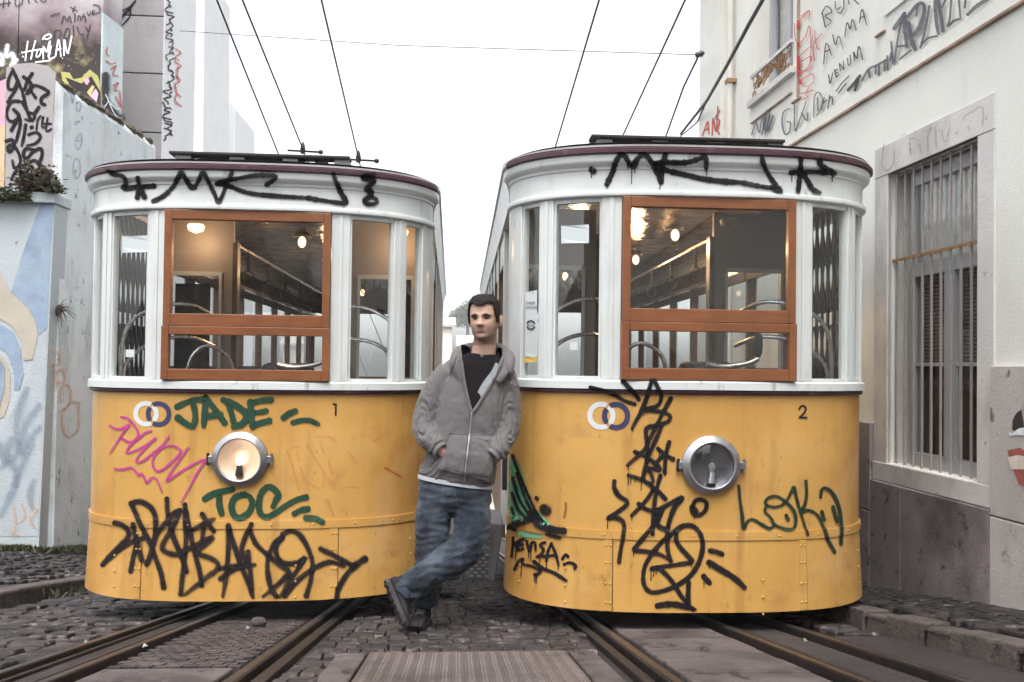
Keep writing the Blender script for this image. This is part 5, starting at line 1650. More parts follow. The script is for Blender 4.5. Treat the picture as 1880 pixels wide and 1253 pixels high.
    # bent chrome hand rails and the brake stand
    for sg in (-1, 1):
        b = B()
        for dv, k in ((0, 1.0), (.05, .86)):
            b.tube([(sg * (.86 - .0), .42 + dv, 1.18), (sg * .84, .44 + dv, 1.34 * k + .18), (sg * .70, .5 + dv, 1.46 * k + .2), (sg * .52, .6 + dv, 1.50 * k + .2), (sg * .40, .75 + dv, 1.46 * k + .18)], .013, 8, sub=5)
        b.obj('hand_rail', m_chrome, t, smooth=True)
    b = B().tube([(-.32, .34, .45), (-.32, .34, 1.2)], .05, 12)
    b.tube([(-.44, .33, 1.2), (-.40, .32, 1.36), (-.30, .31, 1.43), (-.18, .31, 1.36), (-.14, .33, 1.2)], .012, 8, sub=4)
    b.obj('brake_wheel', m_chrome, t, smooth=True)
    bs = B().tube([(.22, .40, .45), (.22, .40, 1.27)], .06, 14).obj('brake_stand', m_dark, t, smooth=True)
    b = B().tube([(.10, .38, 1.315), (.20, .38, 1.30), (.33, .37, 1.32), (.40, .37, 1.35)], [.022, .02, .014, .016], 10, sub=3)
    b.obj('crank', m_chrome, bs, smooth=True)
    B().lathe([(.012, 0), (.022, .03), (.027, .08), (.022, .13), (.012, .145)], (.40, .37, 1.355), (0, 0, 1), 14, caps=True).obj('crank_grip', m_dark, bs, smooth=True)
    B().box(-.02, .3, .45, .6, .45, 1.33).obj('controller', m_dark, t, bevel=.04)
    # undercarriage: dark frame and wheels
    B().box(-.7, .7, .35, LT - .4, .14, .39).obj('underframe', m_dark, t)
    for v in (1.6, 5.6):
        for x in (-.46, .42):
            B().lathe([(.0001, -.03), (.24, -.03), (.27, -.02), (.27, .01), (.25, .03), (.0001, .03)], (x, v, -.02 - .18 * v + .16), (1, 0, 0), 24).obj('wheel', m_dark, t, smooth=True)
    return T, t

T1, t1 = build_tram((-1.21, 4.97, .08), rad(-.47), -.03, 'yellow and white tram with lit headlamp and number 1, on the left', '1', (442, 843), True, [-.575, .535], (-.55, .535))
T2, t2 = build_tram((1.336, 4.455, .117), rad(.48), .0, 'yellow and white tram with unlit headlamp and number 2, on the right', '2', (1304, 854), False, [-.50, .555], (-.60, .52))

# folding steps hanging at the inner side of each tram, and the doorway panel
def side_step(t, sg, v0, w0):
    st = empty('folding_step', (sg * (HW + .02), v0, w0), parent=t)
    tr_ = B().hexa([(0, 0, -.02), (sg * .05, -.02, -.36), (sg * .05, .5, -.36), (0, .5, -.02),
                    (sg * .22, -.02, .0), (sg * .24, -.02, -.34), (sg * .24, .5, -.34), (sg * .22, .5, .0)]).obj('step_box', m_step, st, bevel=.006)
    pl = B().hexa([(sg * .225, -.03, .01), (sg * .245, -.03, -.36), (sg * .245, .5, -.36), (sg * .225, .5, .01),
                   (sg * .24, -.035, .012), (sg * .26, -.035, -.36), (sg * .26, .5, -.36), (sg * .24, .5, .012)]).obj('tread', m_step, st)
    bb = B()
    for i in range(15):
        for j in range(3):
            x = sg * (.10 + j * .045 + (i % 2) * .02)
            z = -.03 - i * .021
            bb.box(x - .012, x + .012, -.03, -.019, z - .006, z + .004)
    bb.obj('tread_stud', m_chrome, st, kind='stuff')
side_step(t2, -1, .66, .36)
side_step(t1, 1, 1.25, .12)
dp = B().box(-HW - .035, -HW + .01, .60, .66, .55, 1.05).obj('door_panel', m_gpan, t2, bevel=.006)
for w in (.90, .98):
    B().lathe([(.0001, .004), (.022, .004), (.026, .0)], (-HW - .01, .597, w), (0, -1, 0), 16).obj('door_hole_disc', m_dark, dp)  # dark discs standing in for the two round holes

# ---- markings on the trams
def ring(name, cx, cy, ro, ri, a0, a1, T, m, parent, lift):
    n = 48
    A_ = np.linspace(rad(a0), rad(a1), n)
    px = np.concatenate([cx + ro * np.cos(A_), cx + ri * np.cos(A_)])
    py = np.concatenate([cy - ro * np.sin(A_), cy - ri * np.sin(A_)])
    V = T.map(px, py, np.full(2 * n, lift))
    return B().add(V, [(i, i + 1, n + i + 1, n + i) for i in range(n - 1)]).obj(name, m, parent)
for T, t, (wx, wy), (nx, ny), ro, ri in ((T1, t1, (268.5, 760), (291.5, 760.5), 23.5, 14.8), (T2, t2, (1104, 763.5), (1131, 764), 26, 16.5)):
    lg = ring('emblem', wx, wy, ro, ri, 62, 298, T, m_wdecal, t, .0022)
    ring('emblem_arc', wx, wy, ro, ri, -45, 45, T, m_wdecal, lg, .0022)
    ring('emblem_arc', nx, ny, ro, ri, -122, 122, T, m_navy, lg, .0026)
    ring('emblem_arc', nx, ny, ro, ri, 142, 218, T, m_navy, lg, .0026)
    ring('emblem_arc', wx, wy, ro, ri, 45, 50, T, m_wdecal, lg, .0022)


def ttag(T, t, strokes, m, label, soft=.35, lift=.0035, jag=.05):
    return spray('graffiti', strokes, T.map, m, t, soft=soft, label=label, lift=lift, jag=jag)
spray('number', Z(440, 700, 5, 16, [(860, 212), (872, 212), (884, 212)], [(884, 212), (883, 260), (881, 312)]), T1.map, m_sink, t1, soft=.1, lift=.003, jag=0)
spray('number', Z(1240, 680, 2.666, 9, [(605, 192), (610, 180), (622, 174), (634, 180), (637, 193), (630, 207), (606, 232)], [(606, 232), (624, 232), (640, 232)]), T2.map, m_sink, t2, soft=.1, lift=.003, jag=0)
L1 = (180, 710, 5); L2 = (170, 880, 5); L3 = (350, 880, 5); L4 = (440, 700, 5)
ttag(T1, t1, Z(*L4, 15, [(620, 580), (700, 720), (780, 850), (860, 960)], [(440, 640), (500, 830), (540, 1000)], [(560, 800), (620, 920), (750, 980), (770, 860)], [(1000, 650), (1070, 750)], [(1230, 555), (1290, 500), (1350, 460)],
     [(700, 510), (820, 510), (880, 545)], [(820, 740), (850, 850)], [(740, 560), (770, 640)], [(480, 610), (540, 600)], [(960, 970), (1080, 975)], [(800, 1090), (840, 1170), (860, 1230)]), s_orange, 'faint orange scratches', soft=.7)
ttag(T1, t1, Z(*L4, 13, [(1335, 795), (1400, 825), (1480, 875)]), spray_mat('rust_scratch', (.45, .10, .03), .8), 'short rusty scratch', soft=.5)
ttag(T1, t1, Z(*L1, 56, [(730, 185), (800, 150), (880, 125), (945, 120)], [(868, 135), (890, 220), (895, 300), (875, 362), (835, 355), (780, 320), (735, 285)], [(988, 105), (985, 200), (977, 300), (972, 358)], [(992, 105), (1060, 190), (1120, 270), (1162, 330)],
     [(1000, 275), (1070, 262), (1125, 255)], [(1190, 140), (1225, 240), (1255, 365)], [(1155, 125), (1230, 150), (1320, 210), (1368, 262), (1345, 322), (1300, 355), (1250, 368)], [(1400, 140), (1408, 250), (1418, 370)], [(1400, 152), (1500, 128), (1585, 120)],
     [(1420, 245), (1490, 235), (1540, 225)], [(1420, 360), (1500, 332), (1572, 315)], [(1705, 285), (1760, 245), (1808, 225)]) + Z(*L4, 46, [(490, 380), (560, 362), (640, 360), (718, 392)]), s_green, 'dark green painted word JADE', soft=.16)
ttag(T1, t1, Z(*L1, 21, [(218, 280), (270, 290), (330, 350), (370, 420), (360, 470), (300, 512), (210, 470)], [(115, 360), (160, 387), (220, 385), (290, 350), (230, 430), (160, 540), (115, 610)],
     [(490, 408), (430, 430), (370, 480), (300, 540), (265, 605), (330, 595), (440, 540), (533, 473), (450, 550), (380, 630), (355, 690), (420, 680), (520, 600), (600, 530), (655, 455)],
     [(700, 545), (620, 550), (550, 600), (505, 680), (520, 755), (570, 775), (650, 720), (740, 630), (762, 590), (730, 560), (700, 545)],
     [(830, 565), (760, 660), (690, 760), (632, 865), (720, 810), (830, 740), (985, 670), (920, 780), (840, 930), (765, 1062)], [(160, 757), (230, 760), (310, 745), (350, 780), (375, 815), (400, 795), (430, 840), (455, 885), (490, 840), (530, 840), (560, 890), (590, 965)]),
     s_mag, 'magenta marker scrawl', soft=.12)
ttag(T1, t1, Z(*L2, 58, [(1035, 180), (1100, 140), (1200, 110), (1280, 95)], [(1165, 130), (1165, 230), (1185, 310)], [(1390, 140), (1310, 170), (1277, 250), (1305, 335), (1360, 352), (1430, 310), (1467, 230), (1445, 165), (1390, 140)]) +
     Z(*L3, 54, [(760, 245), (790, 180), (810, 150), (770, 92), (710, 70), (650, 130), (628, 220), (640, 310), (690, 345), (760, 320), (880, 240), (980, 185), (1060, 165)], [(955, 315), (1010, 285), (1075, 272)], [(1060, 355), (1140, 360), (1205, 390)]), s_green, 'dark green painted word TOC', soft=.16)
ttag(T1, t1, Z(*L2, 44, [(215, 400), (280, 420), (330, 470), (335, 530), (270, 600), (180, 700), (112, 780)], [(165, 722), (260, 640), (380, 570), (500, 535)], [(380, 420), (400, 520), (430, 640), (460, 740)], [(420, 580), (390, 690), (362, 840)],
     [(360, 225), (430, 380), (500, 520), (540, 600), (570, 680), (610, 790), (640, 880), (660, 990)], [(365, 220), (430, 205), (500, 230), (560, 290), (585, 380), (580, 480), (560, 600), (530, 720), (508, 772)], [(685, 185), (690, 290), (710, 400), (750, 540), (800, 660), (850, 790), (865, 840)],
     [(800, 290), (760, 300), (690, 380), (600, 500), (560, 600)], [(800, 290), (780, 350), (740, 440), (690, 520), (650, 600), (655, 650), (760, 690), (860, 650), (980, 590), (1100, 530), (1060, 580), (960, 670), (1080, 720), (1150, 770), (1140, 830), (1060, 890), (960, 970), (860, 1050)],
     [(850, 240), (855, 400), (860, 560), (850, 720), (830, 880), (815, 1050)], [(860, 300), (900, 500), (940, 680), (980, 820), (1005, 970)], [(1010, 325), (1050, 390), (1110, 470)], [(930, 460), (1020, 410), (1105, 370)], [(1025, 420), (1010, 540)]) +
     Z(*L3, 44, [(350, 430), (350, 560), (345, 700), (330, 880), (300, 1062)], [(350, 430), (400, 600), (460, 780), (520, 920), (570, 1070)], [(280, 910), (380, 840), (480, 800), (580, 785)], [(530, 670), (540, 780), (555, 900), (565, 1045)], [(280, 820), (400, 800), (520, 790)],
     [(555, 420), (500, 540), (470, 640), (490, 720), (520, 760)], [(550, 480), (600, 590), (690, 680), (800, 770), (900, 850), (860, 910), (760, 1000), (675, 1068)], [(840, 530), (770, 590), (720, 700), (705, 800), (715, 900), (740, 1000), (785, 1070)],
     [(840, 535), (790, 600), (790, 690), (840, 760), (920, 775), (1000, 755), (1050, 720), (980, 830), (890, 960), (825, 1070)], [(850, 500), (920, 475), (1000, 510), (1070, 620), (1115, 760), (1105, 900), (1060, 1066)], [(865, 1068), (960, 950), (1080, 850), (1200, 780), (1290, 760), (1390, 795)],
     [(1195, 640), (1330, 710), (1440, 770), (1500, 790)], [(1500, 790), (1420, 880), (1350, 1000), (1335, 1078)]) + Z(*L3, 66, [(1580, 738), (1530, 770), (1490, 800)]), s_bsoft, 'large tangled black sprayed tag', soft=.42)
F1 = (190, 280, 5); F2 = (440, 280, 5)
ttag(T1, t1, Z(*F1, 42, [(105, 175), (130, 200), (200, 215), (230, 250), (220, 300), (185, 325), (230, 338), (300, 325), (470, 310)], [(340, 240), (335, 330), (320, 415)], [(345, 330), (365, 370), (385, 412)],
     [(470, 445), (560, 400), (650, 310), (700, 230), (725, 185), (770, 260), (820, 330), (870, 280), (920, 190), (970, 280), (1020, 380), (1058, 455), (1100, 380), (1130, 300), (1180, 190)], [(1050, 290), (1100, 270), (1250, 240), (1400, 215), (1560, 215), (1575, 245), (1500, 300)],
     [(1050, 290), (1150, 310), (1280, 360), (1400, 385), (1560, 400), (1700, 410), (1880, 420)]) + Z(*F2, 42, [(630, 420), (740, 440), (960, 465), (930, 380), (870, 270), (842, 195)], [(1180, 200), (1110, 210), (1110, 240), (1200, 260), (1160, 310), (1150, 340), (1200, 370), (1180, 410), (1140, 440), (1160, 475), (1240, 470), (1240, 430), (1190, 412)]),
     s_black, 'black sprayed monogram along the fascia', soft=.3, jag=.1)
G1 = (1040, 240, 5); G2 = (1260, 240, 5)
ttag(T2, t2, Z(*G1, 50, [(378, 490), (420, 400), (460, 310), (510, 225), (550, 235), (590, 310), (620, 340), (650, 280), (700, 225), (750, 240), (800, 320), (840, 400), (868, 470)], [(910, 230), (890, 300), (875, 400), (868, 470)], [(820, 310), (900, 295), (1050, 300), (1150, 285), (1230, 255), (1278, 250), (1280, 345)],
     [(870, 350), (960, 380), (1100, 410), (1250, 445), (1450, 470), (1600, 480), (1750, 510), (1880, 530)], [(840, 330), (860, 400), (866, 450)]) + Z(*G1, 62, [(248, 368), (251, 370)]) +
     Z(*G2, 46, [(780, 525), (860, 560), (800, 480), (740, 390), (700, 310), (690, 262)], [(955, 390), (1100, 385), (1200, 385), (1330, 392)], [(1200, 275), (1210, 320), (1290, 370), (1330, 405)], [(1035, 275), (1035, 380), (1030, 480), (1020, 550)], [(1060, 390), (1110, 470), (1150, 540), (1208, 568)]) +
     Z(*G1, 8, [(600, 350), (600, 490)], [(860, 480), (857, 540)], [(380, 490), (380, 530)], [(236, 390), (237, 432)], [(630, 340), (630, 390)], [(566, 310), (566, 355)], [(1283, 350), (1284, 410)]) + Z(*G2, 8, [(962, 400), (963, 470)], [(1327, 400), (1328, 468)]),
     s_black, 'black sprayed monogram along the fascia', soft=.22, jag=.1)
H1 = (1040, 680, 5); H2 = (1040, 880, 5); H3 = (920, 830, 5); H4 = (1260, 860, 5)
drip = lambda *q: Z(*H1, 8, *[[(x, a), (x, c)] for x, a, c in q])
drip2 = lambda *q: Z(*H2, 8, *[[(x, a), (x, c)] for x, a, c in q])
ttag(T2, t2, Z(*H1, 38, [(240, 160), (350, 190), (450, 230), (530, 280), (622, 310)], [(525, 100), (590, 170), (640, 230), (662, 268)], [(790, 75), (770, 150), (730, 270), (680, 390), (640, 460), (605, 528)],
     [(800, 80), (850, 180), (870, 250), (840, 320), (760, 350), (680, 362), (780, 370), (880, 385), (950, 420), (930, 470), (850, 500), (740, 530), (730, 600), (740, 690), (740, 800), (720, 900), (700, 1000)], [(957, 260), (900, 360), (840, 480), (770, 620), (720, 720), (640, 800), (563, 868)],
     [(870, 510), (840, 590), (790, 700), (750, 800), (740, 850)], [(630, 750), (700, 780), (780, 830), (850, 890), (850, 920), (780, 900), (740, 900), (780, 960), (790, 1030), (740, 1040)], [(573, 965), (650, 990), (740, 1030), (800, 1080), (850, 1120), (905, 1180)],
     [(940, 662), (910, 780), (900, 935)], [(842, 722), (910, 780), (975, 815)], [(832, 840), (870, 800), (910, 770)], [(860, 970), (830, 1080), (810, 1200), (800, 1300), (795, 1400), (790, 1500)], [(800, 1090), (740, 1180), (680, 1250), (602, 1328)]) +
     drip((566, 960, 1052), (685, 1030, 1100), (610, 530, 558), (590, 980, 1040), (630, 990, 1030), (568, 870, 912), (903, 930, 965), (710, 370, 415), (735, 370, 400), (920, 800, 850), (850, 740, 800)) +
     Z(*H2, 41, [(440, 22), (440, 80), (480, 150), (540, 190), (560, 220), (510, 270), (440, 320), (382, 360), (440, 350), (510, 380), (530, 440), (520, 540), (500, 640), (485, 755)],
     [(665, 228), (720, 270), (810, 290), (900, 250), (990, 200), (1062, 170), (1000, 240), (960, 330), (930, 440), (925, 560), (930, 660), (955, 745)], [(880, 285), (850, 350), (790, 430), (720, 520), (660, 590), (622, 648), (720, 660), (830, 680), (900, 710), (955, 745)], [(830, 310), (820, 400), (860, 440), (915, 465)],
     [(1188, 290), (1162, 250), (1180, 200), (1230, 187), (1280, 212), (1280, 270), (1240, 318), (1180, 330), (1147, 292), (1142, 255)], [(787, 820), (900, 800), (1040, 780), (1150, 755), (1100, 690), (1040, 620), (1008, 560), (1012, 480), (1060, 430)],
     [(930, 540), (1000, 470), (1080, 427), (1160, 432), (1220, 490), (1248, 580), (1240, 680), (1200, 790), (1130, 890), (1020, 970), (900, 1020), (790, 1038), (730, 1000), (705, 920), (720, 800), (780, 690), (860, 590), (930, 522)], [(850, 820), (920, 880), (990, 970), (1050, 1070), (1120, 1150), (1155, 1195)],
     [(1120, 950), (1115, 1050), (1115, 1170)], [(1317, 655), (1370, 665), (1425, 685)]) + Z(*H2, 52, [(840, 1160), (930, 1147), (1020, 1152), (1165, 1190)], [(1310, 765), (1400, 820), (1500, 880), (1580, 940), (1625, 988)], [(1262, 895), (1305, 945)], [(845, 290), (835, 380)]) +
     drip2((378, 360, 450), (600, 330, 380), (616, 650, 705), (776, 820, 925), (800, 830, 890), (822, 830, 870), (1148, 760, 810), (1310, 770, 820), (1260, 900, 995), (1170, 330, 365)), s_black, 'tall tangled black sprayed tag', soft=.28)
ttag(T2, t2, Z(*H3, 26, [(125, 790), (125, 880), (120, 960)], [(200, 802), (140, 850), (185, 885)], [(222, 802), (175, 830), (165, 900), (215, 890)], [(180, 857), (212, 850)], [(250, 820), (265, 880), (280, 912), (292, 840), (322, 830), (332, 905)], [(412, 832), (370, 852), (402, 900), (375, 945), (340, 960)],
     [(470, 842), (440, 920), (430, 1000)], [(470, 842), (510, 930), (540, 1038)], [(352, 962), (440, 955), (510, 945)], [(572, 980), (600, 942), (622, 960)], [(590, 1030), (640, 1015), (690, 1040), (686, 1062)], [(150, 1080), (180, 1010), (222, 982), (215, 1030), (300, 1050), (370, 1088)], [(342, 1130), (380, 1100)]) +
     Z(*H3, 36, [(322, 1010), (400, 1070), (500, 1110), (605, 1178)], [(335, 1128), (340, 1132)]) + Z(*H3, 8, [(210, 1040), (210, 1140)], [(330, 1130), (330, 1190)], [(347, 1130), (345, 1215)], [(430, 1000), (430, 1080)], [(535, 1040), (535, 1082)], [(685, 1050), (685, 1085)], [(595, 1030), (595, 1070)], [(155, 900), (155, 1000)], [(290, 910), (290, 1000)], [(270, 900), (270, 970)], [(370, 960), (370, 1015)]),
     s_black, 'black dripping word KEMSA', soft=.25)
ttag(T2, t2, Z(*H3, 60, [(112, 150), (150, 350), (220, 560)], [(108, 300), (145, 480), (215, 610)], [(105, 450), (125, 560), (150, 640)], [(140, 130), (220, 390), (300, 560)], [(120, 90), (180, 280), (260, 480)]) + Z(*H3, 40, [(190, 750), (270, 765), (370, 775)], [(330, 560), (400, 640), (470, 690)]), s_lgreen, 'jade green fan shape', soft=.35)
ttag(T2, t2, Z(*H3, 26, [(112, 35), (180, 220), (260, 410), (340, 570), (420, 660), (500, 690)], [(115, 240), (170, 420), (250, 560)], [(110, 380), (160, 520), (230, 600)], [(108, 520), (130, 600)], [(150, 200), (220, 400), (280, 530)]) +
     Z(*H3, 64, [(290, 560), (260, 620), (170, 660), (100, 690)], [(310, 600), (360, 660), (450, 705), (575, 722)]) + Z(*H3, 85, [(408, 528), (414, 534)]) + Z(*H3, 34, [(334, 424), (336, 426)], [(440, 755), (540, 785)], [(95, 690), (140, 715)]), s_black, 'black outline of the green fan', soft=.4, lift=.0055)
ttag(T2, t2, Z(*H4, 29, [(480, 165), (490, 280), (510, 430), (525, 555), (560, 490), (610, 470), (680, 510), (760, 552), (800, 520), (770, 450), (720, 400), (740, 350), (820, 355), (900, 320), (960, 220), (985, 175), (1010, 280), (1050, 420), (1108, 605)],
     [(740, 345), (722, 310), (760, 267), (830, 260), (900, 300), (970, 370), (1000, 440), (990, 540), (930, 560), (850, 540), (800, 510)], [(915, 432), (930, 468)], [(1095, 122), (1100, 230), (1085, 330), (1050, 400), (1120, 385), (1200, 430), (1250, 530), (1290, 650), (1350, 765)],
     [(1230, 260), (1237, 202), (1270, 182), (1330, 220), (1380, 310), (1410, 430), (1415, 560), (1410, 690)], [(1342, 355), (1360, 420), (1378, 485)], [(1240, 400), (1260, 470)]), s_dgreen, 'dark green sprayed word LOKI', soft=.35)
ttag(T2, t2, Z(*H3, 16, [(595, 470), (595, 530), (580, 600)]), spray_mat('rust_run', (.30, .09, .03), .8), 'small rust run', soft=.6)

# ---- paper notices in the windows
def notice(T, t, poly, m, lift=-.010, nm='notice'):
    return patch(nm, poly, T.map, m, t, lift, step=8)
notice(T1, t1, [(224, 433), (272, 432), (272, 463), (224, 464)], m_paper)
notice(T1, t1, [(230, 642), (246, 642), (246, 656), (230, 656)], m_paper)
notice(T2, t2, [(1031, 414), (1082, 412), (1082, 446), (1031, 447)], m_paper)
notice(T2, t2, [(1047, 628), (1061, 628), (1061, 643), (1047, 643)], m_paper)
sg_ = notice(T2, t2, [(966, 536), (987, 533), (987, 654), (964, 656)], m_paper, nm='safety_notice')
notice(T2, t2, [(963, 657), (986, 655), (986, 665), (963, 667)], m_stripe, nm='notice_stripe')
lettering('print', 'CARRIS', 975, 557, 5.5, T2.map, m_ink, sg_, -.0088, .62)
lettering('print', 'COVID SAFE', 976, 565, 5.5, T2.map, m_ink, sg_, -.0088, .52)
ring('print', 975.5, 597, 9.0, 6.2, 20, 160, T2, m_ink, sg_, -.0088)
ring('print', 975.5, 597, 9.0, 6.2, 200, 340, T2, m_ink, sg_, -.0088)
lettering('print', 'apcer', 975.5, 597, 5.5, T2.map, m_ink, sg_, -.0088, .8)
# ------------------------------------------------------------------ the man leaning between the trams
m_skin = None
def skin_mat():
    m, nt, out = nmat('skin')
    N, L = nt.nodes, nt.links
    at = N.new('ShaderNodeAttribute'); at.attribute_name = 'beard_lid_shade'
    al = N.new('ShaderNodeAttribute'); al.attribute_name = 'lip'
    tc = N.new('ShaderNodeTexCoord')
    f = noise_fac(nt, tc.outputs['Object'], 60, .3, .7)
    c = mixrgb(nt, f, (0.45, 0.275, 0.205), (0.54, 0.345, 0.265))
    fr_ = noise_fac(nt, tc.outputs['Object'], 16, .48, .75)
    c = mixrgb(nt, fr_, c, (0.45, 0.22, 0.165))
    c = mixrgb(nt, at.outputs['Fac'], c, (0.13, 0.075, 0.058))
    c = mixrgb(nt, al.outputs['Fac'], c, (0.26, 0.10, 0.085))
    p = N.new('ShaderNodeBsdfPrincipled')
    L.new(c, p.inputs['Base Color'])
    p.inputs['Roughness'].default_value = 0.48
    p.inputs['Subsurface Weight'].default_value = 0.08
    p.inputs['Subsurface Radius'].default_value = (0.01, 0.004, 0.002)
    L.new(p.outputs[0], out.inputs['Surface'])
    return m
m_skin = skin_mat()
def fabric(name, col, var, bumpd, bsc, sheen=.2, extra=()):
    return mat(name, col, 0.92, var=var, scale=30, bump=bumpd, bscale=bsc, spec=.2, sheen=sheen, stains=extra)
m_hood = mat('grey_fleece', (0.13, 0.121, 0.122), 0.95, var=0.10, scale=170, bump=0.0005, bscale=300, spec=.12, sheen=.15,
             stains=[((0.12, 0.112, 0.114), 5, .5, .75, .4, None)])
m_lining = mat('pale_lining', (0.30, 0.33, 0.345), 0.95, var=0.06, scale=40, spec=.1)
m_tee = mat('black_cotton', (0.012, 0.010, 0.012), 0.95, var=0.2, scale=30, spec=.15, bump=.001, bscale=120)
m_hem = mat('white_cotton', (0.46, 0.48, 0.52), 0.95, var=0.05, scale=30, spec=.1)
m_jean = mat('blue_denim', (0.019, 0.0245, 0.036), 0.9, var=0.25, scale=40, bump=0.0008, bscale=500, spec=.2, sheen=.1,
             stains=[((0.15, 0.18, 0.225), 4.5, .46, .74, .6, (1, 1, .4)), ((0.012, 0.014, 0.02), 8.0, .5, .70, .6, (1, 1, 2.2))])
m_stitch = mat('seam_thread', (0.10, 0.115, 0.14), 0.9, var=0.1)
m_shoe = mat('dark_suede', (0.022, 0.019, 0.022), 0.8, var=0.3, scale=30, bump=.0012, bscale=120, spec=.3)
m_sole = mat('shoe_rubber', (0.030, 0.027, 0.032), 0.7, var=0.2, scale=20, bump=.001, bscale=90)
m_lace = mat('grey_lace', (0.26, 0.26, 0.28), 0.9, var=0.1)
m_hair = mat('dark_hair', (0.010, 0.0065, 0.006), 0.8, var=0.4, scale=90, bump=.004, bscale=170, bstretch=(1, 1, .35), spec=.35)
m_brow_shade = mat('brow_hair_and_shade', (0.022, 0.014, 0.012), 0.8, var=0.3, scale=90)  # brow and lash hair; also paints the mouth and nose shade
m_eyew = mat('eye_white', (0.20, 0.19, 0.185), 0.3, var=0.05)
m_iris = mat('dark_iris', (0.02, 0.013, 0.01), 0.15, var=0.1)
m_zip = mat('zip_metal', (0.50, 0.50, 0.52), 0.35, 0.8, var=0.1)
m_cord = mat('grey_cord', (0.12, 0.105, 0.11), 0.9, var=0.1)

J = lambda x, y, d: Vector(PX(x, y, d))
FH = Vector((-FW[0], -FW[1], 0)).normalized()          # towards the camera
RH = Vector((RT[0], RT[1], 0)).normalized()
ZH = Vector((0, 0, 1))
foot_p = J(768, 1140, 4.52)
man = None

def ellring(c, a, b, n=28, e=2.4):
    out = []
    for k in range(n):
        t = 2 * math.pi * k / n
        ct, st = math.cos(t), math.sin(t)
        out.append(c + a * (math.copysign(abs(ct) ** (2 / e), ct)) + b * (math.copysign(abs(st) ** (2 / e), st)))
    return out
def lring(L, R, d, hd, n=28, e=2.4, back=1.0):
    """ring through a left and a right photograph point at depth d, half thickness hd"""
    l, r = J(L[0], L[1], d), J(R[0], R[1], d)
    return ellring((l + r) / 2, (r - l) / 2, FH * hd, n, e)

def remesh(b, name, vox, smooth=4, wr=None, sf=.6):
    me = b.mesh(name)
    o = bpy.data.objects.new(name, me)
    COL.objects.link(o)
    r = o.modifiers.new('r', 'REMESH'); r.mode = 'VOXEL'; r.voxel_size = vox; r.adaptivity = 0
    if smooth:
        s = o.modifiers.new('s', 'SMOOTH'); s.iterations = smooth; s.factor = sf
    dg = bpy.context.evaluated_depsgraph_get()
    me2 = bpy.data.meshes.new_from_object(o.evaluated_get(dg))
    bpy.data.objects.remove(o)
    bpy.data.meshes.remove(me)
    if wr:
        n = len(me2.vertices)
        co = np.empty(n * 3); no = np.empty(n * 3)
        me2.vertices.foreach_get('co', co); me2.vertices.foreach_get('normal', no)
        co, no = co.reshape(-1, 3), no.reshape(-1, 3)
        d = np.array([wr(Vector(c)) for c in co])
        co += no * d[:, None]
        me2.vertices.foreach_set('co', co.ravel())
        me2.update()
    me2.polygons.foreach_set('use_smooth', [True] * len(me2.polygons))
    return me2

# ---- head in its own frame: x towards picture right, y out of the face, z up; eyes at z = 0
HC = J(889.5, 586.5, 4.60)
yawh = rad(-13)
HY = (FH * math.cos(yawh) + RH * math.sin(yawh)).normalized()
HX = (RH * math.cos(yawh) - FH * math.sin(yawh)).normalized()
tilt_h = rad(2)
HX, HZ = (HX * math.cos(tilt_h) + ZH * math.sin(tilt_h)), (ZH * math.cos(tilt_h) - HX * math.sin(tilt_h))
def head_w(x, y, z):
    return HC + HX * x + HY * y + HZ * z
HROWS = [(.119, .004, .004, -.012), (.117, .028, .030, -.045), (.109, .050, .056, -.070), (.086, .0675, .080, -.092), (.055, .0745, .0895, -.102), (.025, .0765, .091, -.105), (0, .0755, .087, -.104),
         (-.03, .0730, .085, -.097), (-.055, .0685, .085, -.080), (-.08, .0630, .083, -.050), (-.10, .0515, .080, -.012), (-.114, .028, .070, .018), (-.120, .008, .055, .035)]
hz = np.array([r[0] for r in HROWS])[::-1]; hwid = np.array([r[1] for r in HROWS])[::-1]; hf = np.array([r[2] for r in HROWS])[::-1]; hbk = np.array([r[3] for r in HROWS])[::-1]
def gs(x, s):
    return math.exp(-.5 * (x / s) ** 2)
def face_d(x, z):
    """forward relief of the face"""
    d = 0.0
    if -.045 < z < .03:
        t = min(1, max(0, (.012 - z) / .044))
        d += (.006 + .021 * t) * gs(x, .0075 + .005 * t) * (1 if z > -.034 else gs(z + .034, .005)) * (1 if z < .012 else gs(z - .012, .008))
    d += .007 * gs(abs(x) - .012, .006) * gs(z + .034, .006)                       # nostrils
    d += .0055 * gs(abs(x) - .032, .019) * gs(z - .019, .007)                      # brow
    d -= .0105 * gs(abs(x) - .031, .013) * gs(z - .001, .0085)                     # sockets
    d += .0045 * gs(abs(x) - .047, .016) * gs(z + .028, .014)                      # cheek
    d += .0055 * gs(x, .019) * gs(z + .0545, .0045) + .007 * gs(x, .016) * gs(z + .0665, .005) - .004 * gs(x, .022) * gs(z + .0605, .0022)
    d -= .0045 * gs(x, .02) * gs(z + .079, .005)
    d += .007 * gs(x, .019) * gs(z + .100, .010)
    return d
def head_pt(z, t, grow=0.0):
    w, f, k = np.interp(z, hz, hwid), np.interp(z, hz, hf), np.interp(z, hz, hbk)
    c, s = math.cos(t), math.sin(t)
    x = (w + grow) * math.copysign(abs(c) ** .92, c)
    y = ((f + grow) * math.copysign(abs(s) ** .85, s)) if s > 0 else (-k + grow) * s
    if s > 0:
        y += face_d(x, z) * min(1, s * 1.6)
    return x, y, z
def head_rings(n=72, m=74, grow=0.0):
    return [[head_pt(z, 2 * math.pi * k / n, grow) for k in range(n)] for z in np.linspace(-.1199, .1189, m)]

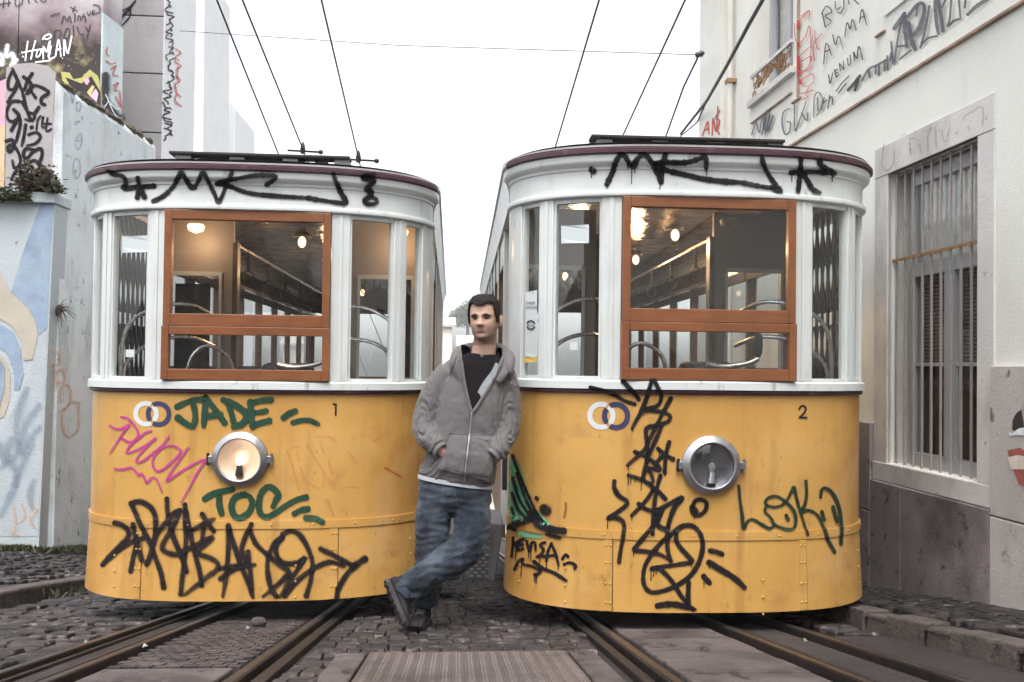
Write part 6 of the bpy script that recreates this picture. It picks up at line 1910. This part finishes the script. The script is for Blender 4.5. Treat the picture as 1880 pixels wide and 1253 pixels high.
body = B()
body.loft([[head_w(*p) for p in r] for r in head_rings()])
for sx in (-1, 1):                                                                 # ears
    rg = []
    for k in range(9):
        t = math.pi * k / 8
        zz = .004 - .033 * math.cos(t) - .012
        wid_ = .019 * math.sin(t) ** .6 + .001
        cx = sx * (.0775 + .011 * math.sin(t))
        rg.append([head_w(cx + sx * .004 * math.cos(a), -.012 - .004 * math.cos(t) + wid_ * math.sin(a), zz) if False else
                   head_w(cx + sx * (.0055 * math.cos(a) + .005 * (math.sin(a) < 0) ), -.014 + wid_ * math.sin(a), zz) for a in np.linspace(0, 2 * math.pi, 13)[:-1]])
    body.loft(rg)
nb_, nt_ = J(886, 662, 4.635), head_w(0, -.025, -.065)
body.tube([nt_ + HZ * .05, nt_, (nt_ + nb_) / 2, nb_, nb_ - ZH * .06], [.058, .061, .064, .070, .06], 20)
TOR = [((818, 674), (940, 682), 4.635, .090), ((806, 700), (936, 706), 4.63, .112), ((802, 735), (932, 742), 4.625, .125), ((796, 780), (926, 786), 4.62, .128),
       ((786, 825), (917, 833), 4.62, .132), ((777, 852), (910, 868), 4.62, .138), ((772, 866), (905, 892), 4.62, .128)]
body.loft([lring((l[0] + 16, l[1]), (r[0] - 16, r[1]), d + .02, hd * .6, 20) for l, r, d, hd in TOR])
AL = [(820, 690, 4.63), (792, 735, 4.635), (781, 785, 4.61), (793, 812, 4.535), (814, 832, 4.50)]
AR = [(924, 694, 4.63), (931, 740, 4.635), (929, 790, 4.61), (917, 822, 4.54), (900, 843, 4.505)]
for A_, hand in ((AL, (842, 852, 4.535)), (AR, (874, 856, 4.54))):
    P_ = [J(*a) for a in A_]
    body.tube(P_, [.05, .046, .042, .036, .028], 14, sub=3)
    hd_ = J(*hand)
    w_ = P_[-1]
    dirh = (hd_ - w_).normalized()
    side = dirh.cross(FH).normalized()
    palm = w_ + dirh * .05
    body.loft([ellring(w_ + dirh * (k * .022), side * (.026 + .016 * min(1, k / 2)), FH * (.022 - .003 * k), 14, 2.6) for k in range(5)])
    for q, ln in ((-.032, .055), (-.011, .068), (.011, .072), (.032, .064)):         # four fingers, curled in the pocket
        b0 = w_ + dirh * .082 + side * q
        body.tube([b0, b0 + dirh * ln * .45 - FH * .006, b0 + dirh * ln * .75 - FH * .018, b0 + dirh * ln * .85 - FH * .034], [.0095, .009, .0085, .007], 10)
    th = w_ + dirh * .03 - side * .036
    body.tube([w_ + dirh * .015 - side * .02, th, th + dirh * .03 - side * .010, th + dirh * .055 - side * .004], [.012, .012, .0105, .008], 10)
LEGR = [(806, 905, 4.62), (797, 960, 4.60), (795, 1005, 4.58), (788, 1050, 4.585), (779, 1102, 4.60)]
LEGL = [(862, 905, 4.62), (866, 955, 4.585), (858, 1003, 4.545), (806, 1040, 4.49), (745, 1082, 4.44)]
for A_ in (LEGR, LEGL):
    body.tube([J(*a) for a in A_], [.075, .066, .05, .048, .036], 14, sub=3)
me = remesh(body, 'person', .0048, 2, sf=.4)
hx_, hy_, hz_ = np.array(HX), np.array(HY), np.array(HZ)
n = len(me.vertices)
co = np.empty(n * 3); me.vertices.foreach_get('co', co); co = co.reshape(-1, 3)
q = co - np.array(HC)
lx, ly, lzz = q @ hx_, q @ hy_, q @ hz_
g = lambda v, s: np.exp(-.5 * (v / s) ** 2)
beard_lid_shade = np.where((lzz > -.14) & (lzz < .0), np.clip((-.036 - lzz) / .02, 0, 1) * .62, 0) * np.where(ly > -.03, 1, 0)
beard_lid_shade *= 1 - .85 * g(lx, .024) * g(lzz + .06, .006)
beard_lid_shade += np.where(ly > -.02, .30 * g(lzz - .0, .008) * g(np.abs(lx) - .031, .013) * (ly > 0.03), 0)      # socket shade painted into the skin colour at the lids
beard_lid_shade += .5 * g(np.abs(lx) - .066, .006) * g(lzz + .02, .03) * (ly < .05) * (ly > -.02)
lip = g(lx, .016) * (g(lzz + .0545, .004) + g(lzz + .0665, .0045)) * (ly > .06) * .8
for nm, arr in (('beard_lid_shade', beard_lid_shade), ('lip', lip)):
    at = me.attributes.new(nm, 'FLOAT', 'POINT')
    at.data.foreach_set('value', np.clip(arr, 0, 1).astype(np.float32))
me.materials.append(m_skin)
man = bpy.data.objects.new('person', me)
put(man, None, label='man in grey zip hoodie and jeans leaning with crossed legs, hands in pockets', cat='person')
def cloth(name, me, m, **k):
    me.materials.clear(); me.materials.append(m)
    return put(bpy.data.objects.new(name, me), man, **k)

# ---- hair, brows, eyes
b = B()
nh, mh = 84, 46
rows = []
for i, z in enumerate(np.linspace(-.055, .1185, mh)):
    row = []
    for k in range(nh):
        t = 2 * math.pi * k / nh
        x, y, zz = head_pt(z, t)
        v = Vector((x, y, zz))
        out = Vector((x, y * .8, max(0, zz) * .9)).normalized()
        gr = .005 + .004 * min(1, max(0, (zz - .03) / .06)) + .0035 * noise.noise(v * 55) + .0025 * noise.noise(v * 140)
        if y > .03 and zz > .05:
            gr += .005 * max(0, 1 - abs(x + .01) / .06)
        p = v + out * gr
        row.append((p, x, y, zz))
    rows.append(row)
def is_hair(x, y, z):
    if y > .0:
        line = .064 + .012 * gs(abs(x) - .045, .014) - .004 * gs(x, .015)
        if abs(x) > .060:
            line = .064 - (abs(x) - .060) * 5.2
        if abs(x) > .0715 and y < .03:
            return z > -.022
        return z > line
    if y > -.03 and z < .018 and abs(x) > .06:
        return False
    return z > -.045 + max(0, (y + .07)) * .9
vid = {}
for i in range(mh - 1):
    for k in range(nh):
        k2 = (k + 1) % nh
        cs = [(i, k), (i, k2), (i + 1, k2), (i + 1, k)]
        cx = [rows[a][c] for a, c in cs]
        mx_, my_, mz_ = (sum(c[j] for c in cx) / 4 for j in (1, 2, 3))
        if is_hair(mx_, my_, mz_):
            ids = []
            for c in cs:
                if c not in vid:
                    p = rows[c[0]][c[1]][0]
                    b.v.append(tuple(head_w(*p))); vid[c] = len(b.v) - 1
                ids.append(vid[c])
            b.f.append(tuple(ids))
k0 = len(b.v)
top = [tuple(rows[-1][k][0]) for k in range(nh)]
hair = b.obj('hair', m_hair, man, smooth=True)
hair.modifiers.new('thick', 'SOLIDIFY').thickness = .006
b = B()
rh = random.Random(5)
for k in range(5200):                             # short strands that break the outline
    z = -.04 + .158 * rh.random() ** .8
    t = rh.random() * 2 * math.pi
    x, y, zz = head_pt(z, t)
    if not is_hair(x, y, zz):
        continue
    out = Vector((x, y * .8, max(0, zz))).normalized()
    p = Vector((x, y, zz)) + out * (.004 + .005 * rh.random())
    upz = min(1, max(0, (zz - .05) / .05))
    d_ = (out * (.35 + .65 * upz) + Vector((rh.gauss(0, .3), rh.gauss(0, .3) + .35 * upz, rh.gauss(0, .3) + .3 * upz - .7 * (1 - upz)))).normalized()
    L_ = (.008 + .010 * rh.random()) * (.7 + .5 * upz)
    s = d_.orthogonal().normalized() * .0013
    b.add([head_w(*(p - s)), head_w(*(p + s)), head_w(*(p + d_ * L_))], [(0, 1, 2)])
b.obj('hair_strand', m_hair, hair, kind='stuff')
for sx in (-1, 1):
    pts = []
    for k in range(7):
        x = sx * (.013 + .037 * k / 6)
        z = .0142 + .0055 * math.sin(math.pi * min(1, k / 5.2)) - (.004 if k == 6 else 0)
        t = math.acos(max(-1, min(1, x / .0765)))
        px_, py_, _ = head_pt(z, t)
        pts.append(head_w(px_, py_ + .0015, z))
    B().tube(pts, [.0042, .0062, .0066, .0062, .0056, .0048, .0028], 8).obj('eyebrow', m_brow_shade, man, smooth=True)
    ec = head_w(sx * .0315, np.interp(0, hz, hf) * .93 - .0155, .0005)
    e_ = B().ball(tuple(ec), .0122, .0122, .0118, 16, 12).obj('eye', m_eyew, man, smooth=True)
    ic = ec + HY * .0092 + HX * (-.001)
    B().ball(tuple(ic), .0064, .0062, .0064, 12, 8).obj('iris', m_iris, e_, smooth=True)
    up_ = [head_w(sx * .0315 + a * .0135, np.interp(0, hz, hf) * .93 - .0155 + .0118 * math.cos(a * .95), .0045 * math.cos(a * 1.3) + .0012) for a in np.linspace(-1, 1, 7)]
    B().tube(up_, .0024, 6).obj('eyelid', m_brow_shade, e_)

mp = []
for k in range(9):
    x = -.024 + .048 * k / 8
    z = -.0605 - .0015 * math.cos(math.pi * x / .048) + .001
    px_, py_, _ = head_pt(z, math.acos(max(-1, min(1, x / .068))))
    mp.append(head_w(px_, py_ - .0012, z))
B().tube(mp, [.0008, .0016, .002, .0022, .0022, .0022, .002, .0016, .0008], 6).obj('mouth_crease_shade', m_brow_shade, man, smooth=True)  # dark strip painting the shade in the mouth crease
for sx in (-1, 1):
    px_, py_, _ = head_pt(-.041, math.acos(sx * .009 / .072))
    B().ball(tuple(head_w(sx * .0085, py_ + .003, -.0405)), .0042, .005, .0026, 8, 6).obj('nostril_shade', m_brow_shade, man, smooth=True)  # dark spots painting the shadow under the nose

# ---- T-shirt and white hem
tee = B()
tee.loft([lring((858, 648), (914, 652), 4.64, .075, 28), lring((832, 664), (932, 670), 4.64, .092, 28)] +
         [lring((l[0] + 7, l[1]), (r[0] - 7, r[1]), d, hd * .9, 28) for l, r, d, hd in TOR[1:]] + [lring((770, 876), (904, 898), 4.62, .118, 28)])
cloth('t_shirt', remesh(tee, 't_shirt', .009, 3), m_tee)
col_ = [J(887, 651, 4.64) + (RH * math.cos(a) * .083 + FH * math.sin(a) * .079 - ZH * (.024 * max(0, math.sin(a)) - .022 * max(0, -math.sin(a)) )) for a in np.linspace(0, 2 * math.pi, 25)]
B().tube(col_, .0075, 8).obj('collar', m_tee, man, smooth=True)
B().loft([lring((767.5, 868), (905, 890), 4.62, .129, 40), lring((767, 876), (904.5, 897), 4.62, .129, 40)], caps=False).obj('undershirt_hem', m_hem, man, smooth=True)

# ---- jeans
def folds(c, amp, f1, f2):
    return amp * (1 - 2 * abs(noise.noise(Vector((c.x * f1, c.y * f1, c.z * f2)))) - .35) + amp * .4 * noise.noise(c * 40)
jn = B()
jn.loft([lring((772, 872), (902, 892), 4.62, .112, 28), lring((769, 890), (903, 905), 4.62, .125, 28), lring((768, 915), (902, 922), 4.62, .12, 28), lring((776, 935), (890, 940), 4.615, .08, 28)])
jn.tube([J(804, 905, 4.62), J(795, 955, 4.605), J(793, 1003, 4.585), J(787, 1050, 4.59), J(780, 1088, 4.6), J(779, 1112, 4.6)], [.105, .096, .086, .076, .074, .070], 22, sub=4)
jn.tube([J(861, 905, 4.62), J(867, 950, 4.585), J(862, 995, 4.545), J(838, 1022, 4.51), J(795, 1050, 4.475), J(752, 1078, 4.445), J(743, 1088, 4.44)], [.108, .102, .094, .090, .080, .074, .074], 22, sub=4)
def jfold(c):
    px_, py_ = proj(np.array(c))
    k = .5 + 1.0 * gs(py_ - 1000, 28) + 1.3 * gs(py_ - 1085, 28) + .5 * gs(py_ - 910, 18)
    return folds(c, .0075 * k, 9, 24)
jeans = cloth('jeans', remesh(jn, 'jeans', .0075, 3, jfold), m_jean)

# ---- hoodie
hd = B()
hd.loft([lring((846, 652), (924, 656), 4.645, .088, 30), lring((826, 664), (940, 672), 4.64, .098, 30)] + [lring(l, r, d, h, 30) for l, r, d, h in TOR[1:]])
hd.tube([J(828, 682, 4.63), J(803, 718, 4.63), J(786, 762, 4.62), J(783, 790, 4.59), J(795, 815, 4.52), J(805, 823, 4.495)], [.076, .078, .074, .070, .056, .047], 20, sub=4)
hd.tube([J(920, 688, 4.635), J(929, 722, 4.635), J(931, 765, 4.62), J(928, 795, 4.59), J(917, 824, 4.525), J(908, 834, 4.50)], [.076, .076, .072, .068, .056, .047], 20, sub=4)
hd.tube([J(846, 700, 4.535), J(836, 668, 4.555), J(842, 650, 4.63), J(862, 643, 4.71), J(890, 641, 4.74), J(918, 645, 4.70), J(934, 658, 4.62), J(932, 680, 4.555), J(914, 702, 4.53)],
        [.016, .030, .036, .040, .043, .040, .036, .030, .016], 16, sub=4)
hd.tube([J(858, 664, 4.645), J(835, 678, 4.635), J(808, 706, 4.63)], [.052, .062, .074], 18, sub=3)
hd.tube([J(912, 668, 4.645), J(925, 682, 4.635), J(931, 712, 4.63)], [.052, .058, .070], 18, sub=3)
pk = [lring((826, 798), (904, 806), 4.505, .020, 24), lring((812, 830), (910, 838), 4.495, .034, 24), lring((800, 858), (902, 872), 4.495, .036, 24), lring((796, 868), (900, 886), 4.505, .018, 24)]
hd.loft(pk)
hd.loft([lring((772, 856), (909, 880), 4.62, .140, 30), lring((770, 864), (907, 888), 4.62, .134, 30), lring((771, 870), (905, 894), 4.62, .130, 30)])
VPOLY = [(846, 630), (850, 668), (855, 712), (862, 744), (866, 757), (872, 750), (886, 727), (903, 700), (914, 678), (922, 652), (920, 630)]
def inpoly(x, y, P):
    r = False
    j = len(P) - 1
    for i in range(len(P)):
        if (P[i][1] > y) != (P[j][1] > y) and x < (P[j][0] - P[i][0]) * (y - P[i][1]) / (P[j][1] - P[i][1]) + P[i][0]:
            r = not r
        j = i
    return r
def hfold(c):
    px_, py_ = proj(np.array(c))
    arm = max(gs(px_ - 775, 22), gs(px_ - 936, 16)) * gs(py_ - 790, 55)
    low = gs(py_ - 850, 40)
    return folds(c, .0042 + .0055 * arm + .003 * low, 6, 9 + 12 * arm)
hme = remesh(hd, 'hoodie', .0075, 3, hfold)
import bmesh
bm = bmesh.new(); bm.from_mesh(hme)
kill = []
for f_ in bm.faces:
    c = f_.calc_center_median()
    if f_.normal.dot(FH) > -.25 and (Vector(c) - J(885, 680, 4.64)).dot(FH) > -.02:
        x, y = proj(np.array(c))
        if inpoly(x, y, VPOLY):
            kill.append(f_)
bmesh.ops.delete(bm, geom=kill, context='FACES')
bm.to_mesh(hme); bm.free()
hoodie = cloth('hoodie', hme, m_hood)
BV = BVHTree.FromPolygons([v.co.copy() for v in hme.vertices], [tuple(p.vertices) for p in hme.polygons])
BJ = BVHTree.FromPolygons([v.co.copy() for v in jeans.data.vertices], [tuple(p.vertices) for p in jeans.data.polygons])
def on(bv, px, py, lift, dflt=4.5):
    d = Vector(ray(px, py))
    h = bv.ray_cast(Vector(CAM), d.normalized())
    if h[0] is None:
        return J(px, py, dflt)
    return h[0] - d.normalized() * lift
def seam(bv, pts, r, name, m, parent, lift=.001, n=6):
    P = catmull2(pts, 5.0)
    return B().tube([on(bv, x, y, lift) for x, y in P], r, n).obj(name, m, parent, smooth=True)
# lapel edges, lining, zip, cords, pocket seams, cuffs
for pts in ([(847, 662), (851, 690), (857, 722), (864, 750), (866, 757)], [(921, 660), (914, 680), (903, 701), (887, 728), (873, 750), (867, 757)]):
    P = catmull2(pts, 4.0)
    B().tube([on(BV, x + (-4 if pts[0][0] < 880 else 4), y, .004, 4.5) + RH * (.009 if pts[0][0] < 880 else -.009) for x, y in P], .0095, 8).obj('lapel_edge', m_hood, hoodie, smooth=True)
P = catmull2([(912, 668), (909, 684), (899, 702), (884, 727), (872, 747)], 4.0)
b = B()
for i in range(len(P) - 1):
    (x0, y0), (x1, y1) = P[i], P[i + 1]
    w_ = 9 * math.sin(math.pi * (i + .5) / len(P)) + 2
    b.add([J(x0 - w_, y0 - 2, 4.523), J(x1 - w_, y1 - 2, 4.523), J(x1 + 3, y1, 4.520), J(x0 + 3, y0, 4.520)], [(0, 1, 2, 3)])
lin = b.obj('lining', m_lining, hoodie)
lin.modifiers.new('thick', 'SOLIDIFY').thickness = .004
zp = [(866, 757), (863, 790), (859, 825), (855, 858), (852, 884)]
seam(BV, zp, .0042, 'zip', m_zip, hoodie, .003)
seam(BV, [(x - 4, y) for x, y in zp], .003, 'zip_placket', m_hood, hoodie, .002)
seam(BV, [(x + 4, y) for x, y in zp], .003, 'zip_placket', m_hood, hoodie, .002)
B().lathe([(.004, 0), (.006, -.008), (.005, -.022), (.001, -.026)], tuple(on(BV, 866, 757, .008)), (0, 0, 1), 8).obj('zip_pull', m_zip, hoodie)
for pts in ([(838, 652), (834, 665), (829, 678), (825, 689)], [(930, 664), (933, 676), (936, 688), (938, 699)]):
    c_ = seam(BV, pts, .0035, 'drawstring', m_cord, hoodie, .006)
    e_ = on(BV, pts[-1][0], pts[-1][1] + 2, .006)
    B().tube([e_, e_ - ZH * .012], .0042, 6).obj('cord_tip', m_zip, c_)
for pts in ([(826, 795), (845, 797), (858, 797)], [(873, 803), (890, 808), (898, 807)], [(826, 795), (818, 812), (810, 828), (803, 842)], [(898, 807), (901, 822), (900, 836)], [(800, 866), (830, 874), (853, 879)], [(857, 880), (880, 886), (900, 884)]):
    seam(BV, pts, .0022, 'pocket_seam', m_hood, hoodie, .0015)
seam(BV, [(776, 852), (800, 858), (830, 866), (854, 872), (880, 878), (907, 884)], .0022, 'hem_seam', m_hood, hoodie, .0012)
for pts in ([(795, 808), (800, 818), (808, 832), (815, 838)], [(918, 816), (912, 830), (905, 842)]):
    pass
for A_, B_ in ((J(800, 820, 4.505), J(807, 826, 4.492)), (J(911, 830, 4.51), J(905, 836, 4.497))):
    ax = (B_ - A_).normalized()
    B().lathe([(.040, -.012), (.0465, -.008), (.0475, .012), (.042, .016), (.034, .014)], tuple(B_), tuple(ax), 22).obj('cuff', m_hood, hoodie, smooth=True)
# jeans seams
for pts in ([(836, 905), (838, 918), (840, 930)], [(862, 1010), (840, 1018), (815, 1030), (790, 1044), (765, 1062)], [(772, 905), (769, 940), (766, 980)], [(885, 905), (893, 930), (895, 950)]):
    seam(BJ, pts, .0011, 'seam', m_stitch, jeans, .0006, 5)
for c_, ax in ((J(743, 1086, 4.44), (J(741, 1090, 4.438) - J(760, 1074, 4.45))), (J(779, 1106, 4.6), Vector((0, 0, -1)))):
    B().lathe([(.066, -.028), (.074, -.022), (.076, .004), (.073, .012), (.062, .012)], tuple(c_), tuple(ax.normalized()), 26).obj('turn_up', m_jean, jeans, smooth=True)
lettering('shirt_mark', 'M', 884.5, 654, 5.0, lambda px, py, l: np.array([tuple(J(x, y, 4.545)) for x, y in zip(px, py)]), m_lining, man, 0)

# ---- shoes
def shoe(heel, toe, up, label=None):
    """heel and toe on the sole line; up = ankle direction"""
    ax = (toe - heel); L_ = ax.length; ax.normalize()
    up = (up - ax * up.dot(ax)).normalized()
    sd_ = ax.cross(up).normalized()
    prof = [(-.01, .028, .060), (.06, .036, .085), (.2, .038, .098), (.38, .039, .094), (.52, .043, .070), (.68, .049, .058), (.84, .045, .048), (.95, .032, .038), (1.0, .012, .026)]
    rings = []
    for t, w, h in prof:
        c = heel + ax * (L_ * t)
        r = []
        for k in range(18):
            a = 2 * math.pi * k / 18
            cs, sn = math.cos(a), math.sin(a)
            zz = .018 + (h - .018) * (.5 + .5 * math.copysign(abs(sn) ** .7, sn))
            r.append(c + sd_ * (w * math.copysign(abs(cs) ** .75, cs) * (1 - .25 * max(0, sn))) + up * zz)
        rings.append(r)
    up_b = B().loft(rings)
    ank = heel + ax * (L_ * .2)
    up_b.loft([ellring(ank + up * z, ax * (.050 - .002 * i), sd_ * .038, 16) for i, z in enumerate((.06, .09, .118))])
    me = remesh(up_b, 'shoe', .005, 2, lambda c: .0012 * noise.noise(c * 45))
    o = cloth('shoe', me, m_shoe)
    sr_ = []
    for (t, w, h) in prof:
        c = heel + ax * (L_ * (t * 1.03 - .012))
        spring = .012 * max(0, (t - .75) / .25) ** 2
        sr_.append([c + sd_ * (w + .004) + up * (spring), c + sd_ * (w + .006) + up * (.024 + spring), c - sd_ * (w + .006) + up * (.024 + spring), c - sd_ * (w + .004) + up * spring])
    so = B().loft(sr_).obj('sole', m_sole, o, bevel=.004)
    for k in range(7):
        t = .08 + .13 * k
        c = heel + ax * (L_ * t)
        B().hexa([c + sd_ * .045 - up * .004 - ax * .008, c - sd_ * .045 - up * .004 - ax * .008, c - sd_ * .045 - up * .004 + ax * .008, c + sd_ * .045 - up * .004 + ax * .008,
                  c + sd_ * .045 + up * .006 - ax * .008, c - sd_ * .045 + up * .006 - ax * .008, c - sd_ * .045 + up * .006 + ax * .008, c + sd_ * .045 + up * .006 + ax * .008]).obj('tread', m_sole, so)
    for k in range(5):
        t = .36 + .06 * k
        h = np.interp(t, [p[0] for p in prof], [p[2] for p in prof]) + .003
        c = heel + ax * (L_ * t)
        B().tube([c + sd_ * .024 + up * (h - .008), c + up * (h + .002), c - sd_ * .024 + up * (h - .008)], .0028, 6).obj('lace', m_lace, o)
    c = heel + ax * (L_ * .34) + up * .104
    B().tube([c, c + sd_ * .022 + up * .012, c + sd_ * .045 - up * .01, c + sd_ * .05 - up * .04], .0028, 6, sub=4).obj('lace', m_lace, o)
    return o
def gp(px, py, d):
    """point on the street below a sight line at depth d"""
    p = J(px, py, d)
    p.z = gz(p.y) + .012
    return p
shoe(gp(781, 1130, 4.66), gp(760, 1150, 4.40), Vector((0, 0, 1)))
t_ = gp(742, 1147, 4.36)
h_ = J(706, 1068, 4.42)
upv = (J(748, 1080, 4.44) - (h_ * .75 + t_ * .25))
shoe(h_, t_, upv)

# ------------------------------------------------------------------ air: thin white haze down the street
m_hz, nt, out = nmat('haze_air')
pv = nt.nodes.new('ShaderNodeVolumePrincipled')
pv.inputs['Color'].default_value = (0.95, 0.97, 0.98, 1)
pv.inputs['Density'].default_value = 0.0012
pv.inputs['Anisotropy'].default_value = 0.2
nt.links.new(pv.outputs[0], out.inputs['Volume'])
HAZE = True
if HAZE:
    B().box(-45, 45, -62, 242, gz(90) - 2, 14).obj('haze', m_hz, None, kind='stuff', label='thin white haze filling the street', cat='haze')
